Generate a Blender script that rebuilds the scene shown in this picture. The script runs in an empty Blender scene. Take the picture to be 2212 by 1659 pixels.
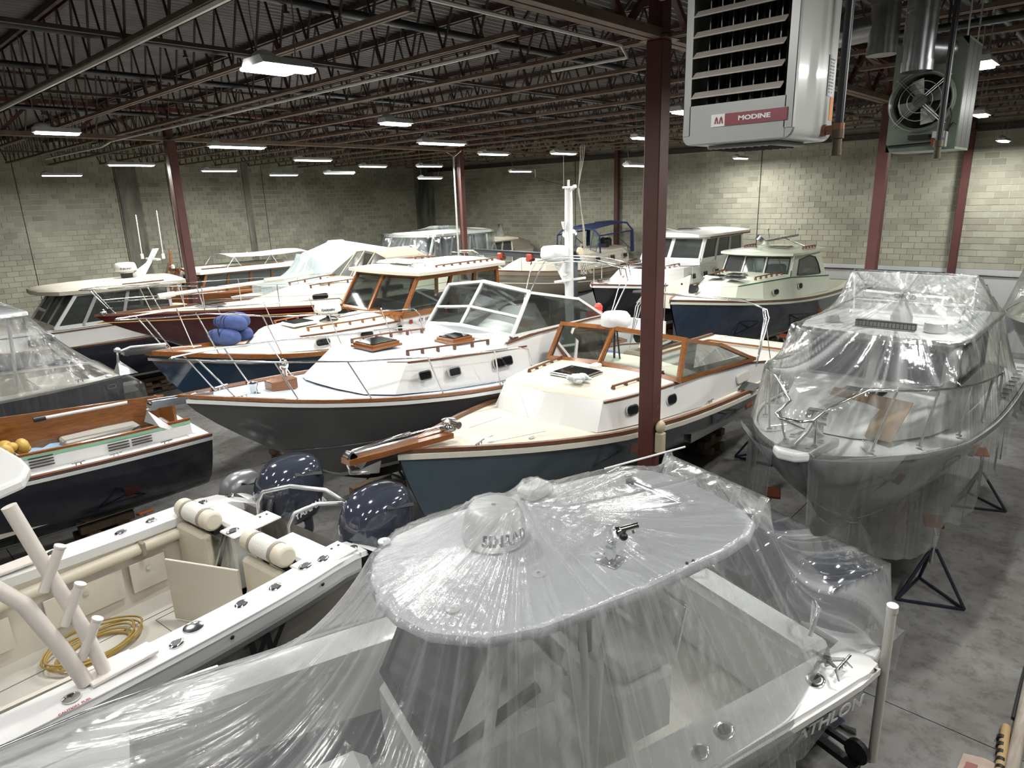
import bpy, bmesh, math, random
import numpy as np
from mathutils import Vector, Matrix
R = math.radians; PI = math.pi
rnd = random.Random(7)
S = bpy.context.scene; COL = S.collection
# ---------------------------------------------------------------- camera
CAMZ = 5.4
def make_camera():
    yaw, pit, roll = -0.756897058, 0.27480825, -0.0328624119
    fw = Vector((math.sin(yaw)*math.cos(pit), math.cos(yaw)*math.cos(pit), -math.sin(pit)))
    r0 = Vector((math.cos(yaw), -math.sin(yaw), 0)); u0 = r0.cross(fw)
    r = r0*math.cos(roll) + u0*math.sin(roll); u = u0*math.cos(roll) - r0*math.sin(roll)
    cd = bpy.data.cameras.new('camera'); c = bpy.data.objects.new('camera', cd); COL.objects.link(c)
    m = Matrix.Identity(4)
    for i in range(3): m[i][0], m[i][1], m[i][2], m[i][3] = r[i], u[i], -fw[i], (0, 0, CAMZ)[i]
    c.matrix_world = m
    cd.sensor_width = 36; cd.lens = 36*1431.05/2212; cd.clip_end = 200; cd.clip_start = 0.05
    S.camera = c
make_camera()
# ---------------------------------------------------------------- world, exposure
W = bpy.data.worlds.new('world'); S.world = W; W.use_nodes = True
W.node_tree.nodes['Background'].inputs[0].default_value = (0.55, 0.6, 0.62, 1)
W.node_tree.nodes['Background'].inputs[1].default_value = 0.05
S.view_settings.view_transform = 'Standard'; S.view_settings.look = 'None'
S.view_settings.gamma = 1; S.view_settings.use_curve_mapping = False
S.view_settings.exposure = 0.8
LAMP_W = 130; LAMP_EMIT = 14
cy = S.cycles
cy.use_denoising = True; cy.transparent_max_bounces = 24; cy.max_bounces = 8; cy.sample_clamp_indirect = 4; cy.caustics_reflective = False; cy.caustics_refractive = False
# ---------------------------------------------------------------- materials
MATS = {}
def mat(name, col, rough=.5, metal=0, noise=None, bump=None, coat=0, emit=None, spec=None, trans=0, scale=(1,1,1), coords='Object', stops=None):
    """noise=(scale, darker colour, contrast) ; bump=(scale, strength)"""
    if name in MATS: return MATS[name]
    m = bpy.data.materials.new(name); m.use_nodes = True; MATS[name] = m
    nt = m.node_tree; n = nt.nodes; L = nt.links; b = n['Principled BSDF']
    b.inputs['Base Color'].default_value = (*col, 1); b.inputs['Roughness'].default_value = rough; b.inputs['Metallic'].default_value = metal
    if coat: b.inputs['Coat Weight'].default_value = coat; b.inputs['Coat Roughness'].default_value = .08
    if spec is not None: b.inputs['Specular IOR Level'].default_value = spec
    if trans: b.inputs['Transmission Weight'].default_value = trans
    if emit: b.inputs['Emission Color'].default_value = (*col, 1); b.inputs['Emission Strength'].default_value = emit
    if noise or bump:
        tc = n.new('ShaderNodeTexCoord'); mp = n.new('ShaderNodeMapping'); mp.inputs['Scale'].default_value = scale
        L.new(tc.outputs[coords], mp.inputs['Vector'])
    if noise:
        nz = n.new('ShaderNodeTexNoise'); nz.inputs['Scale'].default_value = noise[0]; nz.inputs['Detail'].default_value = 6; nz.inputs['Roughness'].default_value = .62
        L.new(mp.outputs[0], nz.inputs['Vector'])
        rp = n.new('ShaderNodeValToRGB'); lo, hi = (noise[2] if len(noise) > 2 else (.35, .65))
        rp.color_ramp.elements[0].position = lo; rp.color_ramp.elements[1].position = hi
        rp.color_ramp.elements[0].color = (*noise[1], 1); rp.color_ramp.elements[1].color = (*col, 1)
        L.new(nz.outputs['Fac'], rp.inputs[0]); L.new(rp.outputs[0], b.inputs['Base Color'])
    if bump:
        nb = n.new('ShaderNodeTexNoise'); nb.inputs['Scale'].default_value = bump[0]; nb.inputs['Detail'].default_value = 3
        L.new(mp.outputs[0], nb.inputs['Vector'])
        bp = n.new('ShaderNodeBump'); bp.inputs['Strength'].default_value = bump[1]; bp.inputs['Distance'].default_value = .01
        L.new(nb.outputs['Fac'], bp.inputs['Height']); L.new(bp.outputs[0], b.inputs['Normal'])
    return m
def wood(name, light, dark, rough=.22, sc=(1.2, 14, 14), coat=.6):
    return mat(name, light, rough, noise=(3, dark, (.3, .72)), coat=coat, scale=sc)
def glass(name, tint=(.75, .82, .8), alpha=.25, rough=.03, refl=.9):
    if name in MATS: return MATS[name]
    m = bpy.data.materials.new(name); m.use_nodes = True; MATS[name] = m
    nt = m.node_tree; n = nt.nodes; L = nt.links; n.clear()
    o = n.new('ShaderNodeOutputMaterial'); t = n.new('ShaderNodeBsdfTransparent'); t.inputs[0].default_value = (*tint, 1)
    g = n.new('ShaderNodeBsdfGlossy'); g.inputs['Roughness'].default_value = rough
    d = n.new('ShaderNodeBsdfDiffuse'); d.inputs[0].default_value = (.35, .38, .37, 1)
    f = n.new('ShaderNodeFresnel'); f.inputs[0].default_value = 1.5
    mm = n.new('ShaderNodeMath'); mm.operation = 'MULTIPLY'; mm.inputs[1].default_value = refl
    L.new(f.outputs[0], mm.inputs[0])
    m1 = n.new('ShaderNodeMixShader'); m1.inputs[0].default_value = alpha; L.new(t.outputs[0], m1.inputs[1]); L.new(d.outputs[0], m1.inputs[2])
    m2 = n.new('ShaderNodeMixShader'); L.new(mm.outputs[0], m2.inputs[0]); L.new(m1.outputs[0], m2.inputs[1]); L.new(g.outputs[0], m2.inputs[2])
    L.new(m2.outputs[0], o.inputs[0]); return m
def film(name, haze=.22, glossy=.5, ws=(60, 2.2), bumpd=.02, tint=(.93, .95, .95), rough=.13, white=(.86, .88, .89)):
    """clear plastic sheet: uv.x runs across the wrinkles, uv.y along them; 'fold' raises the milky part"""
    if name in MATS: return MATS[name]
    m = bpy.data.materials.new(name); m.use_nodes = True; MATS[name] = m
    nt = m.node_tree; n = nt.nodes; L = nt.links; n.clear()
    o = n.new('ShaderNodeOutputMaterial')
    uv = n.new('ShaderNodeUVMap'); uv.uv_map = 'UVMap'
    def nz(sc, det=3, dist=0.):
        mp = n.new('ShaderNodeMapping'); mp.inputs['Scale'].default_value = (sc[0], sc[1], 1); L.new(uv.outputs[0], mp.inputs[0])
        t = n.new('ShaderNodeTexNoise'); t.inputs['Scale'].default_value = 1; t.inputs['Detail'].default_value = det; t.inputs['Distortion'].default_value = dist
        L.new(mp.outputs[0], t.inputs['Vector']); return t.outputs['Fac']
    a = nz(ws, 4, .35); c = nz((ws[0]*.28, ws[1]*.55), 2, .2); tc = n.new('ShaderNodeTexCoord')
    f3 = n.new('ShaderNodeTexNoise'); f3.inputs['Scale'].default_value = 9; f3.inputs['Detail'].default_value = 3; L.new(tc.outputs['Object'], f3.inputs['Vector'])
    def math_(op, x, y):
        q = n.new('ShaderNodeMath'); q.operation = op
        for i, v in enumerate((x, y)):
            if isinstance(v, (int, float)): q.inputs[i].default_value = v
            else: L.new(v, q.inputs[i])
        return q.outputs[0]
    h = math_('ADD', math_('MULTIPLY', a, .55), math_('ADD', math_('MULTIPLY', c, 1.3), math_('MULTIPLY', f3.outputs['Fac'], .35)))
    bp = n.new('ShaderNodeBump'); bp.inputs['Strength'].default_value = 1; bp.inputs['Distance'].default_value = bumpd; L.new(h, bp.inputs['Height'])
    # milky streaks
    rp = n.new('ShaderNodeValToRGB'); rp.color_ramp.elements[0].position = .52; rp.color_ramp.elements[1].position = .72
    L.new(a, rp.inputs[0])
    at = n.new('ShaderNodeAttribute'); at.attribute_name = 'fold'
    hz = math_('ADD', math_('MULTIPLY', rp.outputs[0], haze*.9), math_('ADD', haze, math_('MULTIPLY', at.outputs['Fac'], .45)))
    hz = math_('MAXIMUM', math_('MINIMUM', hz, .92), .02)
    t = n.new('ShaderNodeBsdfTransparent'); t.inputs[0].default_value = (*tint, 1)
    d = n.new('ShaderNodeBsdfDiffuse'); d.inputs[0].default_value = (*white, 1); L.new(bp.outputs[0], d.inputs['Normal'])
    tl = n.new('ShaderNodeBsdfTranslucent'); tl.inputs[0].default_value = (*white, 1); L.new(bp.outputs[0], tl.inputs['Normal'])
    md = n.new('ShaderNodeMixShader'); md.inputs[0].default_value = .42; L.new(d.outputs[0], md.inputs[1]); L.new(tl.outputs[0], md.inputs[2])
    m1 = n.new('ShaderNodeMixShader'); L.new(hz, m1.inputs[0]); L.new(t.outputs[0], m1.inputs[1]); L.new(md.outputs[0], m1.inputs[2])
    g = n.new('ShaderNodeBsdfGlossy'); g.inputs['Roughness'].default_value = rough; L.new(bp.outputs[0], g.inputs['Normal'])
    fr = n.new('ShaderNodeLayerWeight'); fr.inputs[0].default_value = .42; L.new(bp.outputs[0], fr.inputs['Normal'])
    m2 = n.new('ShaderNodeMixShader'); L.new(math_('MULTIPLY', fr.outputs['Fresnel'], glossy), m2.inputs[0]); L.new(m1.outputs[0], m2.inputs[1]); L.new(g.outputs[0], m2.inputs[2])
    L.new(m2.outputs[0], o.inputs[0]); return m
# ---------------------------------------------------------------- mesh builder
def V(*a): return Vector(a if len(a) > 1 else a[0])
class MB:
    def __init__(s): s.v = []; s.f = []; s.m = []; s.cur = 0
    def mat(s, i): s.cur = i; return s
    def add(s, vs, fs):
        o = len(s.v); s.v += [tuple(p) for p in vs]
        for f in fs: s.f.append(tuple(o+i for i in f)); s.m.append(s.cur)
        return s
    def box(s, c, d, rz=0, mtx=None, ch=0):
        x, y, z = d[0]/2, d[1]/2, d[2]/2
        if ch:
            ps = []; k = ch
            for sx in (-1, 1):
                for sy in (-1, 1):
                    for sz in (-1, 1):
                        ps += [(sx*(x-k), sy*(y-k), sz*z), (sx*(x-k), sy*y, sz*(z-k)), (sx*x, sy*(y-k), sz*(z-k))]
            bm = bmesh.new(); vv = [bm.verts.new(p) for p in ps]; bmesh.ops.convex_hull(bm, input=vv)
            bmesh.ops.dissolve_limit(bm, angle_limit=.02, verts=bm.verts, edges=bm.edges)
            bm.verts.index_update(); ps = [v.co.copy() for v in bm.verts]; fs = [[v.index for v in f.verts] for f in bm.faces]; bm.free()
        else:
            ps = [(sx*x, sy*y, sz*z) for sx in (-1, 1) for sy in (-1, 1) for sz in (-1, 1)]
            fs = [(0,1,3,2),(4,6,7,5),(0,4,5,1),(2,3,7,6),(0,2,6,4),(1,5,7,3)]
        if mtx is None: mtx = Matrix.Rotation(rz, 3, 'Z')
        return s.add([Vector(c) + mtx @ Vector(p) for p in ps], fs)
    def bar(s, a, b, w, h=None, up=(0,0,1), ch=0, ext=0):
        a, b = Vector(a), Vector(b); h = h or w; d = (b-a); l = d.length
        if l < 1e-6: return s
        d /= l; up = Vector(up)
        if abs(d.dot(up)) > .98: up = Vector((1,0,0)) if abs(d.x) < .9 else Vector((0,1,0))
        y = up.cross(d).normalized(); z = d.cross(y)
        m = Matrix((d, y, z)).transposed()
        return s.box((a+b)/2, (l+2*ext, w, h), mtx=m, ch=ch)
    def cyl(s, a, b, r0, r1=None, n=12, caps=True):
        a, b = Vector(a), Vector(b); r1 = r0 if r1 is None else r1
        d = (b-a).normalized(); t = Vector((0,0,1)) if abs(d.z) < .9 else Vector((1,0,0))
        x = t.cross(d).normalized(); y = d.cross(x)
        vs = [a + (x*math.cos(2*PI*i/n) + y*math.sin(2*PI*i/n))*r0 for i in range(n)] + [b + (x*math.cos(2*PI*i/n) + y*math.sin(2*PI*i/n))*r1 for i in range(n)]
        fs = [(i, (i+1) % n, n+(i+1) % n, n+i) for i in range(n)]
        if caps: fs += [tuple(range(n-1, -1, -1)), tuple(range(n, 2*n))]
        return s.add(vs, fs)
    def tube(s, pts, r, n=8, closed=False, caps=True):
        P = [Vector(p) for p in pts]; N = len(P); rings = []; prev = None
        rr = r if isinstance(r, (list, tuple)) else [r]*N
        for i in range(N):
            if closed: d = P[(i+1) % N] - P[i-1]
            else: d = P[min(i+1, N-1)] - P[max(i-1, 0)]
            d.normalize()
            if prev is None:
                t = Vector((0,0,1)) if abs(d.z) < .9 else Vector((1,0,0)); x = t.cross(d).normalized()
            else:
                x = prev - d*prev.dot(d)
                x = x.normalized() if x.length > 1e-5 else Vector((1,0,0))
            prev = x; y = d.cross(x)
            rings.append([P[i] + (x*math.cos(2*PI*k/n) + y*math.sin(2*PI*k/n))*rr[i] for k in range(n)])
        vs = [p for q in rings for p in q]; fs = []
        for i in range(N if closed else N-1):
            j = (i+1) % N
            for k in range(n): fs.append((i*n+k, i*n+(k+1) % n, j*n+(k+1) % n, j*n+k))
        if caps and not closed: fs += [tuple(range(n-1, -1, -1)), tuple((N-1)*n+k for k in range(n))]
        return s.add(vs, fs)
    def lathe(s, prof, c=(0,0,0), n=24, mtx=None, a0=0, a1=2*PI):
        c = Vector(c); full = abs(a1-a0-2*PI) < 1e-4; vs = []; K = n if full else n+1
        for r, z in prof:
            for i in range(K):
                a = a0 + (a1-a0)*i/n; p = Vector((r*math.cos(a), r*math.sin(a), z)); vs.append(c + (mtx @ p if mtx else p))
        fs = []
        for j in range(len(prof)-1):
            for i in range(n):
                k = (i+1) % K
                fs.append((j*K+i, j*K+k, (j+1)*K+k, (j+1)*K+i))
        if full:
            if prof[0][0] > 1e-5: fs.append(tuple(range(n-1, -1, -1)))
            if prof[-1][0] > 1e-5: fs.append(tuple((len(prof)-1)*n+i for i in range(n)))
        return s.add(vs, fs)
    def grid(s, rows, close_u=False, close_v=False):
        nu = len(rows); nv = len(rows[0]); vs = [p for r in rows for p in r]; fs = []
        for i in range(nu if close_u else nu-1):
            for j in range(nv if close_v else nv-1):
                a, b = (i+1) % nu, (j+1) % nv
                fs.append((i*nv+j, i*nv+b, a*nv+b, a*nv+j))
        return s.add(vs, fs)
    def poly(s, pts): return s.add(pts, [tuple(range(len(pts)))])
    def slab(s, pts, t, d=(0,0,1)):
        """polygon extruded by t along d"""
        d = Vector(d)*t; n = len(pts); vs = [Vector(p) for p in pts] + [Vector(p)+d for p in pts]
        fs = [tuple(range(n-1, -1, -1)), tuple(range(n, 2*n))] + [(i, (i+1) % n, n+(i+1) % n, n+i) for i in range(n)]
        return s.add(vs, fs)
    def ell(s, c, r, n=16, m=10, mtx=None, zmin=-1, sq=1.):
        c = Vector(c); rows = []
        for j in range(m+1):
            t = math.asin(max(-1, zmin)) + (PI/2 - math.asin(max(-1, zmin)))*j/m
            row = []
            for i in range(n):
                a = 2*PI*i/n; ca, sa = math.cos(a), math.sin(a)
                f = lambda q: math.copysign(abs(q)**sq, q)
                p = Vector((r[0]*math.cos(t)**sq*f(ca) if math.cos(t) > 0 else 0, r[1]*max(math.cos(t), 0)**sq*f(sa), r[2]*f(math.sin(t))))
                row.append(c + (mtx @ p if mtx else p))
            rows.append(row)
        return s.grid(rows, close_v=True)
    def build(s, name, mats, parent=None, smooth=None, kind=None, uv=None, bevel=None, sub=0, attrs=None):
        me = bpy.data.meshes.new(name); me.from_pydata(s.v, [], s.f)
        for m in (mats if isinstance(mats, (list, tuple)) else [mats]): me.materials.append(m)
        if any(s.m): me.polygons.foreach_set('material_index', s.m)
        bm = bmesh.new(); bm.from_mesh(me); 
        bmesh.ops.recalc_face_normals(bm, faces=bm.faces); bm.to_mesh(me); bm.free()
        if smooth is not None:
            me.polygons.foreach_set('use_smooth', [True]*len(me.polygons))
            try: me.set_sharp_from_angle(angle=R(smooth))
            except Exception: pass
        if uv is not None:
            ul = me.uv_layers.new(name='UVMap'); li = np.zeros(len(me.loops), dtype=np.int32); me.loops.foreach_get('vertex_index', li)
            ul.data.foreach_set('uv', np.asarray(uv, dtype=np.float32)[li].ravel())
        for k, arr in (attrs or {}).items():
            a = me.attributes.new(k, 'FLOAT', 'POINT'); a.data.foreach_set('value', np.asarray(arr, dtype=np.float32))
        o = bpy.data.objects.new(name, me); COL.objects.link(o)
        if parent is not None: o.parent = parent
        if kind: o['kind'] = kind
        if bevel:
            b = o.modifiers.new('bevel', 'BEVEL'); b.width = bevel; b.segments = 2; b.limit_method = 'ANGLE'; b.angle_limit = R(40)
        if sub:
            q = o.modifiers.new('subdivision', 'SUBSURF'); q.levels = sub; q.render_levels = sub
        return o
def tag(o, label, cat, group=None, kind=None):
    o['label'] = label; o['category'] = cat
    if group: o['group'] = group
    if kind: o['kind'] = kind
    return o
def thing(name, label, cat, loc=(0,0,0), rz=0, group=None):
    o = bpy.data.objects.new(name, None); COL.objects.link(o); o.location = loc; o.rotation_euler = (0,0,rz); o.empty_display_size = .1
    return tag(o, label, cat, group)
def copy_thing(r, loc=None, rz=None, label=None):
    c = r.copy(); COL.objects.link(c)
    if loc is not None: c.location = loc
    if rz is not None: c.rotation_euler = (0,0,rz)
    if label: c['label'] = label
    for ch in list(r.children):
        d = ch.copy(); COL.objects.link(d); d.parent = c
        for g in list(ch.children):
            e = g.copy(); COL.objects.link(e); e.parent = d
    return c
def struct(o): o['kind'] = 'structure'; return o
def text(body, size, m, parent, loc, rot, name='lettering', depth=.002, bold=0, align='CENTER', sx=1, shear=0):
    """lettering as a mesh; rot is a 3x3 matrix whose columns are right, up and outward"""
    cu = bpy.data.curves.new('t', 'FONT'); cu.body = body; cu.size = size; cu.align_x = align; cu.align_y = 'CENTER'; cu.extrude = depth; cu.offset = bold; cu.shear = shear; cu.resolution_u = 3
    to = bpy.data.objects.new('t', cu); COL.objects.link(to); bpy.context.view_layer.update()
    me = bpy.data.meshes.new_from_object(to.evaluated_get(bpy.context.evaluated_depsgraph_get())); bpy.data.objects.remove(to)
    me.name = name; me.materials.clear(); me.materials.append(m)
    o = bpy.data.objects.new(name, me); COL.objects.link(o); o.parent = parent
    mm = rot.to_4x4() @ Matrix.Diagonal((sx, 1, 1, 1)); mm.translation = Vector(loc); o.matrix_local = mm
    return o
def frame3(right, up):
    r = Vector(right).normalized(); u = Vector(up); u = (u - r*u.dot(r)).normalized(); n = r.cross(u)
    return Matrix((r, u, n)).transposed()
# colours
white = mat('white_gelcoat', (.70, .70, .69), .28, coat=.3)
white_mat = mat('white_nonskid', (.68, .68, .68), .55, bump=(180, .25))
cream = mat('cream_gelcoat', (.68, .65, .55), .3, coat=.3)
cream_deck = mat('cream_nonskid', (.57, .535, .43), .6, noise=(2, (.52, .485, .39)), bump=(160, .25))
beige = mat('beige_gelcoat', (.60, .565, .485), .35, coat=.2)
steel = mat('stainless', (.78, .79, .80), .14, 1)
steel2 = mat('brushed_steel', (.62, .63, .64), .35, 1)
alum = mat('white_pipe', (.76, .74, .70), .4)
black = mat('black_plastic', (.012, .012, .014), .4)
rubber = mat('black_rubber', (.02, .02, .02), .7)
dark = mat('dark_interior', (.035, .034, .032), .8)
red_steel = mat('red_oxide_steel', (.090, .026, .022), .5, noise=(3, (.072, .021, .018)))
brown_steel = mat('brown_primer_steel', (.052, .031, .025), .6, noise=(5, (.034, .021, .018)))
joist_steel = mat('joist_primer_steel', (.050, .024, .020), .6, noise=(4, (.034, .017, .015)))
tan_steel = mat('dusty_chord_steel', (.15, .098, .070), .65, noise=(6, (.10, .065, .046)))
pipe_black = mat('black_iron_pipe', (.018, .018, .022), .35)
galv = mat('galvanised_duct', (.36, .37, .38), .32, .9, noise=(6, (.24, .25, .26)))
teak = wood('varnished_teak', (.30, .115, .028), (.17, .055, .014))
teak_d = wood('oiled_teak', (.17, .068, .03), (.10, .04, .018), .5, coat=.1)
paint_black = mat('black_bottom_paint', (.012, .012, .013), .55)
wglass = glass('clear_window', (.86, .90, .88), .035)
dglass = glass('dim_window', (.34, .38, .38), .12)
sglass = mat('smoked_glass', (.008, .009, .010), .06, spec=.6)
# ================================================================ the hall
WY = 26.5; WX = -31.7; DECK = 8.05; JB = 7.15
concrete = mat('concrete_floor', (.165, .165, .157), .55, noise=(1.1, (.105, .10, .092), (.36, .58)), bump=(30, .15))
def floor_mat(m):
    nt = m.node_tree; n = nt.nodes; L = nt.links; b = n['Principled BSDF']
    old = b.inputs['Base Color'].links[0].from_socket
    tc = [x for x in n if x.type == 'TEX_COORD'][0]
    t = n.new('ShaderNodeTexNoise'); t.inputs['Scale'].default_value = 5.5; t.inputs['Detail'].default_value = 8; t.inputs['Roughness'].default_value = .75; L.new(tc.outputs['Object'], t.inputs['Vector'])
    r = n.new('ShaderNodeValToRGB'); r.color_ramp.elements[0].position = .36; r.color_ramp.elements[1].position = .52
    r.color_ramp.elements[0].color = (.42, .40, .37, 1); r.color_ramp.elements[1].color = (1, 1, 1, 1); L.new(t.outputs['Fac'], r.inputs[0])
    x = n.new('ShaderNodeMix'); x.data_type = 'RGBA'; x.blend_type = 'MULTIPLY'; x.inputs[0].default_value = .75
    L.new(old, x.inputs[6]); L.new(r.outputs[0], x.inputs[7]); L.new(x.outputs[2], b.inputs['Base Color'])
floor_mat(concrete)
# floor slabs with real joints
fb = MB()
struct(MB().box((-12, 8, -.16), (40, 38, .3)).build('floor', mat('joint_dirt', (.03, .03, .028), .9)))
floor = bpy.data.objects['floor']
xs = [-31.9, -28, -23, -18, -13.2, -8.4, -3.6, 1.2, 8]; ys = [-10.8, -5, .2, 5.15, 10.1, 7.06+10, 22, 26.9]
ys = [-10.8, -4.2, 1.4, 7.04, 12.7, 18.3, 24, 26.9]
for i in range(len(xs)-1):
    for j in range(len(ys)-1):
        a, b, c, d = xs[i]+.006, xs[i+1]-.006, ys[j]+.006, ys[j+1]-.006
        MB().box(((a+b)/2, (c+d)/2, -.01), (b-a, d-c, .02)).build('floor_slab', concrete, floor)
# walls
blockm = mat('grey_block', (.20, .20, .155), .85, bump=(60, .3))
def block_variation(m, attr):
    nt = m.node_tree; n = nt.nodes; L = nt.links; b = n['Principled BSDF']
    if attr: src = n.new('ShaderNodeAttribute'); src.attribute_name = 'tint'; s = src.outputs['Fac']
    else: src = n.new('ShaderNodeObjectInfo'); s = src.outputs['Random']
    r = n.new('ShaderNodeValToRGB'); e = r.color_ramp.elements
    e[0].color = (.27, .268, .215, 1); e[1].color = (.38, .38, .305, 1); e[0].position = 0; e[1].position = 1
    q = e.new(.16); q.color = (.31, .307, .245, 1); q = e.new(.5); q.color = (.345, .343, .275, 1)
    L.new(s, r.inputs[0])
    g = n.new('ShaderNodeNewGeometry'); t = n.new('ShaderNodeTexNoise'); t.inputs['Scale'].default_value = .55; t.inputs['Detail'].default_value = 5; L.new(g.outputs['Position'], t.inputs['Vector'])
    r2 = n.new('ShaderNodeValToRGB'); r2.color_ramp.elements[0].color = (.80, .79, .77, 1); r2.color_ramp.elements[1].color = (1.12, 1.12, 1.08, 1); r2.color_ramp.elements[0].position = .33; r2.color_ramp.elements[1].position = .66
    L.new(t.outputs['Fac'], r2.inputs[0])
    x = n.new('ShaderNodeMix'); x.data_type = 'RGBA'; x.blend_type = 'MULTIPLY'; x.inputs[0].default_value = 1; L.new(r.outputs[0], x.inputs[6]); L.new(r2.outputs[0], x.inputs[7]); L.new(x.outputs[2], b.inputs['Base Color'])
block_variation(blockm, False)
block_mass = mat('grey_block_course', (.2, .2, .155), .85, bump=(60, .3)); block_variation(block_mass, True)
mortar = mat('mortar', (.60, .60, .49), .9, noise=(.5, (.34, .34, .275), (.42, .58)))
wpaint = mat('white_wall_paint', (.50, .52, .51), .7)
wr = struct(MB().box(((WX+8)/2, WY+.16, 4.4), (8-WX, .3, 8.8)).build('wall_right', mortar))
wl = struct(MB().box((WX-.16, 8, 4.4), (.3, 38, 8.8)).build('wall_left', mortar))
struct(MB().box((8.15, 8, 4.4), (.3, 38, 8.8)).build('wall_near', blockm))
struct(MB().box((-12, -11, 4.4), (40, .3, 8.8)).build('wall_behind', blockm))
BAND = 2.64; CH = .2032; BW = .4064; JT = .016
singles = []; mass = MB(); tints = []
for k in range(26):
    z = BAND + CH*(k+.5)
    x = 7.9 - (BW/2 if k % 2 else 0)
    while x > WX+.25:
        c = (x-BW/2, WY+.009+rnd.uniform(-.002, .002), z)
        if -10.2 < c[0] < -2.45 and z < 7.0 and len(singles) < 300: singles.append(c)
        else:
            mass.box(c, (BW-JT, .03, CH-JT)); tints += [rnd.random()]*8
        x -= BW
b0 = None
for c in singles:
    if b0 is None: b0 = MB().box((0,0,0), (BW-JT, .03, CH-JT)).build('block', blockm, wr); o = b0
    else: o = b0.copy(); COL.objects.link(o)
    o.location = c; o.parent = wr
mass.build('block_courses', block_mass, wr, kind='stuff', attrs={'tint': tints})
mass = MB(); tints = []
for k in range(37):
    z = .4 + CH*(k+.5)
    y = WY-.05 - (BW/2 if k % 2 else 0)
    while y > -3:
        mass.box((WX+rnd.uniform(-.002, .002), y-BW/2, z), (.03, BW-JT, CH-JT)); tints += [rnd.random()]*8
        y -= BW
mass.build('block_courses', block_mass, wl, kind='stuff', attrs={'tint': tints})
MB().box(((WX+8)/2, WY-.01, BAND/2), (8-WX-.02, .04, BAND-.01)).build('white_dado', wpaint, wr)
# movement joints, corner pilaster
dj = mat('dark_joint', (.035, .033, .03), .9)
for x, w in ((-11.3, .03), (-20.4, .025)): MB().box((x, WY-.008, 4.9), (w, .03, 4.4)).build('movement_joint', dj, wr)
for y in (6.47, 12.0, 16.4, 9.9): MB().box((WX+.02, y, 3.8), (.012, .025, 7)).build('movement_joint', dj, wl)
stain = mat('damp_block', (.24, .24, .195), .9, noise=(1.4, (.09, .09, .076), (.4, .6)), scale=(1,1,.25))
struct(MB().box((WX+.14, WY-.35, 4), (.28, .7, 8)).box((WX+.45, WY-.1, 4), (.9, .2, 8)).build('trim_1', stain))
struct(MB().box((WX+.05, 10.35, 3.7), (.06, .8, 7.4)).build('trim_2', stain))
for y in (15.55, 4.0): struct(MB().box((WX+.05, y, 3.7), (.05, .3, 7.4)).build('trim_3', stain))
# ledger beam, pipe along the right wall
tag(MB().bar((-31, WY-.14, 7.02), (7, WY-.14, 7.02), .2, .17).build('ledger_beam', brown_steel), 'dark steel ledger beam running along the top of the right block wall', 'beam')
tag(MB().tube([(-9.5, WY-.06, 2.47), (-4.7, WY-.06, 2.47), (-4.62, WY-.06, 2.36), (-4.4, WY-.06, 2.36), (-4.3, WY-.06, 2.44), (7, WY-.06, 2.44)], .025, 6).build('wall_pipe', pipe_black), 'thin dark pipe running along the white band of the right wall', 'pipe')
# roof deck
deckm = mat('steel_roof_deck', (.125, .115, .115), .5, .25, noise=(2.5, (.085, .078, .078)))
rows = [[], []]
x = WX
while x < 8:
    for dx, dz in ((0, 0), (.03, .038), (.09, .038), (.12, 0)):
        rows[0].append((x+dx, -11, DECK+dz)); rows[1].append((x+dx, WY, DECK+dz))
    x += .152
cl = struct(MB().grid(rows).build('ceiling', deckm))
MB().box((-12, 8, DECK+.12), (40.2, 38.2, .12)).build('roof_board', dark, cl)
# girders
GX = [-4.63, -19.7]
def girder(x, y0, y1, lab):
    t = thing('roof_girder', lab, 'girder', (x, 0, 0))
    for z, nm in ((JB+.05, 'bottom_chord'), (DECK-.12, 'top_chord')):
        MB().box((-.07, (y0+y1)/2, z), (.11, y1-y0, .1)).box((.07, (y0+y1)/2, z), (.11, y1-y0, .1)).build(nm, tan_steel if nm[0] == 'b' else red_steel, t)
    web = MB(); y = y0; k = 0
    while y < y1-.7:
        a, b = (JB+.05, DECK-.12) if k % 2 else (DECK-.12, JB+.05)
        MB().bar((0, y, a), (0, y+.76, b), .07, .07).build('web_member', red_steel, t); y += .76; k += 1
    return t
girder(GX[0], -9, WY-.2, 'roof girder of paired angles crossing above the nearest red column')
girder(GX[1], -9, WY-.2, 'roof girder crossing above the far left red column')
# bar joists
def joist(y, x0, x1, lab, tie):
    t = thing('bar_joist', lab, 'joist', (0, y, 0), group=None)
    d = 0 if tie else .9
    MB().bar((x0+.1, -.05, DECK-.05), (x1-.1, -.05, DECK-.05), .05, .07).bar((x0+.1, .05, DECK-.05), (x1-.1, .05, DECK-.05), .05, .07).build('top_chord', joist_steel, t)
    MB().bar((x0+d, -.035, JB+.03), (x1-d, -.035, JB+.03), .045, .05).bar((x0+d, .035, JB+.03), (x1-d, .035, JB+.03), .045, .05).build('bottom_chord', tan_steel, t)
    w = MB(); n = round((x1-x0-1.8)/.62); s = (x1-x0-1.8)/n
    for i in range(n):
        a = x0+.9+i*s
        w.bar((a, 0, JB+.05), (a+s*.55, 0, DECK-.07), .022).bar((a+s*.55, 0, DECK-.07), (a+s, 0, JB+.05), .022)
    w.bar((x0+.1, 0, DECK-.1), (x0+.9, 0, JB+.05), .03).bar((x1-.1, 0, DECK-.1), (x1-.9, 0, JB+.05), .03)
    w.build('web', brown_steel, t, kind='stuff')
    return t
ORD = 'first second third fourth fifth sixth seventh eighth ninth tenth eleventh twelfth thirteenth fourteenth fifteenth sixteenth'.split()
k = 0
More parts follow.
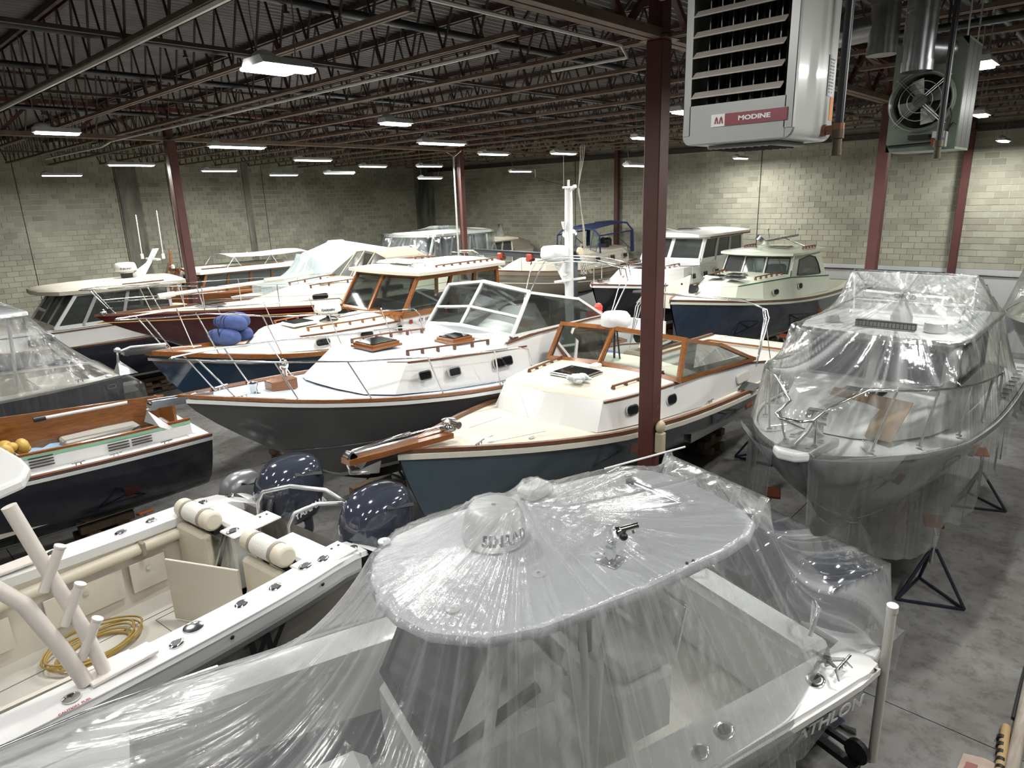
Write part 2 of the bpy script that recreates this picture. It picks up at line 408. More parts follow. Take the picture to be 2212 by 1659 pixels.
for i in range(-5, 13):
    y = 7.67+1.53*i
    if y > WY-.6: break
    if i < -3: bays = ((GX[0], 7.5, 'near'),)
    else: bays = ((GX[1], GX[0], 'middle'), (GX[0], 7.5, 'near'), (WX+.1, GX[1], 'far left'))
    for x0, x1, nm in bays:
        if nm == 'far left' and i < -2: continue
        nth = ORD[i+5] if i < 11 else ('row seventeen' if i == 11 else 'row eighteen')
        joist(y, x0, x1, 'open web roof joist in the %s bay, %s row from the camera' % (nm, nth) if i < 11 else 'open web roof joist in the %s bay, %s near the far wall' % (nm, 'next to last' if i == 11 else 'last'), i in (0, 7))
# bridging lines along the hall
for n_, (x, z, lab) in enumerate(((-8.6, JB+.1, 'lower bridging angle across the joists left of the bright lamp'), (-8.6, DECK-.12, 'upper bridging angle across the joists left of the bright lamp'), (-13.1, JB+.1, 'lower bridging angle across the middle of the joists'), (-15.9, DECK-.12, 'upper bridging angle toward the far girder'), (-26, JB+.1, 'lower bridging angle in the far left bay'))):
    tag(MB().bar((x, -5, z), (x, WY-.2, z), .045, .045).build('bridging_angle', brown_steel), lab, 'bridging')
# sprinkler pipes and conduit
for x, z, r, lab in ((-9.55, 7.42, .045, 'black sprinkler pipe running across the joists above the bright lamp'), (-6.95, 7.45, .05, 'black sprinkler pipe running across the joists near the girder'), (-12.2, 7.45, .045, 'black sprinkler pipe in the middle of the ceiling'), (-16.6, 7.42, .045, 'black sprinkler pipe nearer the far girder'), (-1.9, 7.6, .06, 'black sprinkler main above the suspended heaters')):
    t = thing('sprinkler_pipe', lab, 'pipe', (x, 0, z))
    MB().tube([(0, -6, 0), (0, WY-.3, 0)], r, 8).build('pipe_run', pipe_black, t, 60)
    for i in range(9):
        MB().cyl((0, -2+3.05*i, -.05), (0, -2+3.05*i, -.11), .018, n=6).cyl((0, -2+3.05*i, -.11), (0, -2+3.05*i, -.13), .035, n=8).build('sprinkler_head', brown_steel, t)
cond = mat('grey_conduit', (.50, .49, .46), .4, .3)
tag(MB().tube([(-4.2, 2.93, 7.06), (-8.4, 2.92, 7.06), (-13.5, 2.9, 7.06), (-19, 2.88, 7.06)], .03, 6).build('conduit', cond), 'pale conduit under the nearest joist at top left', 'conduit')
tag(MB().tube([(-5.85, 6.17, 7.06), (-19.3, 6.1, 7.06), (-20, 6.1, 6.98), (-25, 6.0, 6.98)], .026, 6).build('conduit', cond), 'pale conduit under the joist behind the bright lamp', 'conduit')
tag(MB().tube([(-4.86, -2, 7.08), (-4.86, 7.2, 7.08), (-4.9, 7.4, 6.98), (-6.2, 7.55, 7.02)], .022, 6).build('conduit', cond), 'pale conduit beside the girder by the nearest column', 'conduit')
# columns
def column(x, y, w, lab, top=JB):
    t = thing('steel_column', lab, 'column', (x, y, 0))
    MB().box((0, 0, top/2), (w, w, top), ch=.012).build('shaft', red_steel, t)
    MB().box((0, 0, .012), (w+.2, w+.2, .024)).build('base_plate', red_steel, t)
    MB().box((0, 0, top+.42), (w*.85, w*.85, .8)).box((0, 0, top+.01), (w+.16, w+.1, .025)).build('cap_plate', red_steel, t)
    return t
c1 = column(-4.63, 7.67, .225, 'nearest red steel column standing in front of the blue grey hull')
for i, (a, b) in enumerate(((5.9, .006), (3.1, .01), (2.55, .012), (5.1, .005))):
    MB().box((.1135, -.05+.04*i, a), (.002, b*2, b*3)).build('paint_chip', tan_steel, c1)
c2 = column(-19.7, 7.67, .235, 'red steel column at left behind the red sailboat')
c3 = column(-19.15, 17.85, .2, 'far red column beside the conduits in front of the corner')
cc = column(-4.66, 17.65, .235, 'red column behind the navy picnic boat at right')
column(-17.85, WY-.24, .2, 'red column against the block wall behind the blue dodger', 6.95)
column(-4.48, WY-.24, .22, 'red column against the wall right of the green heater', 6.95)
MB().tube([(-.16, -.2, 0), (-.16, -.2, 6.95), (-.5, -.2, 7.1)], .02, 6).tube([(-.11, -.2, 0), (-.11, -.2, 6.9), (.3, -.2, 7.1)], .02, 6).build('conduit', cond, c3)
# ---------------------------------------------------------------- lamps
lampw = mat('lamp_reflector', (.55, .56, .55), .5)
tube_m = mat('lit_tube', (1, .985, .95), .5, emit=LAMP_EMIT)
lchain = mat('lamp_chain', (.20, .19, .18), .5, .6)
def lamp(x, y, z, ln, lab, twin=False, power=None):
    t = thing('hanging_lamp', lab, 'lamp', (x, y, z))
    w = .24 if not twin else .42
    sec = [(-w/2, 0), (-w*.36, .07), (w*.36, .07), (w/2, 0)]
    MB().grid([[(a, -ln/2, b) for a, b in sec], [(a, ln/2, b) for a, b in sec]]).poly([(a, -ln/2, b) for a, b in sec]).poly([(a, ln/2, b) for a, b in sec]).build('reflector', lampw, t)
    MB().ell((0, -ln/2+.13, .05), (.09, .13, .09), 12, 6, zmin=0).build('ballast_housing', lampw, t, 60)
    for q in ((-.1, .1) if twin else (0,)):
        MB().box((q, (.06 if q > 0 else -.06) if twin else 0, -.016), ((.15 if twin else .16), ln*.94 if not twin else ln*.9, .03), ch=.008).build('tube', tube_m, t)
    for q in (-1, 1):
        MB().tube([(0, q*ln*.36, .06), (0, q*ln*.42, .35), (0, q*ln*.42, DECK-z)], .006, 4).build('chain', lchain, t)
    ld = bpy.data.lights.new('lamp_light', 'AREA'); ld.shape = 'RECTANGLE'; ld.size = w*.8; ld.size_y = ln*.95; ld.energy = power or LAMP_W*(.62 if twin else 1); ld.color = (1, .985, .95); ld.spread = R(178)
    lo = bpy.data.objects.new('lamp_light', ld); COL.objects.link(lo); lo.parent = t; lo.location = (0, 0, -.036)
    return t
lamp(-6.04, 3.42, 6.6, .5, 'brightest twin tube lamp hanging at upper left near the white conduit', True)
for x, y, z, ln, lab in (
    (-9.09, 7.1, 6.6, .55, 'bright lamp hanging alone near the middle of the ceiling'),
    (-12.75, 3.29, 6.6, .62, 'bright lamp at far left in front of the left girder'),
    (-14.29, 6.94, 6.6, 1.2, 'long lamp hanging above the blue fender boat'),
    (-21.04, 7.08, 6.6, 1.2, 'long lamp just left of the left red column'),
    (-27.4, 6.96, 6.6, 1.2, 'lamp farthest left against the left block wall'),
    (-23.85, 10.82, 6.6, 1.2, 'lamp right of the left red column, lower of the two there'),
    (-17.78, 10.83, 6.6, 1.15, 'lamp above the wrapped tent boat, upper one'),
    (-26.9, 14.92, 6.6, 1.25, 'small far lamp above the wrapped tent boat, left'),
    (-21.5, 14.1, 6.42, 1.2, 'small far lamp above the wrapped tent boat, right'),
    (-20.34, 14.75, 6.6, 1.1, 'lamp left of the wrapped pilothouse, in the third row'),
    (-11.79, 10.47, 6.6, 1.3, 'large lamp left of the far middle column'),
    (-19.79, 16.89, 6.6, 1.15, 'lamp just left of the far middle column'),
    (-21.8, 18.6, 6.25, 1.2, 'lowest lamp in front of the wall corner'),
    (-13.99, 14.36, 6.6, 1.1, 'lamp just right of the far middle column'),
    (-13.0, 16.33, 6.6, 1.05, 'lamp behind the white mast'),
    (-18.7, 20.7, 6.38, 1.2, 'small lamp against the wall left of the white mast'),
    (-8.7, 13.9, 6.6, .9, 'upper lamp peeking out left of the nearest column'),
    (-11.0, 17.25, 6.16, 1.3, 'lower lamp peeking out left of the nearest column'),
    (-5.6, 10.2, 6.6, .8, 'lamp between the nearest column and the silver heater'),
    (-11.2, 24.4, 6.5, .9, 'small lamp close to the right wall below the silver heater'),
    (-2.58, 15.74, 6.6, .55, 'bright lamp just right of the green heater'),
    (-3.35, 24.3, 6.5, 1.0, 'lamp at the right edge close to the block wall'),
    (-1.72, 10.2, 6.75, .55, 'lamp mostly hidden behind the green heater'),
    (1.2, 6.9, 6.6, 1.2, 'lamp outside the right edge beside the heaters')):
    lamp(x, y, z, ln, lab)
# the same rows carry on over and behind the camera and light the front boats
for i, (x, y) in enumerate(((-2.4, 1.2), (-4.8, -1.6), (-9.2, .6), (-.4, -3), (-13, -2.5), (1.0, 3.4), (1.4, 10.6), (1.2, 14.6), (-17, -1.5))):
    lamp(x, y, 6.75, 1.2, 'lamp of the same rows hanging above and behind the camera', power=LAMP_W*.32)['group'] = 'lamps over the camera'
# ================================================================ boat kit (local frame: x toward the bow, y to port, z up from the floor)
def crv(pts):
    xs = np.array([p[0] for p in pts], float); ys = np.array([p[1] for p in pts], float)
    d = np.diff(ys)/np.diff(xs); m = np.zeros(len(xs)); m[0] = d[0]; m[-1] = d[-1]
    for i in range(1, len(xs)-1): m[i] = 0 if d[i-1]*d[i] <= 0 else 2*d[i-1]*d[i]/(d[i-1]+d[i])
    def f(x):
        x = np.clip(x, xs[0], xs[-1]); i = np.clip(np.searchsorted(xs, x)-1, 0, len(xs)-2); h = xs[i+1]-xs[i]; t = (x-xs[i])/h
        return (2*t**3-3*t**2+1)*ys[i] + (t**3-2*t**2+t)*h*m[i] + (-2*t**3+3*t**2)*ys[i+1] + (t**3-t**2)*h*m[i+1]
    return f
def lerp(a, b, t): return Vector(a)*(1-t) + Vector(b)*t
def ribbon(mb, pts, w, h, out=None, closed=False):
    """rectangular bar swept along a line, h upward from the line, w centred"""
    P = [Vector(p) for p in pts]; rows = []; N = len(P)
    for i, p in enumerate(P):
        d = (P[(i+1) % N]-P[i-1]) if closed else (P[min(i+1, N-1)]-P[max(i-1, 0)])
        s = Vector((-d.y, d.x, 0)); s = s.normalized() if s.length > 1e-6 else Vector((0, 1, 0))
        rows.append([p+s*w/2, p+s*w/2+Vector((0,0,h)), p-s*w/2+Vector((0,0,h)), p-s*w/2])
    mb.grid(rows, close_u=closed, close_v=True)
    if not closed: mb.poly(rows[0]); mb.poly(rows[-1])
    return mb
class Boat:
    def __init__(s, name, label, O, th, L, half, sheer, keel, wl, rake=1., pw=(.33, .9), boot=.08, tr=.0, cat='boat', group=None):
        s.root = thing(name, label, cat, (O[0], O[1], 0), R(th), group)
        s.L = L; s.b = crv(half); s.zs = crv(sheer); s.zk = crv(keel); s.wl = wl; s.rake = rake; s.pw = pw; s.boot = boot; s.tr = tr
    def pt(s, x, side=1, inset=0, dz=0):
        return Vector((x, side*max(s.b(x)-inset, 0.), s.zs(x)+dz))
    def section(s, t, z):
        """x,y of the hull skin at station fraction t, height z"""
        xs_ = t*s.L; zk = s.zk(xs_); zt = s.zs(xs_); u = min(max((z-zk)/(zt-zk), 0), 1)
        x = t*(s.L - s.rake*(1-u)**1.25) + s.tr*(1-t)*(1-u)
        p = s.pw[0] + (s.pw[1]-s.pw[0])*t**2.2
        return x, s.b(xs_)*(u**p)
    def hull(s, m_top, m_boot, m_bot, n=34, name='hull', zlow=None):
        rows = []; mats = None
        for i in range(n+1):
            t = 1-(1-i/n)**1.35; X = t*s.L; zk = s.zk(X); zt = s.zs(X); w = min(max(s.wl, zk+.004), zt-.03); w2 = min(w+s.boot, zt-.02)
            zz = [zk, zk+(w-zk)*.12, zk+(w-zk)*.4, zk+(w-zk)*.7, w, w2] + [w2+(zt-w2)*q for q in (.2, .4, .6, .8, 1)]
            side = [(*s.section(t, z), z) for z in zz]
            rows.append([Vector((x, y, z)) for x, y, z in reversed(side)] + [Vector((x, -y, z)) for x, y, z in side[1:]])
        mb = MB(); nv = len(rows[0]); K = 10
        for j in range(nv-1):
            lev = K-1-j if j < K else j-K
            mb.mat(2 if lev < 4 else (1 if lev == 4 else 0)).grid([[r[j], r[j+1]] for r in rows])
        mb.mat(0).poly(rows[0])
        o = mb.build(name, [m_top, m_boot, m_bot], s.root)
        # weld
        bm = bmesh.new(); bm.from_mesh(o.data); bmesh.ops.remove_doubles(bm, verts=bm.verts, dist=.0008); bmesh.ops.recalc_face_normals(bm, faces=bm.faces); bm.to_mesh(o.data); bm.free()
        o.data.polygons.foreach_set('use_smooth', [True]*len(o.data.polygons)); o.data.set_sharp_from_angle(angle=R(40))
        return o
    def line(s, x0, x1, side=1, inset=0, dz=0, n=26):
        return [s.pt(x0+(x1-x0)*(1-(1-i/n)**1.3 if x1 > x0 else (i/n)), side, inset, dz) for i in range(n+1)]
    def loop(s, x0, inset=0, dz=0, n=26):
        a = s.line(x0, s.L, 1, inset, dz, n); b = s.line(x0, s.L, -1, inset, dz, n)
        return a + b[::-1][1:]
    def rail_strip(s, name, m, x0=0, inset=.02, dz=0, w=.06, h=.05, bevel=None):
        return ribbon(MB(), s.loop(x0, inset, dz), w, h).build(name, m, s.root, 50)
    def deck(s, m, x0, x1, crown=.06, inset=.03, dz=-.01, ny=8, name='deck', n=22, edge=None):
        rows = []
        for i in range(n+1):
            x = x0+(x1-x0)*(1-(1-i/n)**1.3); b = max(s.b(x)-inset, .002); z = s.zs(x)+dz
            rows.append([(x, b*(1-2*j/ny), z+crown*(1-(1-2*j/ny)**2)*min(1, b/1.0)) for j in range(ny+1)])
        return MB().grid(rows).build(name, m, s.root, 60)
    def side_deck(s, m, x0, x1, width, dz=-.01, inset=.03, name='side_deck', n=16):
        mb = MB(); wf = width if callable(width) else (lambda x: width)
        for sd in (1, -1):
            mb.grid([[s.pt(x0+(x1-x0)*i/n, sd, inset, dz), s.pt(x0+(x1-x0)*i/n, sd, inset+wf(x0+(x1-x0)*i/n), dz+.012)] for i in range(n+1)])
        return mb.build(name, m, s.root)
    def cockpit(s, m_wall, m_sole, x0, x1, inset, zsole, thick=.05, front=True, aft=True, top=.0, n=14):
        inn = inset if callable(inset) else (lambda x: inset)
        P = [s.pt(x0+(x1-x0)*i/n, 1, inn(x0+(x1-x0)*i/n), top) for i in range(n+1)]; Q = [Vector((p.x, -p.y, p.z)) for p in P]
        low = lambda p: Vector((p.x, p.y, zsole))
        mb = MB().grid([[p, low(p)] for p in P]).grid([[p, low(p)] for p in Q])
        if front: mb.poly([P[-1], low(P[-1]), low(Q[-1]), Q[-1]])
        if aft: mb.poly([P[0], low(P[0]), low(Q[0]), Q[0]])
        mb.build('cockpit_liner', m_wall, s.root)
        MB().grid([[low(p), low(q)] for p, q in zip(P, Q)]).build('cockpit_sole', m_sole, s.root)
    def stanchions(s, pts_top, rail_r, m=None, feet=None, name='bow_rail', post='stanchion', fr=None):
        m = m or steel
        r = MB().tube(pts_top, rail_r, 8).build(name, m, s.root, 60)
        for a, b in feet or ():
            MB().cyl(a, b, fr or rail_r*.9, n=8).cyl(b, Vector(b)+Vector((0,0,.015)), rail_r*2.2, n=8).build(post, m, s.root, 60)
        return r
def trunk(parent, base, top, m_side, m_top=None, crown=.08, name='cabin_trunk', nx=8, bottom=False, top_name='cabin_top', aft=True, smooth=35, inset=0):
    """base/top: half outlines aft to front as (x,y,z), y>0; mirrored and roofed with a crown"""
    mir = lambda p: Vector((p[0], -p[1], p[2]))
    B = [Vector(p) for p in base]; T = [Vector(p) for p in top]
    ringB = B + [mir(p) for p in B[::-1]]; ringT = T + [mir(p) for p in T[::-1]]
    mb = MB(); n = len(ringB)
    for i in range(n if aft else n-1):
        j = (i+1) % n; mb.add([ringB[i], ringB[j], ringT[j], ringT[i]], [(0,1,2,3)])
    def toprows(Z=0, k=1.):
        rows = []
        wmax = max(p.y for p in T)
        for p in T:
            y = p.y
            rows.append([Vector((p.x, y*(1-2*j/nx), p.z + Z + crown*(y/wmax)*(1-(1-2*j/nx)**2))) for j in range(nx+1)])
        return rows
    if m_top is None or m_top is m_side:
        mb.grid(toprows()); o = mb.build(name, m_side, parent, smooth)
    else:
        o = mb.build(name, m_side, parent, smooth)
        MB().grid(toprows()).build(top_name, m_top, parent, smooth)
    if bottom:
        MB().grid([[p, mir(p)] for p in B]).build('headliner', m_side, parent)
    return o
def window(parent, q, w=.05, t=.05, mf=None, mg=None, name='window_frame', inner=None, bars=()):
    """q: four corners in order; frame of bars round a pane"""
    q = [Vector(p) for p in q]; nrm = (q[1]-q[0]).cross(q[3]-q[0]).normalized()
    mb = MB()
    for i in range(4): mb.bar(q[i], q[(i+1) % 4], t, w, up=nrm.cross(q[(i+1) % 4]-q[i]), ext=w/2*.9)
    for a, b in bars:
        A = lerp(q[a[0]], q[a[1]], a[2]); Bp = lerp(q[b[0]], q[b[1]], b[2]); mb.bar(A, Bp, t, w*.8, up=nrm.cross(Bp-A))
    f = mb.build(name, mf, parent)
    MB().slab(q, .006, nrm).build('pane', mg or wglass, f)
    return f
def rrect(w, h, r, n=4):
    P = []
    for cx, cy, a in ((w/2-r, h/2-r, 0), (-w/2+r, h/2-r, 90), (-w/2+r, -h/2+r, 180), (w/2-r, -h/2+r, 270)):
        for i in range(n+1): P.append((cx+r*math.cos(R(a+90*i/n)), cy+r*math.sin(R(a+90*i/n))))
    return P
def portlight(parent, c, right, up, w, h, r=None, rim=.02, m_rim=None, m_in=None, name='portlight'):
    F = frame3(right, up); c = Vector(c); r = min(w, h)*.4 if r is None else r
    to = lambda pts, d: [c + F @ Vector((x, y, d)) for x, y in pts]
    f = MB().slab(to(rrect(w, h, r), -.012), .03, F.col[2]).build(name, m_rim or steel, parent)
    MB().slab(to(rrect(w-2*rim, h-2*rim, max(r-rim, .01)), .0), .022, F.col[2]).build('glass', m_in or sglass, f)
    return f
def grab_rail(parent, pts, n, m=None, h=.06, w=.028, name='grab_rail'):
    P = [Vector(p) for p in pts]; mb = MB(); up = Vector((0,0,h))
    def at(t):
        t *= len(P)-1; i = min(int(t), len(P)-2); return lerp(P[i], P[i+1], t-i)
    K = 3*n
    ribbon(mb, [at(i/K)+up for i in range(K+1)], w, w)
    for i in range(n+1):
        p = at(min(max(i/n, .015), .985)); d = (at(min(i/n+.02, 1))-at(max(i/n-.02, 0))).normalized()
        mb.add([p-d*.05-V(0,0,.01), p+d*.05-V(0,0,.01), p+d*.022+up, p-d*.022+up], [(0,1,2,3)]) if False else mb.bar(p+V(0,0,-.012), p+up, w*2.2, w)
    return mb.build(name, m or teak_d, parent, 50)
def hatch(parent, c, lx, ly, rz=0, m_frame=None, m_glass=None, h=.09, tilt=0, name='deck_hatch'):
    M_ = Matrix.Rotation(rz, 3, 'Z') @ Matrix.Rotation(tilt, 3, 'Y'); c = Vector(c)
    f = MB().box(c+M_ @ V(0,0,h*.25), (lx+.06, ly+.06, h*.5), mtx=M_, ch=.008).box(c+M_ @ V(0,0,h*.7), (lx, ly, h*.6), mtx=M_, ch=.01).build(name, m_frame or teak, parent)
    MB().box(c+M_ @ V(0,0,h*1.02), (lx-.06, ly-.06, .02), mtx=M_, ch=.006).build('hatch_glass', m_glass or sglass, f)
    return f
def cleat(parent, c, rz=0, s=1, m=None):
    F = Matrix.Rotation(rz, 3, 'Z'); c = Vector(c)
    return MB().cyl(c+F @ V(.04*s,0,0), c+F @ V(.035*s,0,.045*s), .012*s, n=6).cyl(c+F @ V(-.04*s,0,0), c+F @ V(-.035*s,0,.045*s), .012*s, n=6).cyl(c+F @ V(-.11*s,0,.05*s), c+F @ V(.11*s,0,.05*s), .011*s, n=6).build('cleat', m or steel, parent, 60)
def rod_holder(parent, c, rz=0, m_in=None, r=.055):
    F = Matrix.Rotation(rz, 3, 'Z') @ Matrix.Diagonal((1.3, 1, 1)).to_3x3(); c = Vector(c)
    f = MB().lathe([(r, -.004), (r, .006), (r*.8, .014), (r*.5, .012)], c, 16, mtx=F).build('rod_holder', steel, parent, 40)
    MB().lathe([(r*.62, .004), (r*.62, .0135), (0, .0135)], c, 12, mtx=F).build('holder_bore', black, f)
    return f
def cleats_pair(): pass
def radome(parent, c, r, h, m=None, name='radar_dome', txt=None, rz=0, tcol=None, tsize=.1, base=None, elev=.0):
    c = Vector(c)
    t = thing_part(name, parent) if False else None
    o = MB().lathe([(r*.78, 0), (r*.97, h*.1), (r, h*.2), (r*.97, h*.45), (r*.9, h*.78), (r*.8, h*.93), (r*.55, h*.99), (0.001, h)], c, 32).build(name, m or white, parent, 45)
    MB().cyl(c-V(0,0,.04), c+V(0,0,.004), r*.7, n=20).build('dome_foot', steel2, o, 40)
    if txt: bent_text(txt, tsize, tcol or black, o, c, r*.975, h*.33, rz)
    return o
def bent_text(body, size, m, parent, c, r, z, az, taper=0., bold=.004, name='lettering'):
    """lettering wrapped round a vertical drum centred at c; az = direction it faces"""
    cu = bpy.data.curves.new('t', 'FONT'); cu.body = body; cu.size = size; cu.align_x = 'CENTER'; cu.align_y = 'CENTER'; cu.offset = bold; cu.resolution_u = 3
    to = bpy.data.objects.new('t', cu); COL.objects.link(to); bpy.context.view_layer.update()
    me = bpy.data.meshes.new_from_object(to.evaluated_get(bpy.context.evaluated_depsgraph_get())); bpy.data.objects.remove(to)
    bm = bmesh.new(); bm.from_mesh(me); bmesh.ops.subdivide_edges(bm, edges=[e for e in bm.edges if e.calc_length() > size*.25], cuts=2, use_grid_fill=False); bmesh.ops.triangulate(bm, faces=bm.faces)
    for v in bm.verts:
        a = az + v.co.x/r; rr = r + .004 - taper*v.co.y
        v.co = Vector((c[0]+rr*math.cos(a), c[1]+rr*math.sin(a), c[2]+z+v.co.y))
    bm.to_mesh(me); bm.free(); me.name = name; me.materials.clear(); me.materials.append(m)
    o = bpy.data.objects.new(name, me); COL.objects.link(o); o.parent = parent; return o
def outboard(parent, c, m_cowl, tilt=0, s=1., label=None, txt=None, yaw=0, hp=None, rz=0):
    """outboard motor; c = top of the transom bracket, +x local points forward"""
    g = bpy.data.objects.new('outboard_motor', None); COL.objects.link(g); g.parent = parent; g.location = c; g.rotation_euler = (0, R(tilt), rz); g.scale = (s, s, s)
    # cowling: stations along height
    rows = []
    secs = [(-.02, .27, .30, -.30), (.05, .30, .335, -.30), (.18, .315, .365, -.31), (.34, .31, .385, -.33), (.46, .295, .37, -.35), (.56, .26, .325, -.37), (.63, .20, .25, -.385), (.67, .10, .13, -.395), (.678, .005, .005, -.4)]
    for z, hw, hl, xc in secs:
        rows.append([(xc + hl*math.copysign(abs(math.cos(a))**.72, math.cos(a)), hw*math.copysign(abs(math.sin(a))**.72, math.sin(a))*(1-.12*max(0, math.cos(a))), z + .07*(-math.cos(a))*(z > .3)*0) for a in [2*PI*i/28 for i in range(28)]])
    MB().grid(rows, close_v=True).poly(rows[0]).build('cowling', m_cowl, g, 60)
    for sd in (1, -1):
        MB().box((-.42, sd*.268, .50), (.34, .02, .035), mtx=Matrix.Rotation(R(-14), 3, 'Y') @ Matrix.Rotation(R(-sd*5), 3, 'Z') @ Matrix.Rotation(R(sd*30), 3, 'X')).build('air_intake', black, g)
    MB().box((-.3, 0, -.17), (.42, .36, .3), ch=.06).box((-.32, 0, -.55), (.26, .2, .55), ch=.05).box((-.34, 0, -.95), (.5, .3, .03), ch=.012).build('midsection', m_cowl, g)
    MB().ell((-.36, 0, -1.14), (.34, .075, .085), 12, 8).add([(-.22, 0, -1.2), (-.44, 0, -1.2), (-.36, .012, -1.42), (-.3, -.012, -1.42)], [(0,1,2,3)]).build('gearcase', m_cowl, g, 60)
    pr = MB()
    for k in range(3):
        a = k*2*PI/3; ca, sa = math.cos(a), math.sin(a)
        pr.add([(-.70+.04, .03*ca-.05*sa, -1.14+.03*sa+.05*ca), (-.70, .19*ca-.08*sa, -1.14+.19*sa+.08*ca), (-.74, .19*ca+.09*sa, -1.14+.19*sa-.09*ca), (-.74, .03*ca+.05*sa, -1.14+.03*sa-.05*ca)], [(0,1,2,3)])
    pr.cyl((-.62, 0, -1.14), (-.78, 0, -1.14), .05, .03, 10).build('propeller', steel2, g)
    MB().box((-.06, 0, -.2), (.12, .3, .5), ch=.02).build('mount_bracket', black, g)
    if txt:
        for sd in (1, -1): text(txt, .105, mat('silver_lettering', (.75, .76, .78), .3), g, (-.36, sd*.325, .12), frame3((-sd*1, 0, .16*1 if sd < 0 else .16), (0, 0, 1)), bold=.003)
    if hp: text(hp, .075, mat('silver_lettering', (.75, .76, .78), .3), g, (.035, 0, .12), frame3((0, 1, 0), (0, 0, 1)), bold=.003)
    return g
def jack_stand(x, y, ztop, lab, rz=0, m=None, tilt=(0, 0)):
    m = m or mat('blue_black_steel', (.012, .016, .03), .45)
    t = thing('jack_stand', lab, 'stand', (x, y, 0), rz, 'jack stands')
    h = max(ztop-.22, .4); F = [Vector((.45*math.cos(a), .45*math.sin(a), .02)) for a in (R(90), R(210), R(330))]; top = Vector((0, 0, h*.78))
    for f in F: MB().cyl(f, top+(f*.08), .022, n=8).build('leg', m, t, 60)
    fb = MB()
    for i in range(3): fb.bar(F[i]+V(0,0,.0), F[(i+1) % 3], .03, .03)
    fb.build('base_frame', m, t)
    tp = Vector((tilt[0], tilt[1], ztop-.05))
    MB().cyl((0, 0, h*.55), (0, 0, h), .03, n=10).cyl((0, 0, h), tp, .018, n=8).build('screw', steel2, t, 60)
    MB().box(tp+V(0,0,.02), (.22, .22, .04), mtx=Matrix.Rotation(R(18), 3, 'X'), ch=.008).build('pad', mat('orange_pad', (.35, .10, .03), .6), t)
    return t
def keel_block(x, y, z, lab, n=4, rz=0):
    m = mat('blocking_timber', (.22, .16, .10), .8, noise=(4, (.13, .09, .055)))
    t = thing('keel_blocking', lab, 'timber', (x, y, 0), rz, 'keel blocking')
    h = z/n
    for i in range(n):
        for k in (-1, 1):
            MB().box((k*.22, 0, h*(i+.5)) if i % 2 else (0, k*.22, h*(i+.5)), (.18, .8, h-.004) if i % 2 else (.8, .18, h-.004), ch=.008).build('timber', m, t)
    return t
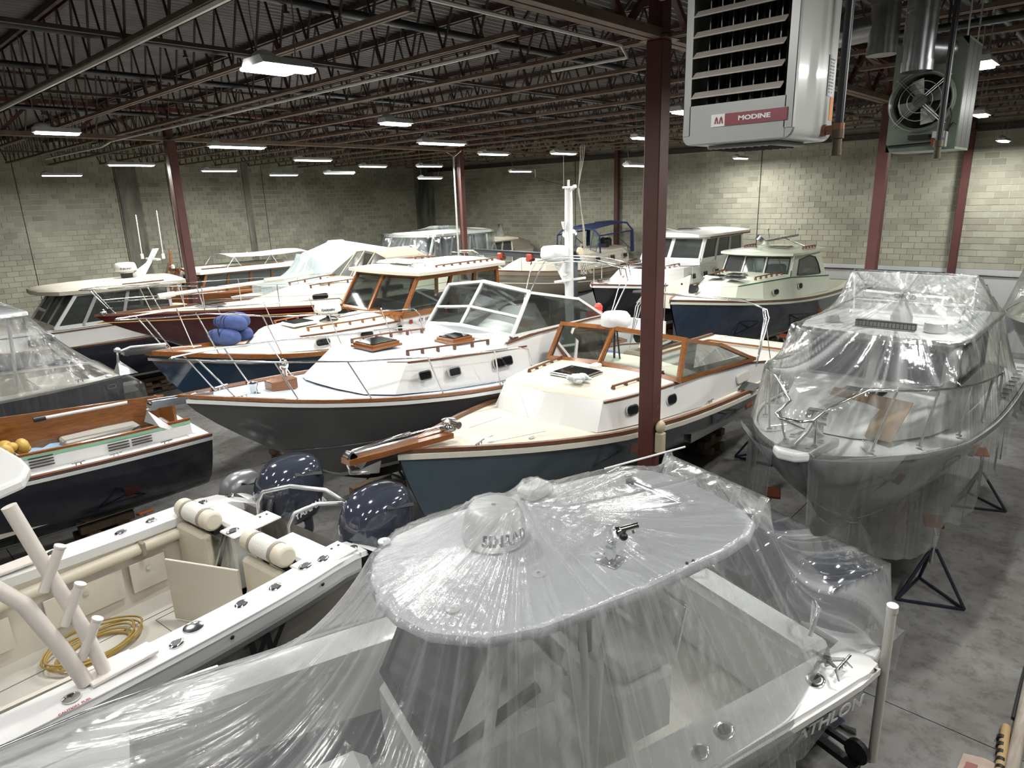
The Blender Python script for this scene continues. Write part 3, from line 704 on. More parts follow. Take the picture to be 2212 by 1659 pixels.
# ---------------------------------------------------------------- plastic sheet: a membrane relaxed over what it covers
def vnoise(x, seed=0):
    x = np.asarray(x, float); i = np.floor(x).astype(int); f = x-i; f = f*f*(3-2*f)
    h = lambda k: np.modf(np.abs(np.sin((k+seed*57.3)*12.9898)*43758.5453))[0]
    return h(i)*(1-f)+h(i+1)*f
def drape(name, m, parent, X, Yh, zedge, obs, centre, nu=130, nv=90, it=900, skirt=None, wr=(46, .035), endz=None, hold=None, over=1.0, sag=0., kind=None, uvs=(1, 1), open_aft=False):
    """X=(x0,x1); Yh(x) half width of the edge; zedge(x) edge height; obs(Xg,Yg)->height or -9; relaxed so it never dips below obs"""
    u = np.linspace(0, 1, nu); v = np.linspace(-1, 1, nv)
    xg = X[0]+(X[1]-X[0])*u; yh = np.array([Yh(x) for x in xg]); XX = np.repeat(xg[:, None], nv, 1); YY = yh[:, None]*v[None, :]
    ze = np.array([zedge(x) for x in xg]); O = obs(XX, YY)
    Z = np.maximum(O, ze[:, None]+0*YY)
    fix = np.zeros_like(Z, bool); fix[:, 0] = fix[:, -1] = True; fix[0, :] = fix[-1, :] = True
    if open_aft: fix[0, :] = False
    Zf = np.repeat(ze[:, None], nv, 1)
    if hold is not None:
        hm, hz = hold(XX, YY); fix |= hm; Zf = np.where(hm, hz, Zf)
    Z = np.where(fix, Zf, Z)
    du = (X[1]-X[0])/(nu-1); dv = (2*yh/(nv-1))[:, None]; wu = 1/du**2; wv = 1/np.maximum(dv, .004)**2
    # coarse start then relaxation
    for k in range(it):
        N = Z.copy()
        a = np.empty_like(Z); a[1:-1] = Z[2:]+Z[:-2]; a[0] = 2*Z[1]; a[-1] = 2*Z[-2]
        b = np.empty_like(Z); b[:, 1:-1] = Z[:, 2:]+Z[:, :-2]; b[:, 0] = 2*Z[:, 1]; b[:, -1] = 2*Z[:, -2]
        N = (wu*a + wv*b)/(2*wu+2*wv) - sag
        N = Z + 1.0*(N-Z); N = np.maximum(N, O); Z = np.where(fix, Zf, N)
    free = np.clip((Z-O-.02)/.25, 0, 1)
    ang = np.arctan2(YY-centre[1], XX-centre[0]); rad = np.hypot(YY-centre[1], XX-centre[0])
    wv_ = (vnoise(ang*wr[0]/(2*PI)*2+200, 1)-.5)*1.0 + (vnoise(ang*wr[0]*2.7/(2*PI)*2+300, 2)-.5)*.5
    edge = np.minimum(np.minimum(1-np.abs(v)[None, :], 1)*6, 1)*np.minimum(np.minimum(u, 1-u)[:, None]*10, 1)
    Z = Z + wv_*wr[1]*free*np.clip(edge, 0, 1)
    fold = np.clip(np.abs(wv_)*1.3-.25, 0, 1)*free - (1-free)*.36
    rows = [[(XX[i, j], YY[i, j], Z[i, j]) for j in range(nv)] for i in range(nu)]
    UV = np.stack([ang/(2*PI)*uvs[0], rad*.25*uvs[1]], -1)
    mb = MB().grid(rows); uv = UV.reshape(-1, 2); fo = fold.ravel()
    if skirt:
        for sd, j in ((1, nv-1), (-1, 0)):
            drop = skirt(sd); idx = [i for i in range(nu) if drop(xg[i]) is not None]
            if not idx: continue
            pr = []; us = []; ff = []
            for k in range(9):
                t = k/8; row = []
                for i in idx:
                    d, out = drop(xg[i]); w_ = (vnoise(xg[i]*5+sd*40, 5)-.5)*.10*t + (vnoise(xg[i]*14+sd*11, 6)-.5)*.04*t
                    row.append((xg[i], YY[i, j]+sd*(.012+out*math.sin(t*PI/2)*.5+w_*1.), Z[i, j]-d*t*(1+.25*(vnoise(xg[i]*2.3+sd*9, 8)-.5))))
                    us.append((xg[i]*.30, t*.3)); ff.append(min(1, abs(w_)*6*t))
                pr.append(row)
            mb.grid(pr); uv = np.concatenate([uv, np.array(us)]); fo = np.concatenate([fo, np.array(ff)])
    return mb.build(name, m, parent, 180, uv=uv, attrs={'fold': fo}, kind=kind), (xg, yh, Z)
def obs_list(items):
    """items: ('box',x0,x1,y0,y1,z[,slope_x]) | ('disc',x,y,r,z) | ('line',x0,y0,z0,x1,y1,z1,r)"""
    def f(X, Y):
        O = np.full(X.shape, -9.)
        for it in items:
            if it[0] == 'box':
                _, a, b, c, d, z = it[:6]; zz = z + (it[6]*(X-a) if len(it) > 6 else 0)
                O = np.where((X >= a) & (X <= b) & (Y >= c) & (Y <= d), np.maximum(O, zz), O)
            elif it[0] == 'disc':
                _, x, y, r, z = it; O = np.where(np.hypot(X-x, Y-y) <= r, np.maximum(O, z), O)
            elif it[0] == 'line':
                _, x0, y0, z0, x1, y1, z1, r = it; t = np.clip(((X-x0)*(x1-x0)+(Y-y0)*(y1-y0))/((x1-x0)**2+(y1-y0)**2), 0, 1)
                O = np.where(np.hypot(X-x0-t*(x1-x0), Y-y0-t*(y1-y0)) <= r, np.maximum(O, z0+(z1-z0)*t), O)
            else:
                zz = it[1](X, Y); O = np.maximum(O, zz)
        return O
    return f
# ================================================================ grey lobster yacht (centre)
grey_hull = mat('grey_topsides', (.135, .135, .14), .16, coat=.6)
lblue = mat('pale_blue_nonskid', (.50, .57, .65), .6, noise=(1.5, (.44, .52, .61), (.4, .6)), bump=(150, .3))
navy = mat('navy_topsides', (.010, .013, .028), .07, coat=1)
boot_w = mat('white_boot_stripe', (.7, .7, .7), .3)
boot_b = mat('black_boot_stripe', (.01, .01, .012), .3)
def yacht():
    b = Boat('lobster_yacht', 'grey hulled lobster yacht with pale blue decks and a white framed windshield', (-9.2, 13.8), -90, 10.62,
        [(0, 1.38), (2, 1.55), (4.5, 1.66), (6.5, 1.62), (7.8, 1.42), (8.8, 1.08), (9.7, .62), (10.35, .2), (10.62, .02)],
        [(0, 2.05), (2.5, 2.08), (5, 2.2), (7, 2.38), (9, 2.64), (10.62, 2.93)],
        [(0, .75), (3, .62), (7, .62), (8.8, .72), (9.8, 1.05), (10.62, 1.6)], .98, rake=1.5, pw=(.3, 1.15), boot=.09)
    r = b.root
    b.hull(grey_hull, boot_w, paint_black)
    b.deck(lblue, 5.0, 10.6); b.side_deck(lblue, 0, 5.0, .34)
    b.rail_strip('toe_rail', teak, 0, .02, 0, .055, .045); b.rail_strip('rub_strip', white, 0, -.012, -.07, .03, .05)
    # spray knuckle
    kn = MB()
    for sd in (1, -1):
        kn.tube([(x, sd*(y+.008), z) for x, y, z in [(*b.section(t, 1.42+.35*t), 1.42+.35*t) for t in [.25+.72*i/20 for i in range(21)]]], .014, 6)
    kn.build('spray_knuckle', grey_hull, r, 60)
    b.cockpit(white, lblue, .05, 4.9, .36, 1.45, front=False)
    # trunk cabin
    tb = [(4.9, 1.3, 2.2), (6, 1.3, 2.3), (7, 1.26, 2.4), (7.9, 1.14, 2.52), (8.3, .9, 2.58), (8.5, .45, 2.64), (8.55, 0.05, 2.66)]
    tt = [(4.9, 1.18, 2.78), (6, 1.17, 2.86), (6.9, 1.12, 2.93), (7.5, 1.0, 2.97), (7.75, .8, 2.99), (7.87, .4, 3.0), (7.9, 0.05, 3.0)]
    trunk(r, tb, tt, white, lblue, .07, 'trunk_cabin', smooth=70)
    for sd in (1, -1): ribbon(MB(), [V(p)+V(0,0,-.05)+V(.0, sd*0,0) for p in [(x, sd*(y+.012), z) for x, y, z in tt[:6]]], .03, .03).build('trunk_trim', teak_d, r)
    ribbon(MB(), [V(x+.012, s*y, z-.05) for x, y, z, s in [(*tt[4], 1), (*tt[5], 1), (*tt[6], 1), (*tt[6], -1), (*tt[5], -1), (*tt[4], -1)]], .03, .03).build('trunk_trim', teak_d, r)
    hatch(r, (7.38, .02, 3.05), .56, .56); hatch(r, (6.0, .45, 2.94), .46, .46, h=.1)
    grab_rail(r, [(7.35, .78, 2.99), (6.6, .88, 2.95), (5.6, .92, 2.88)], 5); grab_rail(r, [(7.35, -.78, 2.99), (6.6, -.88, 2.95), (5.6, -.92, 2.88)], 5)
    for x, y, z, w, h in ((7.36, 1.222, 2.72, .26, .16), (6.76, 1.255, 2.66, .26, .16), (5.62, 1.27, 2.6, .46, .17)):
        f = portlight(r, (x, y, z), (-1, .03, -.02), (0, -.28, 1), w, h, .05, .022)
    # deckhouse sides and windshield
    def coaming(sd):
        P = [(5.4, sd*1.16, 2.88), (4.6, sd*1.22, 2.95), (3.0, sd*1.25, 2.97), (1.9, sd*1.27, 2.95), (1.35, sd*1.27, 2.2), (1.2, sd*1.28, 2.1)]
        Q = [(x, y*1.03, 2.1) for x, y, z in P]
        MB().grid([[V(p), V(q)] for p, q in zip(P, Q)]).grid([[V(p)+V(0,-sd*.06,0), V(q)+V(0,-sd*.06,0)] for p, q in zip(P, Q)]).grid([[V(p), V(p)+V(0,-sd*.06,0)] for p in P]).build('deckhouse_side', white, r)
        ribbon(MB(), [V(p)+V(0,0,-.012) for p in P[:4]], .06, .03).build('coaming_cap', teak_d, r)
    coaming(1); coaming(-1)
    MB().grid([[(5.4-.0, 1.16-2.32*i/8, 2.80-.0+.10*(1-(1-i/4)**2)), (5.32, 1.16-2.32*i/8, 3.0+.11*(1-(1-i/4)**2))] for i in range(9)]).grid([[(5.32, 1.16-2.32*i/8, 3.0+.11*(1-(1-i/4)**2)), (4.7, 1.16-2.32*i/8, 3.0+.11*(1-(1-i/4)**2))] for i in range(9)]).build('windshield_shelf', white, r)
    A = dict(c=(5.42, 0, 3.1), p=(5.25, 1.17, 2.99), s=(5.25, -1.17, 2.99), C=(4.78, 0, 3.84), P=(4.68, 1.1, 3.7), S=(4.68, -1.1, 3.7))
    for e, f, E_, F_ in (('p', 'c', 'P', 'C'), ('c', 's', 'C', 'S')):
        window(r, [A[e], A[f], A[F_], A[E_]], .055, .05, white, wglass, 'windshield_frame', bars=(((0, 3, .42), (1, 2, .42)),))
    for sd, e, E_ in ((1, 'p', 'P'), (-1, 's', 'S')):
        q = [A[e], (2.55, sd*1.25, 2.97), (3.35, sd*1.2, 3.42), A[E_]]
        if sd < 0: q = [q[1], q[0], q[3], q[2]]
        window(r, q, .05, .045, white, wglass, 'side_window')
    ribbon(MB(), [A['P'], A['C'], A['S']], .07, .04).build('windshield_cap', white, r)
    # anchor gear on the foredeck
    MB().box((9.15, .0, 2.78), (.42, .24, .17), ch=.012).build('teak_box', teak, r)
    MB().cyl((9.05, -.05, 2.85), (9.05, -.05, 3.0), .04, n=12).ell((9.05, -.05, 3.06), (.075, .075, .09), 14, 10).build('search_light', steel, r, 60)
    MB().lathe([(.13, 0), (.13, .03), (.06, .06), (.05, .12), (.075, .17), (.075, .2), (.03, .22)], (9.62, .06, 2.72), 16).build('windlass', steel, r, 50)
    ch = MB()
    for i in range(14): ch.tube([(9.7+.06*i+.03*math.cos(a), .05*math.sin(i*.5)*.3+.016*math.sin(a), 2.755+.012*i*.5) for a in [2*PI*k/6 for k in range(6)]], .006, 4, closed=True)
    ch.build('anchor_chain', steel2, r, kind='stuff')
    for p in ((9.75, .55), (9.45, .6)): MB().cyl((p[0], p[1]*.6, 2.69), (p[0], p[1]*.6, 2.71), .045, n=12).build('deck_plate', steel, r)
    MB().bar((10.2, -.06, 2.87), (11.0, -.06, 2.93), .03, .1).bar((10.2, .06, 2.87), (11.0, .06, 2.93), .03, .1).bar((10.3, 0, 2.84), (10.95, 0, 2.88), .1, .02).cyl((10.98, -.08, 2.9), (10.98, .08, 2.9), .045, n=12).build('bow_roller', steel, r, 50)
    MB().bar((10.4, 0, 2.93), (11.05, 0, 2.86), .045, .03).add([(11.05, -.2, 2.66), (11.0, .2, 2.66), (10.7, .03, 2.45), (10.7, -.03, 2.45), (11.05, 0, 2.86)], [(0,1,2,3), (0,1,4), (1,2,4), (2,3,4), (3,0,4)]).build('anchor', steel2, r)
    # rails
    for sd in (1, -1):
        top = [(10.6, sd*.06, 3.48), (10.25, sd*.38, 3.42), (9.6, sd*.78, 3.33), (8.6, sd*1.2, 3.2), (7.4, sd*1.45, 3.06), (6.4, sd*1.58, 2.97), (5.6, sd*1.63, 2.9), (5.35, sd*1.63, 2.82), (5.2, sd*1.62, 2.26)]
        feet = []
        for x, xf in ((10.4, 10.0), (9.6, 9.3), (8.7, 8.35), (7.45, 7.2), (6.15, 6.0)):
            i = max(k for k in range(len(top)) if top[k][0] >= x); t = (top[i][0]-x)/(top[i][0]-top[i+1][0]); feet.append((lerp(top[i], top[i+1], t), b.pt(xf, sd, .08, .01)))
        b.stanchions(top, .0135, feet=feet)
    MB().tube([(10.6, .06, 3.48), (10.66, 0, 3.48), (10.6, -.06, 3.48)], .0135, 8).build('pulpit_nose', steel, r, 60)
    for sd in (1, -1): cleat(r, b.pt(5.9, sd, .16, .02)); cleat(r, b.pt(9.9, sd, .14, .02), .3)
    # side details
    MB().box((2.55, 1.31, 2.62), (.14, .02, .2), ch=.008).build('vent', black, r)
    MB().lathe([(.12, 0), (.12, .13), (.1, .15), (.05, .17), (.04, .32), (.02, .34)], (2.5, 1.36, 2.1), 14).build('deck_fill_post', white, r, 50)
    for k in (0, 1): MB().bar((1.85+.16*k, 1.315, 2.62), (1.78+.2*k, 1.315, 2.8), .012, .006).box((1.76+.2*k, 1.317, 2.79), (.09, .006, .06), ch=.002).build('flag_decal', mat('decal_blue', (.06, .07, .12), .5), r)
    # helm, seat and cabin bulkhead inside
    MB().lathe([(.2, -.014), (.214, 0), (.2, .014), (.186, 0), (.2, -.014)], (4.4, -.45, 2.78), 20, Matrix.Rotation(R(-70), 3, 'Y')).build('steering_wheel', teak, r, 60)
    MB().box((4.75, -.45, 2.6), (.4, .8, .6), ch=.04).build('helm_console', white, r)
    MB().box((3.2, -.5, 1.95), (.5, .5, .9), ch=.06).box((3.0, -.5, 2.55), (.14, .5, .6), ch=.05).build('helm_seat', cream, r)
    MB().box((3.3, .72, 2.1), (1.4, .6, 1.3), ch=.03).build('settee_box', wood('tambour', (.30, .20, .13), (.16, .10, .06), .4, (1, 1, 30)), r)
    MB().box((4.7, .7, 2.88), (.04, .2, .24), ch=.004).build('teak_frame', teak, r)
    MB().box((.02, 0, 1.95), (.06, 2.5, 1.0)).build('transom_inner', white, r)
    # steadying mast
    m = MB(); m.tube([(.95, -.9, 1.45), (.95, -.9, 3.2), (.95, -.9, 4.9), (.95, -.9, 5.55)], [.115, .11, .1, .09], 14)
    mast = m.box((.95, -.9, 5.58), (.34, .1, .05)).bar((.95, -.9, 5.5), (1.05, -.62, 5.6), .07).build('steadying_mast', white, r, 40)
    MB().bar((1.15, -.95, 3.55), (1.0, -.9, 3.55), .06).add([(1.0, -.9, 3.3), (1.0, -.9, 3.85), (1.3, -.95, 3.8), (1.42, -.97, 3.9), (1.42, -.97, 3.8), (1.1, -.92, 3.3)], [(0,1,2,3,4,5)]).build('radar_bracket', white, mast)
    dm = MB().lathe([(.2, -.1), (.3, -.06), (.33, 0), (.34, .05), (.32, .2), (.27, .25), (.001, .27)], (1.38, -1.0, 4.0), 28).build('radar_dome', white, mast, 40)
    MB().bar((1.5, -.9, 3.42), (.5, -.75, 3.42), .05).build('spreader', white, mast)
    MB().lathe([(.03, -.1), (.07, .06), (.07, .08)], (1.1, -.92, 4.72), 12).build('steaming_light', white, mast)
    wv = MB().tube([(.95, -.9, 5.6), (1.35, -1.25, 5.74), (1.55, -1.4, 5.82), (1.56, -1.41, 6.0)], .013, 6)
    for dx, dy, dz in ((.1, 0, 0), (-.06, .08, .05), (-.05, -.08, -.05)): wv.ell((1.56+dx, -1.41+dy, 6.0+dz), (.02, .02, .02), 6, 4)
    wv.build('wind_vane', black, mast)
    MB().tube([(.95, -.9, 5.6), (.95, -.9, 5.75)], .03, 8).tube([(1.1, -.92, 5.6), (1.1, -.92, 6.35)], .004, 4).build('masthead_light', white, mast)
    hal = MB()
    for k in range(3): hal.tube([(.85+.03*k, -.68+.02*k, 5.55), (.8, -.66+.05*k, 6.2+.02*k), (.8, -.66+.06*k, 6.5)], .008, 4); hal.tube([(.85+.03*k, -.66, 5.55), (.78-.03*k, -.6, 4.6), (.8-.06*k, -.55, 3.75), (.6-.1*k, -.5-.05*k, 3.55)], .009, 4)
    for k in range(7): hal.tube([(.76+.07*math.cos(a), -.6+.07*math.sin(a), 3.7+.16*math.sin(a+k)) for a in [2*PI*i/10 for i in range(10)]], .009, 4, closed=True)
    hal.build('halyard', mat('rope', (.42, .40, .33), .8), mast, kind=None)
    # bimini bows over the cockpit
    for dx, dz in ((0, 0), (.35, -.02), (.1, -.12)):
        MB().tube([(2.2+dx*.2, 1.25, 2.95), (1.6+dx, 1.28, 3.7+dz), (1.5+dx, 1.15, 3.95+dz), (1.45+dx, .5, 4.05+dz), (1.45+dx, -.5, 4.05+dz), (1.5+dx, -1.15, 3.95+dz), (1.6+dx, -1.28, 3.7+dz), (2.2+dx*.2, -1.25, 2.95)], .0125, 8).build('bimini_bow', steel, r, 60)
    MB().tube([(-.0, 1.2, 2.05), (-.02, 1.2, 3.35)], .012, 8).build('stern_pole', steel, r)
    return b
B4 = yacht()
yc = MB().slab([(0, 0, 0), (.3, .02, .01), (.34, .17, 0), (.1, .2, .02), (-.04, .12, 0)], .012)
o = yc.build('yellow_cloth', mat('yellow_cloth', (.42, .32, .05), .9, bump=(40, .6)), None); o.location = (-9.2+1.34, 13.8-3.45, 2.19); o.rotation_euler = (0, 0, .5); tag(o, 'folded yellow cloth lying on the pale blue side deck of the grey yacht', 'cloth')
o = MB().ell((0, 0, .14), (.22, .13, .16), 9, 6).ell((.05, .06, .28), (.1, .1, .12), 7, 5).build('red_bag', mat('red_plastic_bag', (.55, .07, .05), .45, bump=(25, 1)), None); o.location = (-9.2+.78, 13.8-2.2, 2.75); tag(o, 'crumpled red plastic bag on the settee of the grey yacht', 'bag')
for x, s in ((2.0, 1), (6.6, 1), (2.0, -1), (6.6, -1)):
    jack_stand(-9.2+s*1.25, 13.8-x, 1.15, 'jack stand under the grey yacht', 0 if s > 0 else PI, tilt=(-s*.06, 0))
for x in (2.5, 5.2, 7.6): keel_block(-9.2, 13.8-x, .60, 'timber blocking under the keel of the grey yacht')
# ================================================================ blue grey picnic launch with varnished windshield
def launch():
    bg = mat('blue_grey_topsides', (.085, .125, .155), .12, coat=.8)
    b = Boat('picnic_launch', 'blue grey launch with cream decks, a varnished windshield and a wooden bowsprit', (-6.32, 15.2), -90, 10.62,
        [(-.4, 1.05), (0, 1.15), (2, 1.48), (4.2, 1.62), (6, 1.56), (7.4, 1.36), (8.6, 1.0), (9.5, .6), (10.2, .24), (10.62, .02)],
        [(-.4, 1.96), (1, 1.9), (3, 1.88), (5, 1.93), (7.4, 2.05), (9, 2.2), (10.62, 2.4)],
        [(-.4, .95), (2, .72), (6, .62), (8.6, .68), (9.8, .8), (10.62, .98)], .86, rake=.55, pw=(.32, 1.05), boot=.07)
    r = b.root
    bx = dict(n=34)
    b.hull(bg, boot_w, paint_black)
    b.deck(cream_deck, 5.4, 10.6); b.side_deck(cream_deck, -.1, 5.4, .33)
    MB().grid([[b.pt(-.1+.75*i/4, 1, .03, -.005), b.pt(-.1+.75*i/4, -1, .03, -.005)] for i in range(5)]).build('aft_deck', cream_deck, r)
    b.rail_strip('toe_rail', teak_d, 0, .02, 0, .06, .05); b.rail_strip('rub_strip', cream, 0, -.012, -.085, .035, .07)
    b.cockpit(white, cream_deck, .62, 5.4, .36, 1.25, front=False)
    for sd in (1, -1): ribbon(MB(), [b.pt(.62+4.0*i/12, sd, .36, .02) for i in range(13)], .05, .035).build('coaming_cap', teak, r)
    ribbon(MB(), [b.pt(.62, 1, .36, .02), b.pt(.62, -1, .36, .02)], .05, .035).build('coaming_cap', teak, r)
    for z in (1.55, 1.75):
        for sd in (1, -1): MB().grid([[b.pt(1+3.8*i/10, sd, .385, 0).xy.to_3d()+V(0,0,z), b.pt(1+3.8*i/10, sd, .385, 0).xy.to_3d()+V(0,0,z+.05)] for i in range(11)]).build('liner_groove', mat('grey_line', (.30, .30, .29), .6), r)
    tb = [(3.6, 1.43, 1.9), (5.4, 1.41, 1.95), (6.6, 1.31, 2.02), (7.5, 1.13, 2.08), (7.85, 1.03, 2.1), (8.0, .45, 2.12), (8.05, .04, 2.13)]
    tt = [(3.6, 1.37, 2.36), (5.4, 1.34, 2.5), (6.6, 1.23, 2.52), (7.35, 1.06, 2.52), (7.62, .97, 2.52), (7.76, .42, 2.52), (7.8, .04, 2.52)]
    trunk(r, tb[1:], tt[1:], white, cream_deck, .13, 'trunk_cabin', smooth=25)
    for sd in (1, -1):
        P = [(x, sd*y, z) for x, y, z in tt[:2]] ; Q = [(x, sd*y, z) for x, y, z in tb[:2]]
        MB().grid([[V(p), V(q)] for p, q in zip([(2.9, sd*1.4, 2.22)]+P, [(2.9, sd*1.44, 1.88)]+Q)]).build('deckhouse_side', white, r)
        ribbon(MB(), [(2.9, sd*1.41, 2.2)]+[(x, sd*(y+.012), z-.05) for x, y, z in tt[:5]], .025, .03).build('trunk_trim', teak_d, r)
        portlight(r, (6.25, sd*1.305, 2.26), (-sd, .05, 0), (0, -sd*.16, 1), .26, .16, .07, .02)
        portlight(r, (7.15, sd*1.165, 2.29), (-sd, .14*1, 0), (0, -sd*.16, 1), .26, .16, .07, .02)
        portlight(r, (3.9, sd*1.42, 2.12), (-sd, 0, 0), (0, -sd*.14, 1), .5, .16, .05, .012, white, cream)
        grab_rail(r, [(7.2, sd*.84, 2.54), (6.0, sd*1.0, 2.54)], 4 if sd > 0 else 5)
        cleat(r, b.pt(5.2, sd, .15, .02)); cleat(r, b.pt(9.6, sd, .13, .02), .3)
    hatch(r, (7.0, .0, 2.63), .52, .6, m_frame=steel, m_glass=sglass, h=.05)
    # varnished windshield
    c, p, s_ = (6.35, 0, 2.68), (6.08, 1.33, 2.53), (6.08, -1.33, 2.53); C, Pp, Ss = (5.95, 0, 3.2), (5.78, 1.25, 3.12), (5.78, -1.25, 3.12)
    window(r, [p, c, C, Pp], .075, .06, teak, wglass, 'windshield_frame'); window(r, [c, s_, Ss, C], .075, .06, teak, wglass, 'windshield_frame')
    for sd, a, A_ in ((1, p, Pp), (-1, s_, Ss)):
        q = [a, (3.45, sd*1.41, 2.38), (3.8, sd*1.39, 2.5), (4.7, sd*1.33, 2.86), A_]
        mb = MB()
        for i in range(5): mb.bar(q[i], q[(i+1) % 5], .06, .075 if i != 1 else .05, up=(0,1,0), ext=.02)
        f = mb.build('side_window_frame', teak, r); MB().slab(q, .006, (0, sd, 0)).build('pane', wglass, f)
    MB().tube([(6.45, .02, 2.66), (5.98, .02, 3.2)], .022, 8).build('windshield_post', teak, r); MB().box((6.5, .02, 2.66), (.2, .14, .08), ch=.02).build('post_step', white, r)
    MB().cyl((5.75, -.12, 2.6), (5.75, -.12, 3.2), .02).cyl((5.75, .0, 2.6), (5.75, -.08, 3.2), .015).build('radar_post', black, r)
    MB().lathe([(.2, -.03), (.255, .0), (.265, .05), (.25, .16), (.2, .22), (.001, .235)], (5.75, -.1, 3.22), 28).build('radar_dome', white, r, 45)
    # bow gear
    sp = MB().bar((9.8, .09, 2.42), (11.35, .03, 2.52), .11, .07).bar((9.8, -.09, 2.42), (11.35, -.03, 2.52), .11, .07); sp.build('bowsprit', teak, r)
    MB().bar((10.3, 0, 2.5), (11.3, 0, 2.57), .06, .05).cyl((11.28, -.07, 2.57), (11.28, .07, 2.57), .05, n=12).bar((11.15, -.06, 2.42), (11.33, -.06, 2.6), .02, .1).bar((11.15, .06, 2.42), (11.33, .06, 2.6), .02, .1).build('bow_roller', steel, r, 50)
    MB().tube([(10.4, 0, 2.6), (11.25, 0, 2.62), (11.33, 0, 2.5), (11.3, 0, 2.36), (11.05, 0, 2.28)], .022, 8).add([(11.0, -.14, 2.3), (11.28, 0, 2.33), (11.0, .14, 2.3), (10.86, 0, 2.38)], [(0,1,2,3)]).build('anchor', steel, r, 60)
    MB().lathe([(.12, 0), (.13, .05), (.09, .1), (.1, .14), (.001, .17)], (9.75, .0, 2.46), 16).cyl((9.75, .05, 2.56), (9.75, .2, 2.56), .05, n=12).build('windlass', steel, r, 50)
    ch = MB()
    for i in range(18): ch.tube([(9.85+.06*i+.03*math.cos(a), .018*math.sin(a), 2.55+.004*i) for a in [2*PI*k/6 for k in range(6)]], .006, 4, closed=True)
    ch.build('anchor_chain', steel2, r, kind='stuff')
    hinge = mat('grey_line', (.3, .3, .29), .6)
    MB().bar((9.5, .45, 2.30), (8.5, .62, 2.22), .01, .004).bar((9.3, -.1, 2.335), (8.6, -.16, 2.29), .01, .004).build('locker_joint', hinge, r)
    for p_ in ((9.35, .38), (9.2, .2), (8.8, .62), (8.7, -.15)): MB().box((p_[0], p_[1], b.zs(p_[0])+.035), (.1, .035, .012), ch=.004).build('locker_hinge', steel2, r)
    # seats, wheel, bimini
    tan = mat('tan_vinyl', (.22, .17, .12), .5)
    for y in (.62, -.62):
        MB().box((4.55, y, 1.75), (.52, .5, .16), ch=.05).box((4.3, y, 2.1), (.15, .5, .62), ch=.06).build('helm_seat', tan, r)
        MB().cyl((4.55, y, 1.25), (4.55, y, 1.7), .05).build('seat_post', steel, r)
        for q in (.29, -.29): MB().tube([(4.32, y+q, 1.98), (4.72, y+q, 2.0), (4.8, y+q, 1.94), (4.8, y+q, 1.78)], .016, 6).build('arm_rest', steel2, r)
    MB().box((3.3, .78, 1.75), (.55, .5, .95), ch=.06).build('aft_seat', tan, r)
    MB().box((5.5, -.55, 2.1), (.5, 1.0, .7), ch=.04).build('helm_console', white, r)
    MB().lathe([(.17, -.012), (.182, 0), (.17, .012), (.158, 0), (.17, -.012)], (5.18, -.6, 2.3), 20, Matrix.Rotation(R(-65), 3, 'Y')).build('steering_wheel', teak, r, 60)
    for dx, dz in ((0, 0), (.1, .04), (-.12, -.03)):
        MB().tube([(3.3, 1.4, 2.2), (2.98+dx, 1.4, 3.05), (2.9+dx, 1.32, 3.22+dz), (2.87+dx, .9, 3.34+dz), (2.87+dx, -.9, 3.34+dz), (2.9+dx, -1.32, 3.22+dz), (2.98+dx, -1.4, 3.05), (3.3, -1.4, 2.2)], .0125, 8).build('bimini_bow', steel, r, 60)
    MB().tube([(2.9, 1.32, 3.2), (2.6, 1.38, 2.2)], .009, 6).build('bimini_brace', steel, r)
    MB().add([(2.8, -1.25, 3.28), (2.8, -1.4, 3.12), (3.0, -1.45, 3.12), (3.0, -1.3, 3.3)], [(0,1,2,3)]).build('white_tag', white, r)
    return b
B5 = launch()
rg = MB(); rn = random.Random(3)
for i in range(16): rg.ell((rn.uniform(-.14, .14), rn.uniform(-.12, .12), .035+rn.uniform(0, .05)), (rn.uniform(.04, .1), rn.uniform(.03, .07), rn.uniform(.025, .05)), 8, 5)
o = rg.build('rag_heap', mat('white_rag', (.66, .67, .67), .9, noise=(7, (.30, .50, .55), (.36, .5)), bump=(40, 1)), None, 60); o.location = (-6.32+.3, 15.2-7.35, 2.63); tag(o, 'heap of white and teal rags beside the hatch of the launch', 'rag')
o = MB().slab([(0, 0, 0), (.4, .05, 0), (.42, .3, .07), (.05, .28, .09)], .012).build('rubber_mat', mat('dark_grey_mat', (.06, .06, .062), .8), None); o.location = (-6.32+1.3, 15.2-4.1, 1.93); tag(o, 'dark grey square mat lying on the side deck of the launch', 'mat')
o = MB().box((0, 0, .12), (.5, .34, .24), ch=.08).build('blue_bag', mat('blue_nylon', (.03, .05, .26), .6, bump=(20, .8)), None); o.location = (-6.32-.75, 15.2-5.0, 2.28); tag(o, 'blue nylon bag behind the windshield of the launch', 'bag')
o = MB().box((0, 0, .45), (.7, .5, .9), ch=.05).build('seat_locker', beige, B5.root); o.location = (4.95, -.75, 1.25)
# alarm box strapped on the column side
t = thing('column_box', 'small beige box with a round sensor fixed to the nearest column', 'box', (-4.45, 7.67, 0))
MB().box((0, 0, 2.05), (.12, .11, .3), ch=.012).build('box_body', mat('aged_beige', (.42, .36, .24), .5), t); MB().ell((.0, -.0, 2.28), (.06, .09, .09), 14, 8).build('sensor_head', mat('aged_beige', (.42, .36, .24), .5), t, 60)
for x, s in ((2.4, 1), (6.4, 1), (2.4, -1), (6.4, -1)):
    jack_stand(-6.32+s*1.2, 15.2-x, 1.0, 'jack stand under the blue grey launch', 0 if s > 0 else PI, tilt=(-s*.06, 0))
for x in (2.6, 5.3, 8): keel_block(-6.32, 15.2-x, .62, 'timber blocking under the keel of the launch')
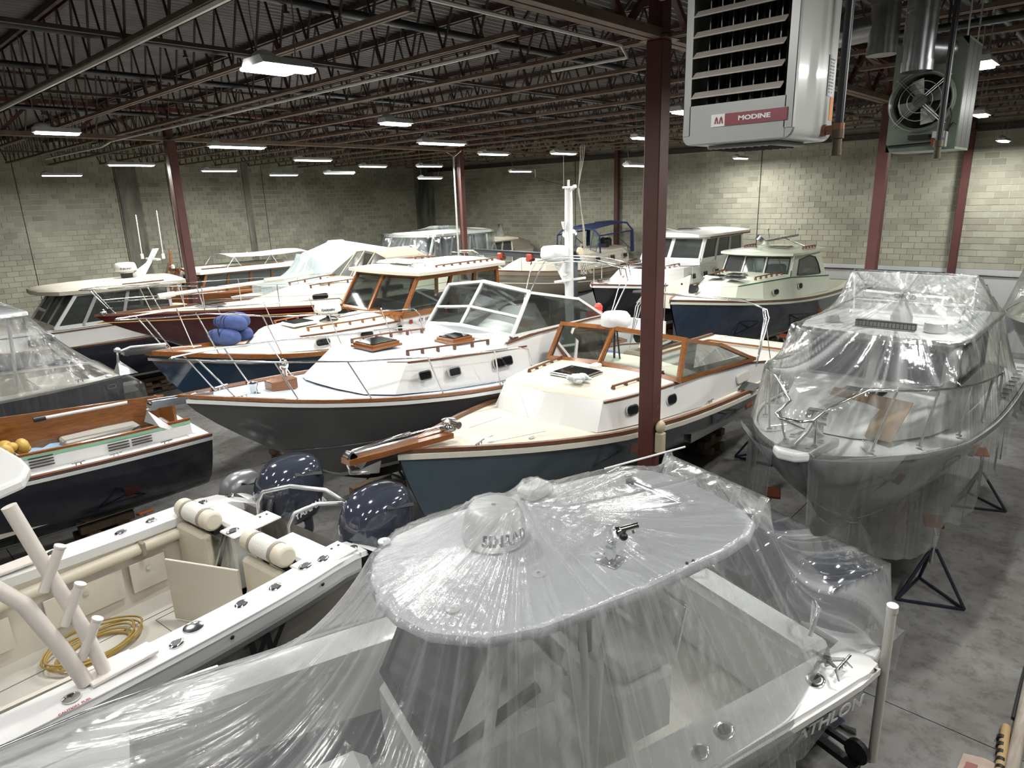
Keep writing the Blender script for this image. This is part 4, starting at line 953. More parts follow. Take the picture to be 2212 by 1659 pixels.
# ================================================================ white power catamaran, left foreground
charcoal = mat('charcoal_cowling', (.036, .042, .060), .1, coat=1)
taupe = mat('taupe_topsides', (.20, .185, .165), .2, coat=.5)
def cat_boat():
    O = (-6.9, 3.3); th = -84
    r = thing('power_catamaran', 'open white power catamaran with twin charcoal outboards and two folding seats', 'boat', (*O, 0), R(th))
    L = 8.6; gz = 1.87
    half = crv([(-.25, 1.2), (.1, 1.36), (1, 1.44), (3, 1.47), (5.5, 1.42), (7, 1.2), (8.0, .75), (8.6, .25)]); sheer = crv([(-.25, 1.68), (.2, 1.84), (1.2, 1.85), (3.5, 1.95), (8.6, 2.3)])
    zk = crv([(0, .62), (5, .6), (7, .8), (8.6, 1.5)])
    # two hulls joined by the tunnel
    rows = []; N = 26; K = None
    for i in range(N+1):
        x = -.05+8.6*i/N; b = half(x); zs = sheer(x); k = zk(x); tun = min(k+.26, zs-.2)
        ring = [(b, zs), (b*.985, zs-.2), (b*.965, zs-.21), (b*.93, (zs+k)/2+.05), (b*.86, k+.18), (b*.62, k), (b*.42, k+.16), (b*.34, tun), (0, tun+.06)]
        rows.append([(x, y, z) for y, z in ring] + [(x, -y, z) for y, z in ring[::-1][1:]])
    mb = MB(); nv = len(rows[0])
    for j in range(nv-1):
        q = min(j, nv-2-j); mb.mat(0 if q < 2 else (1 if q < 4 else 2)).grid([[rr[j], rr[j+1]] for rr in rows])
    mb.mat(1).poly(rows[0]); mb.poly(rows[-1]); mb.build('hull', [white, taupe, paint_black], r, 50)
    ribbon(MB(), [(-.05+8.6*i/30, half(-.05+8.6*i/30)*.985+.02, sheer(-.05+8.6*i/30)-.24) for i in range(31)], .05, .05).build('rub_rail', steel2, r)
    ribbon(MB(), [(-.05+8.6*i/30, -half(-.05+8.6*i/30)*.985-.02, sheer(-.05+8.6*i/30)-.24) for i in range(31)], .05, .05).build('rub_rail', steel2, r)
    text('W', .34, black, r, (1.28, half(1.28)*.965+.035, 1.44), frame3((-1, .02, 0), (0, .0, 1)), bold=.012, shear=.3)
    # gunwales
    iw = .36
    for sd in (1, -1):
        mb = MB(); rows = []
        for i in range(31):
            x = -.2+8.2*i/30; b = half(x); z = sheer(x)
            rows.append([(x, sd*(b+.012), z-.05), (x, sd*(b-.01), z), (x, sd*(b-iw*.5), z+.012), (x, sd*max(b-iw, .02), z), (x, sd*max(b-iw, .02), z-.10), (x, sd*max(b-iw+.04, .02), z-.12)])
        mb.grid(rows).build('gunwale', white_mat, r, 50)
        for x in (.55, 1.55, 2.6, 3.4): MB().lathe([(.022, 0), (.012, .006)], (x, sd*(half(x)+.012), sheer(x)-.1), 6, Matrix.Rotation(R(-90*sd), 3, 'X')).build('snap_button', black, r)
        for x, o in ((.35, .2), (.95, .2), (1.3, .22), (1.95, .14)): rod_holder(r, (x, sd*(half(x)-o), sheer(x)+.012), .5)
        MB().lathe([(.085, 0), (.085, .012), (.05, .02), (.001, .02)], (1.75, sd*(half(1.75)-.24), sheer(1.75)+.01), 20).build('cup_holder', steel, r, 40) if sd > 0 else None
    MB().lathe([(.06, 0), (.06, .01), (.03, .02), (.001, .02)], (2.75, half(2.75)-.12, sheer(2.75)+.012), 16).build('fuel_cap', steel, r, 40)
    text('CAUTION  FUEL', .03, mat('red_ink', (.35, .05, .04), .6), r, (2.77, half(2.77)-.005, sheer(2.77)+.012), frame3((-1, .02, 0), (0, -1, .1)), bold=.001, depth=.0005)
    # cockpit well
    zs_ = .98; inn = lambda x: half(x)-iw+.02
    P = [(x, inn(x)) for x in [.5+.25*i for i in range(29)]]
    mb = MB()
    for sd in (1, -1): mb.grid([[(x, sd*y, sheer(x)-.1), (x, sd*(y+.03), 1.55), (x, sd*y, zs_)] for x, y in P])
    mb.poly([(P[-1][0], P[-1][1], 1.9), (P[-1][0], P[-1][1], zs_), (P[-1][0], -P[-1][1], zs_), (P[-1][0], -P[-1][1], 1.9)])
    mb.build('cockpit_liner', beige, r)
    MB().grid([[(x, y, zs_), (x, -y, zs_)] for x, y in P]).build('cockpit_sole', mat('pale_sole', (.66, .64, .58), .55, bump=(150, .25)), r)
    ln = mat('seam_grey', (.25, .24, .22), .7)
    MB().bar((.6, .22, zs_+.003), (6.5, .22, zs_+.003), .008, .006).bar((.6, -.72, zs_+.003), (6.5, -.72, zs_+.003), .008, .006).build('sole_seam', ln, r)
    def panel(x0, x1, y0, y1): 
        q = [(x0, y0), (x1, y0), (x1, y1), (x0, y1)]
        f = MB()
        for i in range(4): f.bar((*q[i], zs_+.003), (*q[(i+1) % 4], zs_+.003), .008, .006)
        f.build('deck_hatch', ln, r)
    panel(.8, 1.35, -.62, -.2); panel(2.3, 3.2, -.1, .5)
    # far side lockers in the inner wall
    for x0, x1 in ((.95, 1.35), (1.42, 2.2), (2.5, 3.2)):
        yw = -inn((x0+x1)/2)+.035
        f = MB().box(((x0+x1)/2, yw, 1.33), (x1-x0, .02, .36), ch=.006).build('locker_door', beige, r)
        MB().cyl(((x0+x1)/2, yw+.01, 1.4), ((x0+x1)/2, yw+.025, 1.4), .028, n=14).build('latch', steel, f, 40)
    for y_, x0, x1 in ((-1, .75, 3.6),):
        pts = [(x0+(x1-x0)*i/10, -inn(x0+(x1-x0)*i/10)+.03, 1.66) for i in range(11)]
        MB().tube(pts, .07, 8).build('bolster', mat('cream_vinyl', (.62, .57, .46), .5), r, 60)
        MB().box((1.18, -inn(1.18)+.05, 1.66), (.05, .12, .17), ch=.01).build('bolster_strap', mat('taupe_piping', (.30, .26, .21), .6), r)
    # transom bench, stairs
    MB().box((.3, -.75, 1.4), (.36, .8, .86), ch=.03).box((.3, .75, 1.4), (.36, .8, .86), ch=.03).build('transom_module', white, r)
    vin = mat('cream_vinyl', (.62, .57, .46), .5); pip = mat('taupe_piping', (.30, .26, .21), .6); quilt = mat('white_quilt', (.72, .70, .65), .6, bump=(90, .8))
    for y in (-.78, .62):
        g = MB().cyl((.62, y-.36, 1.93), (.62, y+.36, 1.93), .115, n=18).build('seat_bolster', vin, r, 60, bevel=.03)
        MB().cyl((.62, y-.16, 1.93), (.62, y+.16, 1.93), .119, n=18, caps=False).build('quilted_panel', quilt, g, 60)
        for q in (-.19, .19): MB().cyl((.62, y+q-.02, 1.93), (.62, y+q+.02, 1.93), .121, n=18).build('piping', pip, g, 60)
        MB().box((.7, y, 1.52), (.12, .62, .52), ch=.03).build('seat_base', vin, r)
        for q in (-.36, .36): MB().bar((.5, y+q, 1.75), (.72, y+q, 1.25), .03, .05).build('seat_hinge', steel, r)
        MB().box((.55, y, 1.78), (.12, .6, .1), ch=.01).build('seat_back_frame', black, r)
    for y0, y1 in ((-.32, -.02), (1.0, 1.32)):
        MB().box((.32, (y0+y1)/2, 1.84), (.62, y1-y0, .03), ch=.012).build('side_shelf', white, r)
        rod_holder(r, (.55, (y0+y1)/2, 1.857), .2, r=.06)
        for k in (0, 1): MB().cyl((.08+.09*k, y0+.1, 1.856), (.08+.09*k, y0+.1, 1.862), .014, n=8).build('switch', black, r)
    # the open transom door
    MB().box((1.05, .02, 1.38), (.03, .95, .74), rz=R(20), ch=.006).build('transom_door', beige, r)
    MB().box((1.12, -.3, 1.66), (.03, .26, .04), rz=R(20), ch=.008).build('door_handle', pip, r)
    # swim platforms, motors and rail
    for sd in (1, -1):
        rows = []
        for i in range(9):
            a = i/8; rows.append([(-.2-.45*a, sd*(1.36-.1*a**2), 1.72-.35*a**1.6), (-.2-.45*a, sd*.95, 1.70-.35*a**1.6)])
        MB().grid(rows).grid([[V(q[0]), V(q[0])-V(0,0,.25)] for q in rows]).build('stern_quarter', white, r, 50)
        rod_holder(r, (-.02, sd*1.2, 1.8), .4)
        MB().box((-.3, sd*.86, 1.3), (.7, .6, .1), ch=.02).build('swim_platform', white_mat, r)
    MB().box((-.3, 0, 1.25), (.5, 1.3, .08), ch=.02).build('bridge_platform', white_mat, r)
    for sd, hp in ((-1, '300'), (1, '300')): outboard(r, (-.28, sd*.86, 1.40), charcoal, 0, 1.17, txt='YAMAHA', hp=hp)
    MB().tube([(.1, -.42, 1.3), (.05, -.42, 1.95), (-.02, -.4, 2.06), (-.2, -.1, 2.14), (-.42, .28, 2.1), (-.55, .42, 1.95), (-.6, .46, 1.4)], .026, 10).build('stern_rail', steel2, r, 60)
    MB().tube([(.12, .25, 1.3), (.1, .25, 1.85), (.02, .27, 1.98), (-.2, .4, 2.04), (-.45, .52, 1.98), (-.58, .56, 1.85), (-.64, .58, 1.4)], .026, 10).build('stern_rail', steel2, r, 60)
    MB().tube([(-.1, -.55, 1.35), (-.2, -.62, 1.7), (-.3, -.7, 1.78)], .045, 8).build('rigging_hose', black, r, 60)
    # T-top posts with rod holders, canopy
    leg = mat('white_powder_tube', (.68, .63, .58), .35)
    T = []
    for sd in (1, -1):
        fx, fy = 2.32, sd*(half(2.3)-.2)
        MB().box((2.36, fy, 1.93), (.5, .2, .03), ch=.006).build('leg_plate', leg, r)
        MB().tube([(2.48, fy, 1.93), (2.54, fy-sd*.05, 2.35), (2.64, fy-sd*.16, 2.85), (2.75, fy-sd*.24, 3.4)], .05, 12).build('top_leg', leg, r, 60)
        MB().tube([(2.62, fy, 1.93), (2.70, fy-sd*.02, 2.25), (2.84, fy-sd*.1, 2.7), (3.1, fy-sd*.2, 3.1), (3.5, fy-sd*.3, 3.42)], .056, 12).build('top_leg', leg, r, 60)
        for a, bb in (((2.60, fy-sd*.03, 2.12), (2.46, fy+sd*.02, 2.4)), ((2.64, fy-sd*.08, 2.42), (2.50, fy-sd*.04, 2.7)), ((2.70, fy-sd*.14, 2.72), (2.55, fy-sd*.1, 3.02))):
            MB().cyl(a, bb, .036, n=14).cyl(bb, V(bb)+(V(bb)-V(a))*.05, .042, n=14).build('rod_tube', leg, r, 60)
    pts = [(2.42, .3), (2.45, .55), (2.56, .78), (2.8, .88), (4.4, .9), (4.8, .5)]
    ring = [V(x, y, 3.40) for x, y in pts]+[V(x, -y, 3.40) for x, y in pts[::-1]]
    MB().slab(ring, .1).build('hard_top', white, r, bevel=.03)
    MB().box((3.6, 0, 1.55), (1.0, .8, 1.15), ch=.06).build('console', white, r)
    MB().slab([(2.2, .75, 1.4), (2.2, 1.0, 1.85), (3.4, 1.02, 1.95), (3.4, .8, 1.5)], .05, (0, 1, 0)).build('coaming_pad', beige, r)
    return r
B2 = cat_boat()
def W2(x, y, z, O=(-6.9, 3.3), th=-84):
    c, s = math.cos(R(th)), math.sin(R(th)); return (O[0]+x*c-y*s, O[1]+x*s+y*c, z)
hp_ = MB(); rn = random.Random(5)
for k in range(7):
    rr = .26+.02*k; cx, cyy = rn.uniform(-.06, .06), rn.uniform(-.05, .05)
    hp_.tube([(cx+rr*math.cos(a)*1.2, cyy+rr*math.sin(a)*.85, .018+.014*k+.012*math.sin(3*a+k)) for a in [2*PI*i/36 for i in range(36)]], .011, 6, closed=True)
o = hp_.build('hose_coil', mat('yellow_hose', (.42, .29, .08), .5), None, 60); o.location = W2(1.95, -.62, .985); o.rotation_euler = (0, 0, R(-84)); tag(o, 'coiled yellow hose lying on the cockpit sole of the white catamaran', 'hose')
t = thing('paper_roll', 'white paper towel roll standing by the stern rail of the catamaran', 'paper roll', W2(-.02, .32, 1.29))
MB().lathe([(.02, 0), (.06, 0), (.06, .25), (.02, .25)], (0,0,0), 20).build('roll', white_mat, t, 40); MB().lathe([(.02, .0), (.022, .252), (.012, .252)], (0,0,0), 12).build('core', mat('cardboard', (.30, .22, .14), .9), t)
cv = MB().grid([[W2(-.06-.085*i, -.1+.13*j, 1.32+.05*vnoise(i*.9+j*1.7)-.02*abs(i-3)) for j in range(8)] for i in range(7)]).build('grey_tarp', mat('grey_canvas', (.13, .13, .135), .8, bump=(30, .5)), None, 60); tag(cv, 'grey canvas sheet lying between the twin outboards of the catamaran', 'tarp')
# the silver outboard behind
t = thing('silver_outboard', 'silver outboard motor on a stand behind the catamaran, seen past its stern quarter', 'outboard motor', (-9.35, 3.6, 0), R(-92))
outboard(t, (0, 0, 1.02), mat('silver_cowling', (.30, .31, .32), .3, .4), 0, .8, txt='HONDA')
MB().bar((.15, -.3, 0), (.03, -.12, 1.05), .05).bar((.15, .3, 0), (.03, .12, 1.05), .05).bar((-.5, -.3, 0.02), (.3, -.3, .02), .05).bar((-.5, .3, .02), (.3, .3, .02), .05).bar((.03, -.25, .95), (.03, .25, .95), .06, .2).build('motor_stand', steel2, t)
# trailer below
def trailer(O, th, L, lab, wheels, fender=True, zf=.5, half=.95):
    t = thing('boat_trailer', lab, 'trailer', (*O, 0), R(th))
    gal = mat('galvanised_steel', (.30, .31, .31), .5, .7, noise=(9, (.2, .21, .21)))
    for sd in (1, -1): MB().bar((-.3, sd*half*.62, zf), (L*.7, sd*half*.62, zf), .08, .12).bar((L*.7, sd*half*.62, zf), (L, 0, zf), .08, .12).build('frame_rail', gal, t)
    for x in (.2, 1.6, 3.2): MB().bar((x, -half*.62, zf-.04), (x, half*.62, zf-.04), .07, .1).build('cross_member', gal, t)
    for x in wheels:
        MB().bar((x, -half-.1, .32), (x, half+.1, .32), .07).build('axle', gal, t)
        for sd in (1, -1):
            M_ = Matrix.Rotation(R(90), 3, 'X')
            w = MB().lathe([(.19, -.1), (.29, -.11), (.335, -.07), (.335, .07), (.29, .11), (.19, .1), (.19, -.1)], (x, sd*(half+.1), .335), 26, M_).build('tyre', rubber, t, 50)
            MB().lathe([(.19, -.08), (.17, -.02), (.06, -.02), (.05, -.05), (.05, .05), (.06, .02), (.17, .02), (.19, .08)], (x, sd*(half+.1), .335), 18, M_).build('wheel_rim', steel2, w, 50)
    if fender:
        a0, a1 = wheels[0]-.5, wheels[-1]+.5
        for sd in (1, -1):
            y0, y1 = half-.03, half+.24; prof = [(a0, .34), (a0+.12, .66), (a0+.3, .75), (a1-.3, .75), (a1-.12, .66), (a1, .34)]
            MB().grid([[(x, sd*y0, z), (x, sd*y1, z)] for x, z in prof]).grid([[(x, sd*y1, z), (x, sd*y1, z-.05)] for x, z in prof]).build('fender', gal, t)
            tr = MB()
            for i in range(14):
                for j in range(6): tr.bar((a0+.32+(a1-a0-.64)*i/13-.018, sd*(y0+.03+.042*j), .754), (a0+.32+(a1-a0-.64)*i/13+.018, sd*(y0+.03+.042*j+.016*(1 if (i+j) % 2 else -1)), .754), .008, .006)
            tr.build('tread_pattern', gal, t, kind='stuff')
    for sd in (1, -1):
        MB().bar((.1, sd*.45, zf+.12), (L*.5, sd*.38, zf+.1), .09, .05).build('bunk', mat('bunk_carpet', (.06, .06, .06), .95), t)
        MB().box((-.15, sd*(half-.02), zf+.02), (.08, .4, .06)).build('light_bracket', black, t); MB().lathe([(.11, 0), (.11, .05), (.09, .06), (.001, .06)], (-.15, sd*(half+.14), zf+.16), 20, Matrix.Rotation(R(-90), 3, 'Y')).build('tail_light', black, t, 40)
    return t
trailer((-6.9, 3.2), -84, 8.8, 'galvanised trailer under the white catamaran', (2.6, 3.5), zf=.46)
# ================================================================ wrapped centre console, front of the picture
def console_boat():
    b = Boat('center_console_boat', 'white T-top center console boat in front, wrapped in clear plastic sheet', (-2.2, 5.6), -107, 7.4,
        [(-.1, 1.2), (0, 1.26), (.8, 1.3), (3, 1.32), (4.8, 1.2), (5.9, .92), (6.8, .5), (7.4, .03)],
        [(-.1, 1.62), (.3, 1.7), (1.5, 1.74), (4, 1.88), (7.4, 2.3)], [(-.1, .62), (3, .6), (5.4, .72), (6.6, 1.1), (7.4, 1.6)], .8, rake=.9, pw=(.24, 1.), boot=.04)
    r = b.root
    b.hull(mat('graphite_topsides', (.03, .031, .036), .15, coat=.8), mat('tan_stripe', (.42, .38, .27), .4), mat('graphite_topsides', (.03, .031, .036), .15))
    b.rail_strip('rub_rail', white, -.1, -.015, -.09, .03, .055)
    mb = MB()
    for sd in (1, -1):
        mb.grid([[b.pt(x, sd, -.012, -.05), b.pt(x, sd, 0, 0), b.pt(x, sd, .16, .02), b.pt(x, sd, .34, .012), b.pt(x, sd, .36, -.08)] for x in [-.1+7.2*i/30 for i in range(31)]])
    mb.build('gunwale', white, r, 50)
    b.deck(white_mat, 5.2, 7.3, crown=.02)
    b.cockpit(white, mat('pale_sole', (.66, .64, .58), .55), .35, 5.2, .34, .95)
    for sd in (1, -1):
        MB().slab([b.pt(-.1, sd, .03, .0), b.pt(-.5, sd, .2, -.14), b.pt(-.62, sd, .42, -.18), b.pt(-.1, sd, .75, 0)], .14, (0, 0, -1)).build('stern_quarter', white, r, bevel=.03)
        for x, o in ((.62, .16), (1.62, .17), (1.9, .12)): rod_holder(r, b.pt(x, sd, o, .018), .4, r=.07 if x < 1.8 else .06)
        cleat(r, b.pt(.32, sd, .12, .03), .2, 1.1)
        MB().tube([b.pt(.2, sd, .5, .05), b.pt(.1, sd, .5, .3), b.pt(-.02, sd, .62, .3), b.pt(-.02, sd, .62, .05)], .02, 8).build('stern_rail', steel, r, 60)
    silver = mat('silver_lettering', (.75, .76, .78), .3)
    text('ATHLON', .17, silver, r, (.62, b.b(.62)*.985+.02, 1.5), frame3((-1, .03, 0), (0, .12, 1)), bold=.004, sx=1.1); text('08', .11, silver, r, (.28, b.b(.3)*.985+.02, 1.58), frame3((-1, .05, 0), (0, .12, 1)), bold=.003)
    MB().tube([(2.2, b.b(2.2)*.86, .98), (1.5, b.b(1.5)*.93, 1.15), (.85, b.b(.9)*.965+.01, 1.5)], .012, 6).build('hull_stripe', black, r)
    MB().box((.2, 0, 1.32), (.4, 1.7, .7), ch=.05).build('transom_bench', white, r)
    for sd in (1, -1): outboard(r, (-.16, sd*.42, 1.28), charcoal, 0, 1.12, txt='YAMAHA')
    # T-top
    pts = [(.70, .02), (.72, .45), (.8, .62), (1.0, .74), (1.3, .80), (2.1, .86), (2.9, .84), (3.25, .74), (3.5, .52), (3.62, .25), (3.65, .02)]
    z0 = 2.84
    ring = [V(x, y, z0) for x, y in pts]+[V(x, -y, z0) for x, y in pts[::-1]]
    top = MB()
    rows = []
    for x, y in pts: rows.append([V(x, y*(1-2*j/10), z0+.075+.03*(1-(1-2*j/10)**2)*min(1, y*2)) for j in range(11)])
    inset = [[V(2.15+(p.x-2.15)*k, p.y*k, p.z+dz) for p in ring] for k, dz in ((.975, -.01), (1, .012), (1.0, .05), (.99, .07))]
    top.grid(inset, close_v=True).poly(inset[0]); 
    g = [[V(2.15+(p.x-2.15)*.99, p.y*.99, p.z-.004) for p in row] for row in rows]; top.grid(g)
    top.build('hard_top', mat('white_textured_top', (.64, .64, .66), .55, bump=(120, .6)), r, 50)
    for p in ((3.36, -.66), (3.29, .4), (2.63, .36), (2.15, .38), (1.0, .14), (1.06, -.62)):
        k = MB().lathe([(.05, 0), (.048, .012), (.03, .018), (.001, .018)], (p[0], p[1], z0+.09), 16).build('round_boss', white, r, 50); MB().cyl((p[0], p[1], z0+.106), (p[0], p[1], z0+.112), .012, n=8).build('bolt', steel2, k)
    for k in (0, 1): MB().cyl((1.62+.06*k, .78, z0+.07), (1.62+.06*k, .78, z0+.088), .01, n=8).build('drain_hole', black, r)
    dome = MB().lathe([(.2, 0), (.235, .012), (.247, .04), (.243, .09), (.215, .2), (.185, .262), (.165, .276), (.001, .282)], (2.66, -.2, z0+.115), 36).build('radar_dome', mat('radome_white', (.74, .74, .73), .35), r, 50)
    MB().cyl((2.66, -.2, z0+.07), (2.66, -.2, z0+.12), .22, n=24).build('dome_foot', mat('radome_grey', (.4, .4, .4), .5), dome, 40); MB().cyl((2.66, -.2, z0+.395), (2.66, -.2, z0+.401), .016, n=12).build('dome_plug', mat('radome_grey', (.4, .4, .4), .5), dome)
    bent_text('SIMRAD', .104, mat('slate_lettering', (.09, .10, .12), .5), dome, (2.66, -.2, z0+.115), .236, .1, R(84), taper=.25, bold=.006)
    MB().box((1.98, -.72, z0+.13), (.3, .22, .12), rz=.3, ch=.04).build('gps_dome', white, r)
    # chrome antenna mount and clamp bar
    q = MB().box((2.11, .48, z0+.095), (.17, .17, .012), rz=.4, ch=.004).cyl((2.11, .48, z0+.1), (2.11, .48, z0+.2), .042, .036, 16).ell((2.10, .48, z0+.225), (.036, .036, .036), 12, 8).cyl((2.09, .49, z0+.24), (2.08, .49, z0+.27), .028, n=14).ell((2.07, .49, z0+.30), (.048, .05, .048), 14, 10).cyl((2.1, .47, z0+.3), (1.94, .57, z0+.355), .024, n=14).cyl((1.98, .55, z0+.33), (1.975, .56, z0+.30), .01, n=8)
    q.build('antenna_mount', steel, r, 60)
    MB().ell((2.05, .54, z0+.29), (.03, .035, .03), 12, 8).build('mount_knob', black, r, 60)
    MB().cyl((1.21, -.36, z0+.14), (1.17, .17, z0+.15), .022, n=12).cyl((1.2, -.36, z0+.09), (1.2, -.36, z0+.15), .03, n=10).cyl((1.17, .16, z0+.09), (1.17, .16, z0+.16), .02, n=10).build('antenna_clamp_bar', steel, r, 50)
    MB().box((1.21, -.37, z0+.145), (.08, .08, .05), ch=.01).build('clamp_block', black, r)
    MB().tube([(1.25, -.7, z0+.16), (.27, -.69, 3.0)], .009, 6).build('whip_antenna', white, r)
    for i in range(5):
        y = -.55+.26*i; MB().cyl((.66, y, z0-.08), (.56, y, z0+.16), .03, n=12).build('rod_holder_tube', white, r, 60)
    # supports, console
    leg = mat('white_powder_tube2', (.72, .71, .69), .35)
    for sd in (1, -1):
        MB().tube([(3.08, sd*.66, z0), (3.2, sd*.7, 2.35), (3.3, sd*.72, 1.9), (3.34, sd*.72, .97)], .034, 10).build('top_leg', leg, r, 60)
        MB().tube([(2.5, sd*.66, z0), (2.45, sd*.64, 2.3), (2.42, sd*.6, .97)], .03, 10).build('top_leg', leg, r, 60)
        MB().tube([(2.2, sd*.66, z0), (2.32, sd*.64, 2.3), (2.36, sd*.6, .97)], .026, 10).build('top_leg', leg, r, 60)
    MB().box((3.0, 0, 1.45), (1.15, 1.02, 1.0), ch=.08).build('console', white, r)
    MB().box((2.62, 0, 2.05), (.3, .9, .3), ch=.06).build('helm_pod', white, r)
    MB().box((2.46, 0, 2.12), (.03, .7, .26), mtx=Matrix.Rotation(R(-18), 3, 'Y'), ch=.01).build('helm_screen', black, r)
    window(r, [(3.5, -.5, 1.95), (3.5, .5, 1.95), (3.15, .5, 2.62), (3.15, -.5, 2.62)], .06, .05, black, dglass, 'windshield_frame')
    for sd in (1, -1): MB().bar((3.5, sd*.5, 1.95), (2.75, sd*.52, 2.2), .05, .06).build('side_visor', black, r)
    MB().lathe([(.17, -.012), (.182, 0), (.17, .012), (.158, 0), (.17, -.012)], (2.38, .1, 2.0), 20, Matrix.Rotation(R(-60), 3, 'Y')).build('steering_wheel', black, r, 60)
    MB().box((2.2, .3, 2.35), (.1, .08, .5), ch=.02).box((2.5, .25, 2.62), (.12, .2, .08), ch=.02).build('radio_handset', black, r)
    MB().box((1.75, 0, 1.5), (.6, 1.0, .6), ch=.06).build('leaning_post', white, r); MB().box((1.75, 0, 1.88), (.5, 1.0, .14), ch=.05).box((1.48, 0, 2.12), (.12, 1.0, .34), ch=.05).build('seat_cushion', mat('pale_grey_vinyl', (.55, .56, .55), .5), r)
    MB().tube([(1.5, -.52, 1.9), (1.42, -.54, 2.35), (1.42, .54, 2.35), (1.5, .52, 1.9)], .02, 8).build('seat_rail', steel, r, 60)
    MB().box((4.3, 0, 1.3), (1.1, .8, .5), ch=.1).build('bow_seat', white, r)
    b.stanchions([b.pt(x, 1, .12, .12) for x in (4.6, 5.4, 6.2, 6.9)]+[V(7.25, 0, 2.42)]+[b.pt(x, -1, .12, .12) for x in (6.9, 6.2, 5.4, 4.6)], .014, name='bow_rail')
    # plastic sheet
    def topobs(X, Y):
        Z = np.full(X.shape, -9.); xs_ = np.array([p[0] for p in pts]); ys_ = np.array([p[1] for p in pts])
        yy = np.interp(X, xs_, ys_); ok = (X > .64) & (X < 3.7) & (np.abs(Y) <= yy+.02); return np.where(ok, z0+.115, Z)
    obs = obs_list([('f', topobs), ('disc', 2.66, -.2, .245, z0+.24), ('disc', 2.66, -.2, .2, z0+.405), ('disc', 2.11, .48, .04, z0+.36), ('line', 1.21, -.36, z0+.19, 1.17, .17, z0+.2, .03), ('disc', 1.98, -.72, .13, z0+.21),
        ('line', .56, -.55, z0+.175, .56, .5, z0+.175, .05), ('disc', .5, -.68, .05, 3.0),
        ('box', -.93, -.14, -.76, -.1, 2.05), ('box', -.93, -.14, .1, .76, 2.05), ('line', 4.6, 1.0, 2.08, 6.9, .3, 2.36, .04), ('line', 4.6, -1.0, 2.08, 6.9, -.3, 2.36, .04), ('box', 3.1, 3.6, -.5, .5, 2.0), ('box', 1.4, 2., -.5, .5, 2.3)])
    hw = crv([(-1.3, .78), (-.6, .98), (-.1, 1.04), (.25, 1.0), (.6, 1.12), (1.2, 1.3), (3, 1.345), (4.8, 1.22), (5.9, .94), (6.8, .52), (7.45, .06)])
    ze = crv([(-1.3, 1.2), (-.6, 1.45), (0, 1.72), (.6, 1.75), (1.5, 1.77), (4, 1.9), (7.45, 2.32)])
    fm = film('clear_sheet_front', haze=.20, glossy=.62, ws=(230, 2.2), bumpd=.014, white=(.84, .85, .87))
    sk = lambda sd: (lambda x: ((.33+.12*math.sin(x*2.1), .12) if (x > .9 or sd < 0) and x < 6.6 and x > -.9 else ((.42, -.1) if x < -.25 else None)))
    drape('plastic_sheet', fm, r, (-1.3, 7.45), hw, ze, obs, (2.5, -.1), nu=190, nv=130, it=2600, skirt=sk, wr=(64, .030), open_aft=False, uvs=(1, 1))
    kn = MB(); kn.tube([b.pt(.42, 1, .2, .06)+V(.02*math.cos(i), .02*math.sin(i*1.7), .012*i) for i in range(9)], .018, 6)
    for k in range(5): kn.tube([b.pt(.42, 1, .2, .1), b.pt(.42+.12*math.cos(k*1.3), 1, .2+.12*math.sin(k*1.3), .12), b.pt(.42+.2*math.cos(k*1.3), 1, .2+.19*math.sin(k*1.3), .05)], [.02, .014, .006], 5)
    kn.build('tied_sheet_end', glass('film_knot', (.9, .92, .92), .35, .12), r, 60)
    return b
B1 = console_boat()
t1 = trailer((-2.2, 5.6), -107, 7.8, 'galvanised trailer with tread plate fender under the wrapped center console', (.95+.55, .95+1.4), zf=.44)
MB().tube([(-.30, 1.16, .5), (-.22, 1.19, 2.1)], .038, 14).build('guide_post', mat('white_pvc', (.60, .58, .54), .4), t1, 50); MB().tube([(-.224, 1.19, 2.06), (-.218, 1.192, 2.12)], .044, 14).build('post_cap', mat('white_pvc', (.60, .58, .54), .4), t1, 50)
MB().bar((-.3, .55, .47), (-.3, 1.16, .5), .05).build('post_bracket', black, t1)
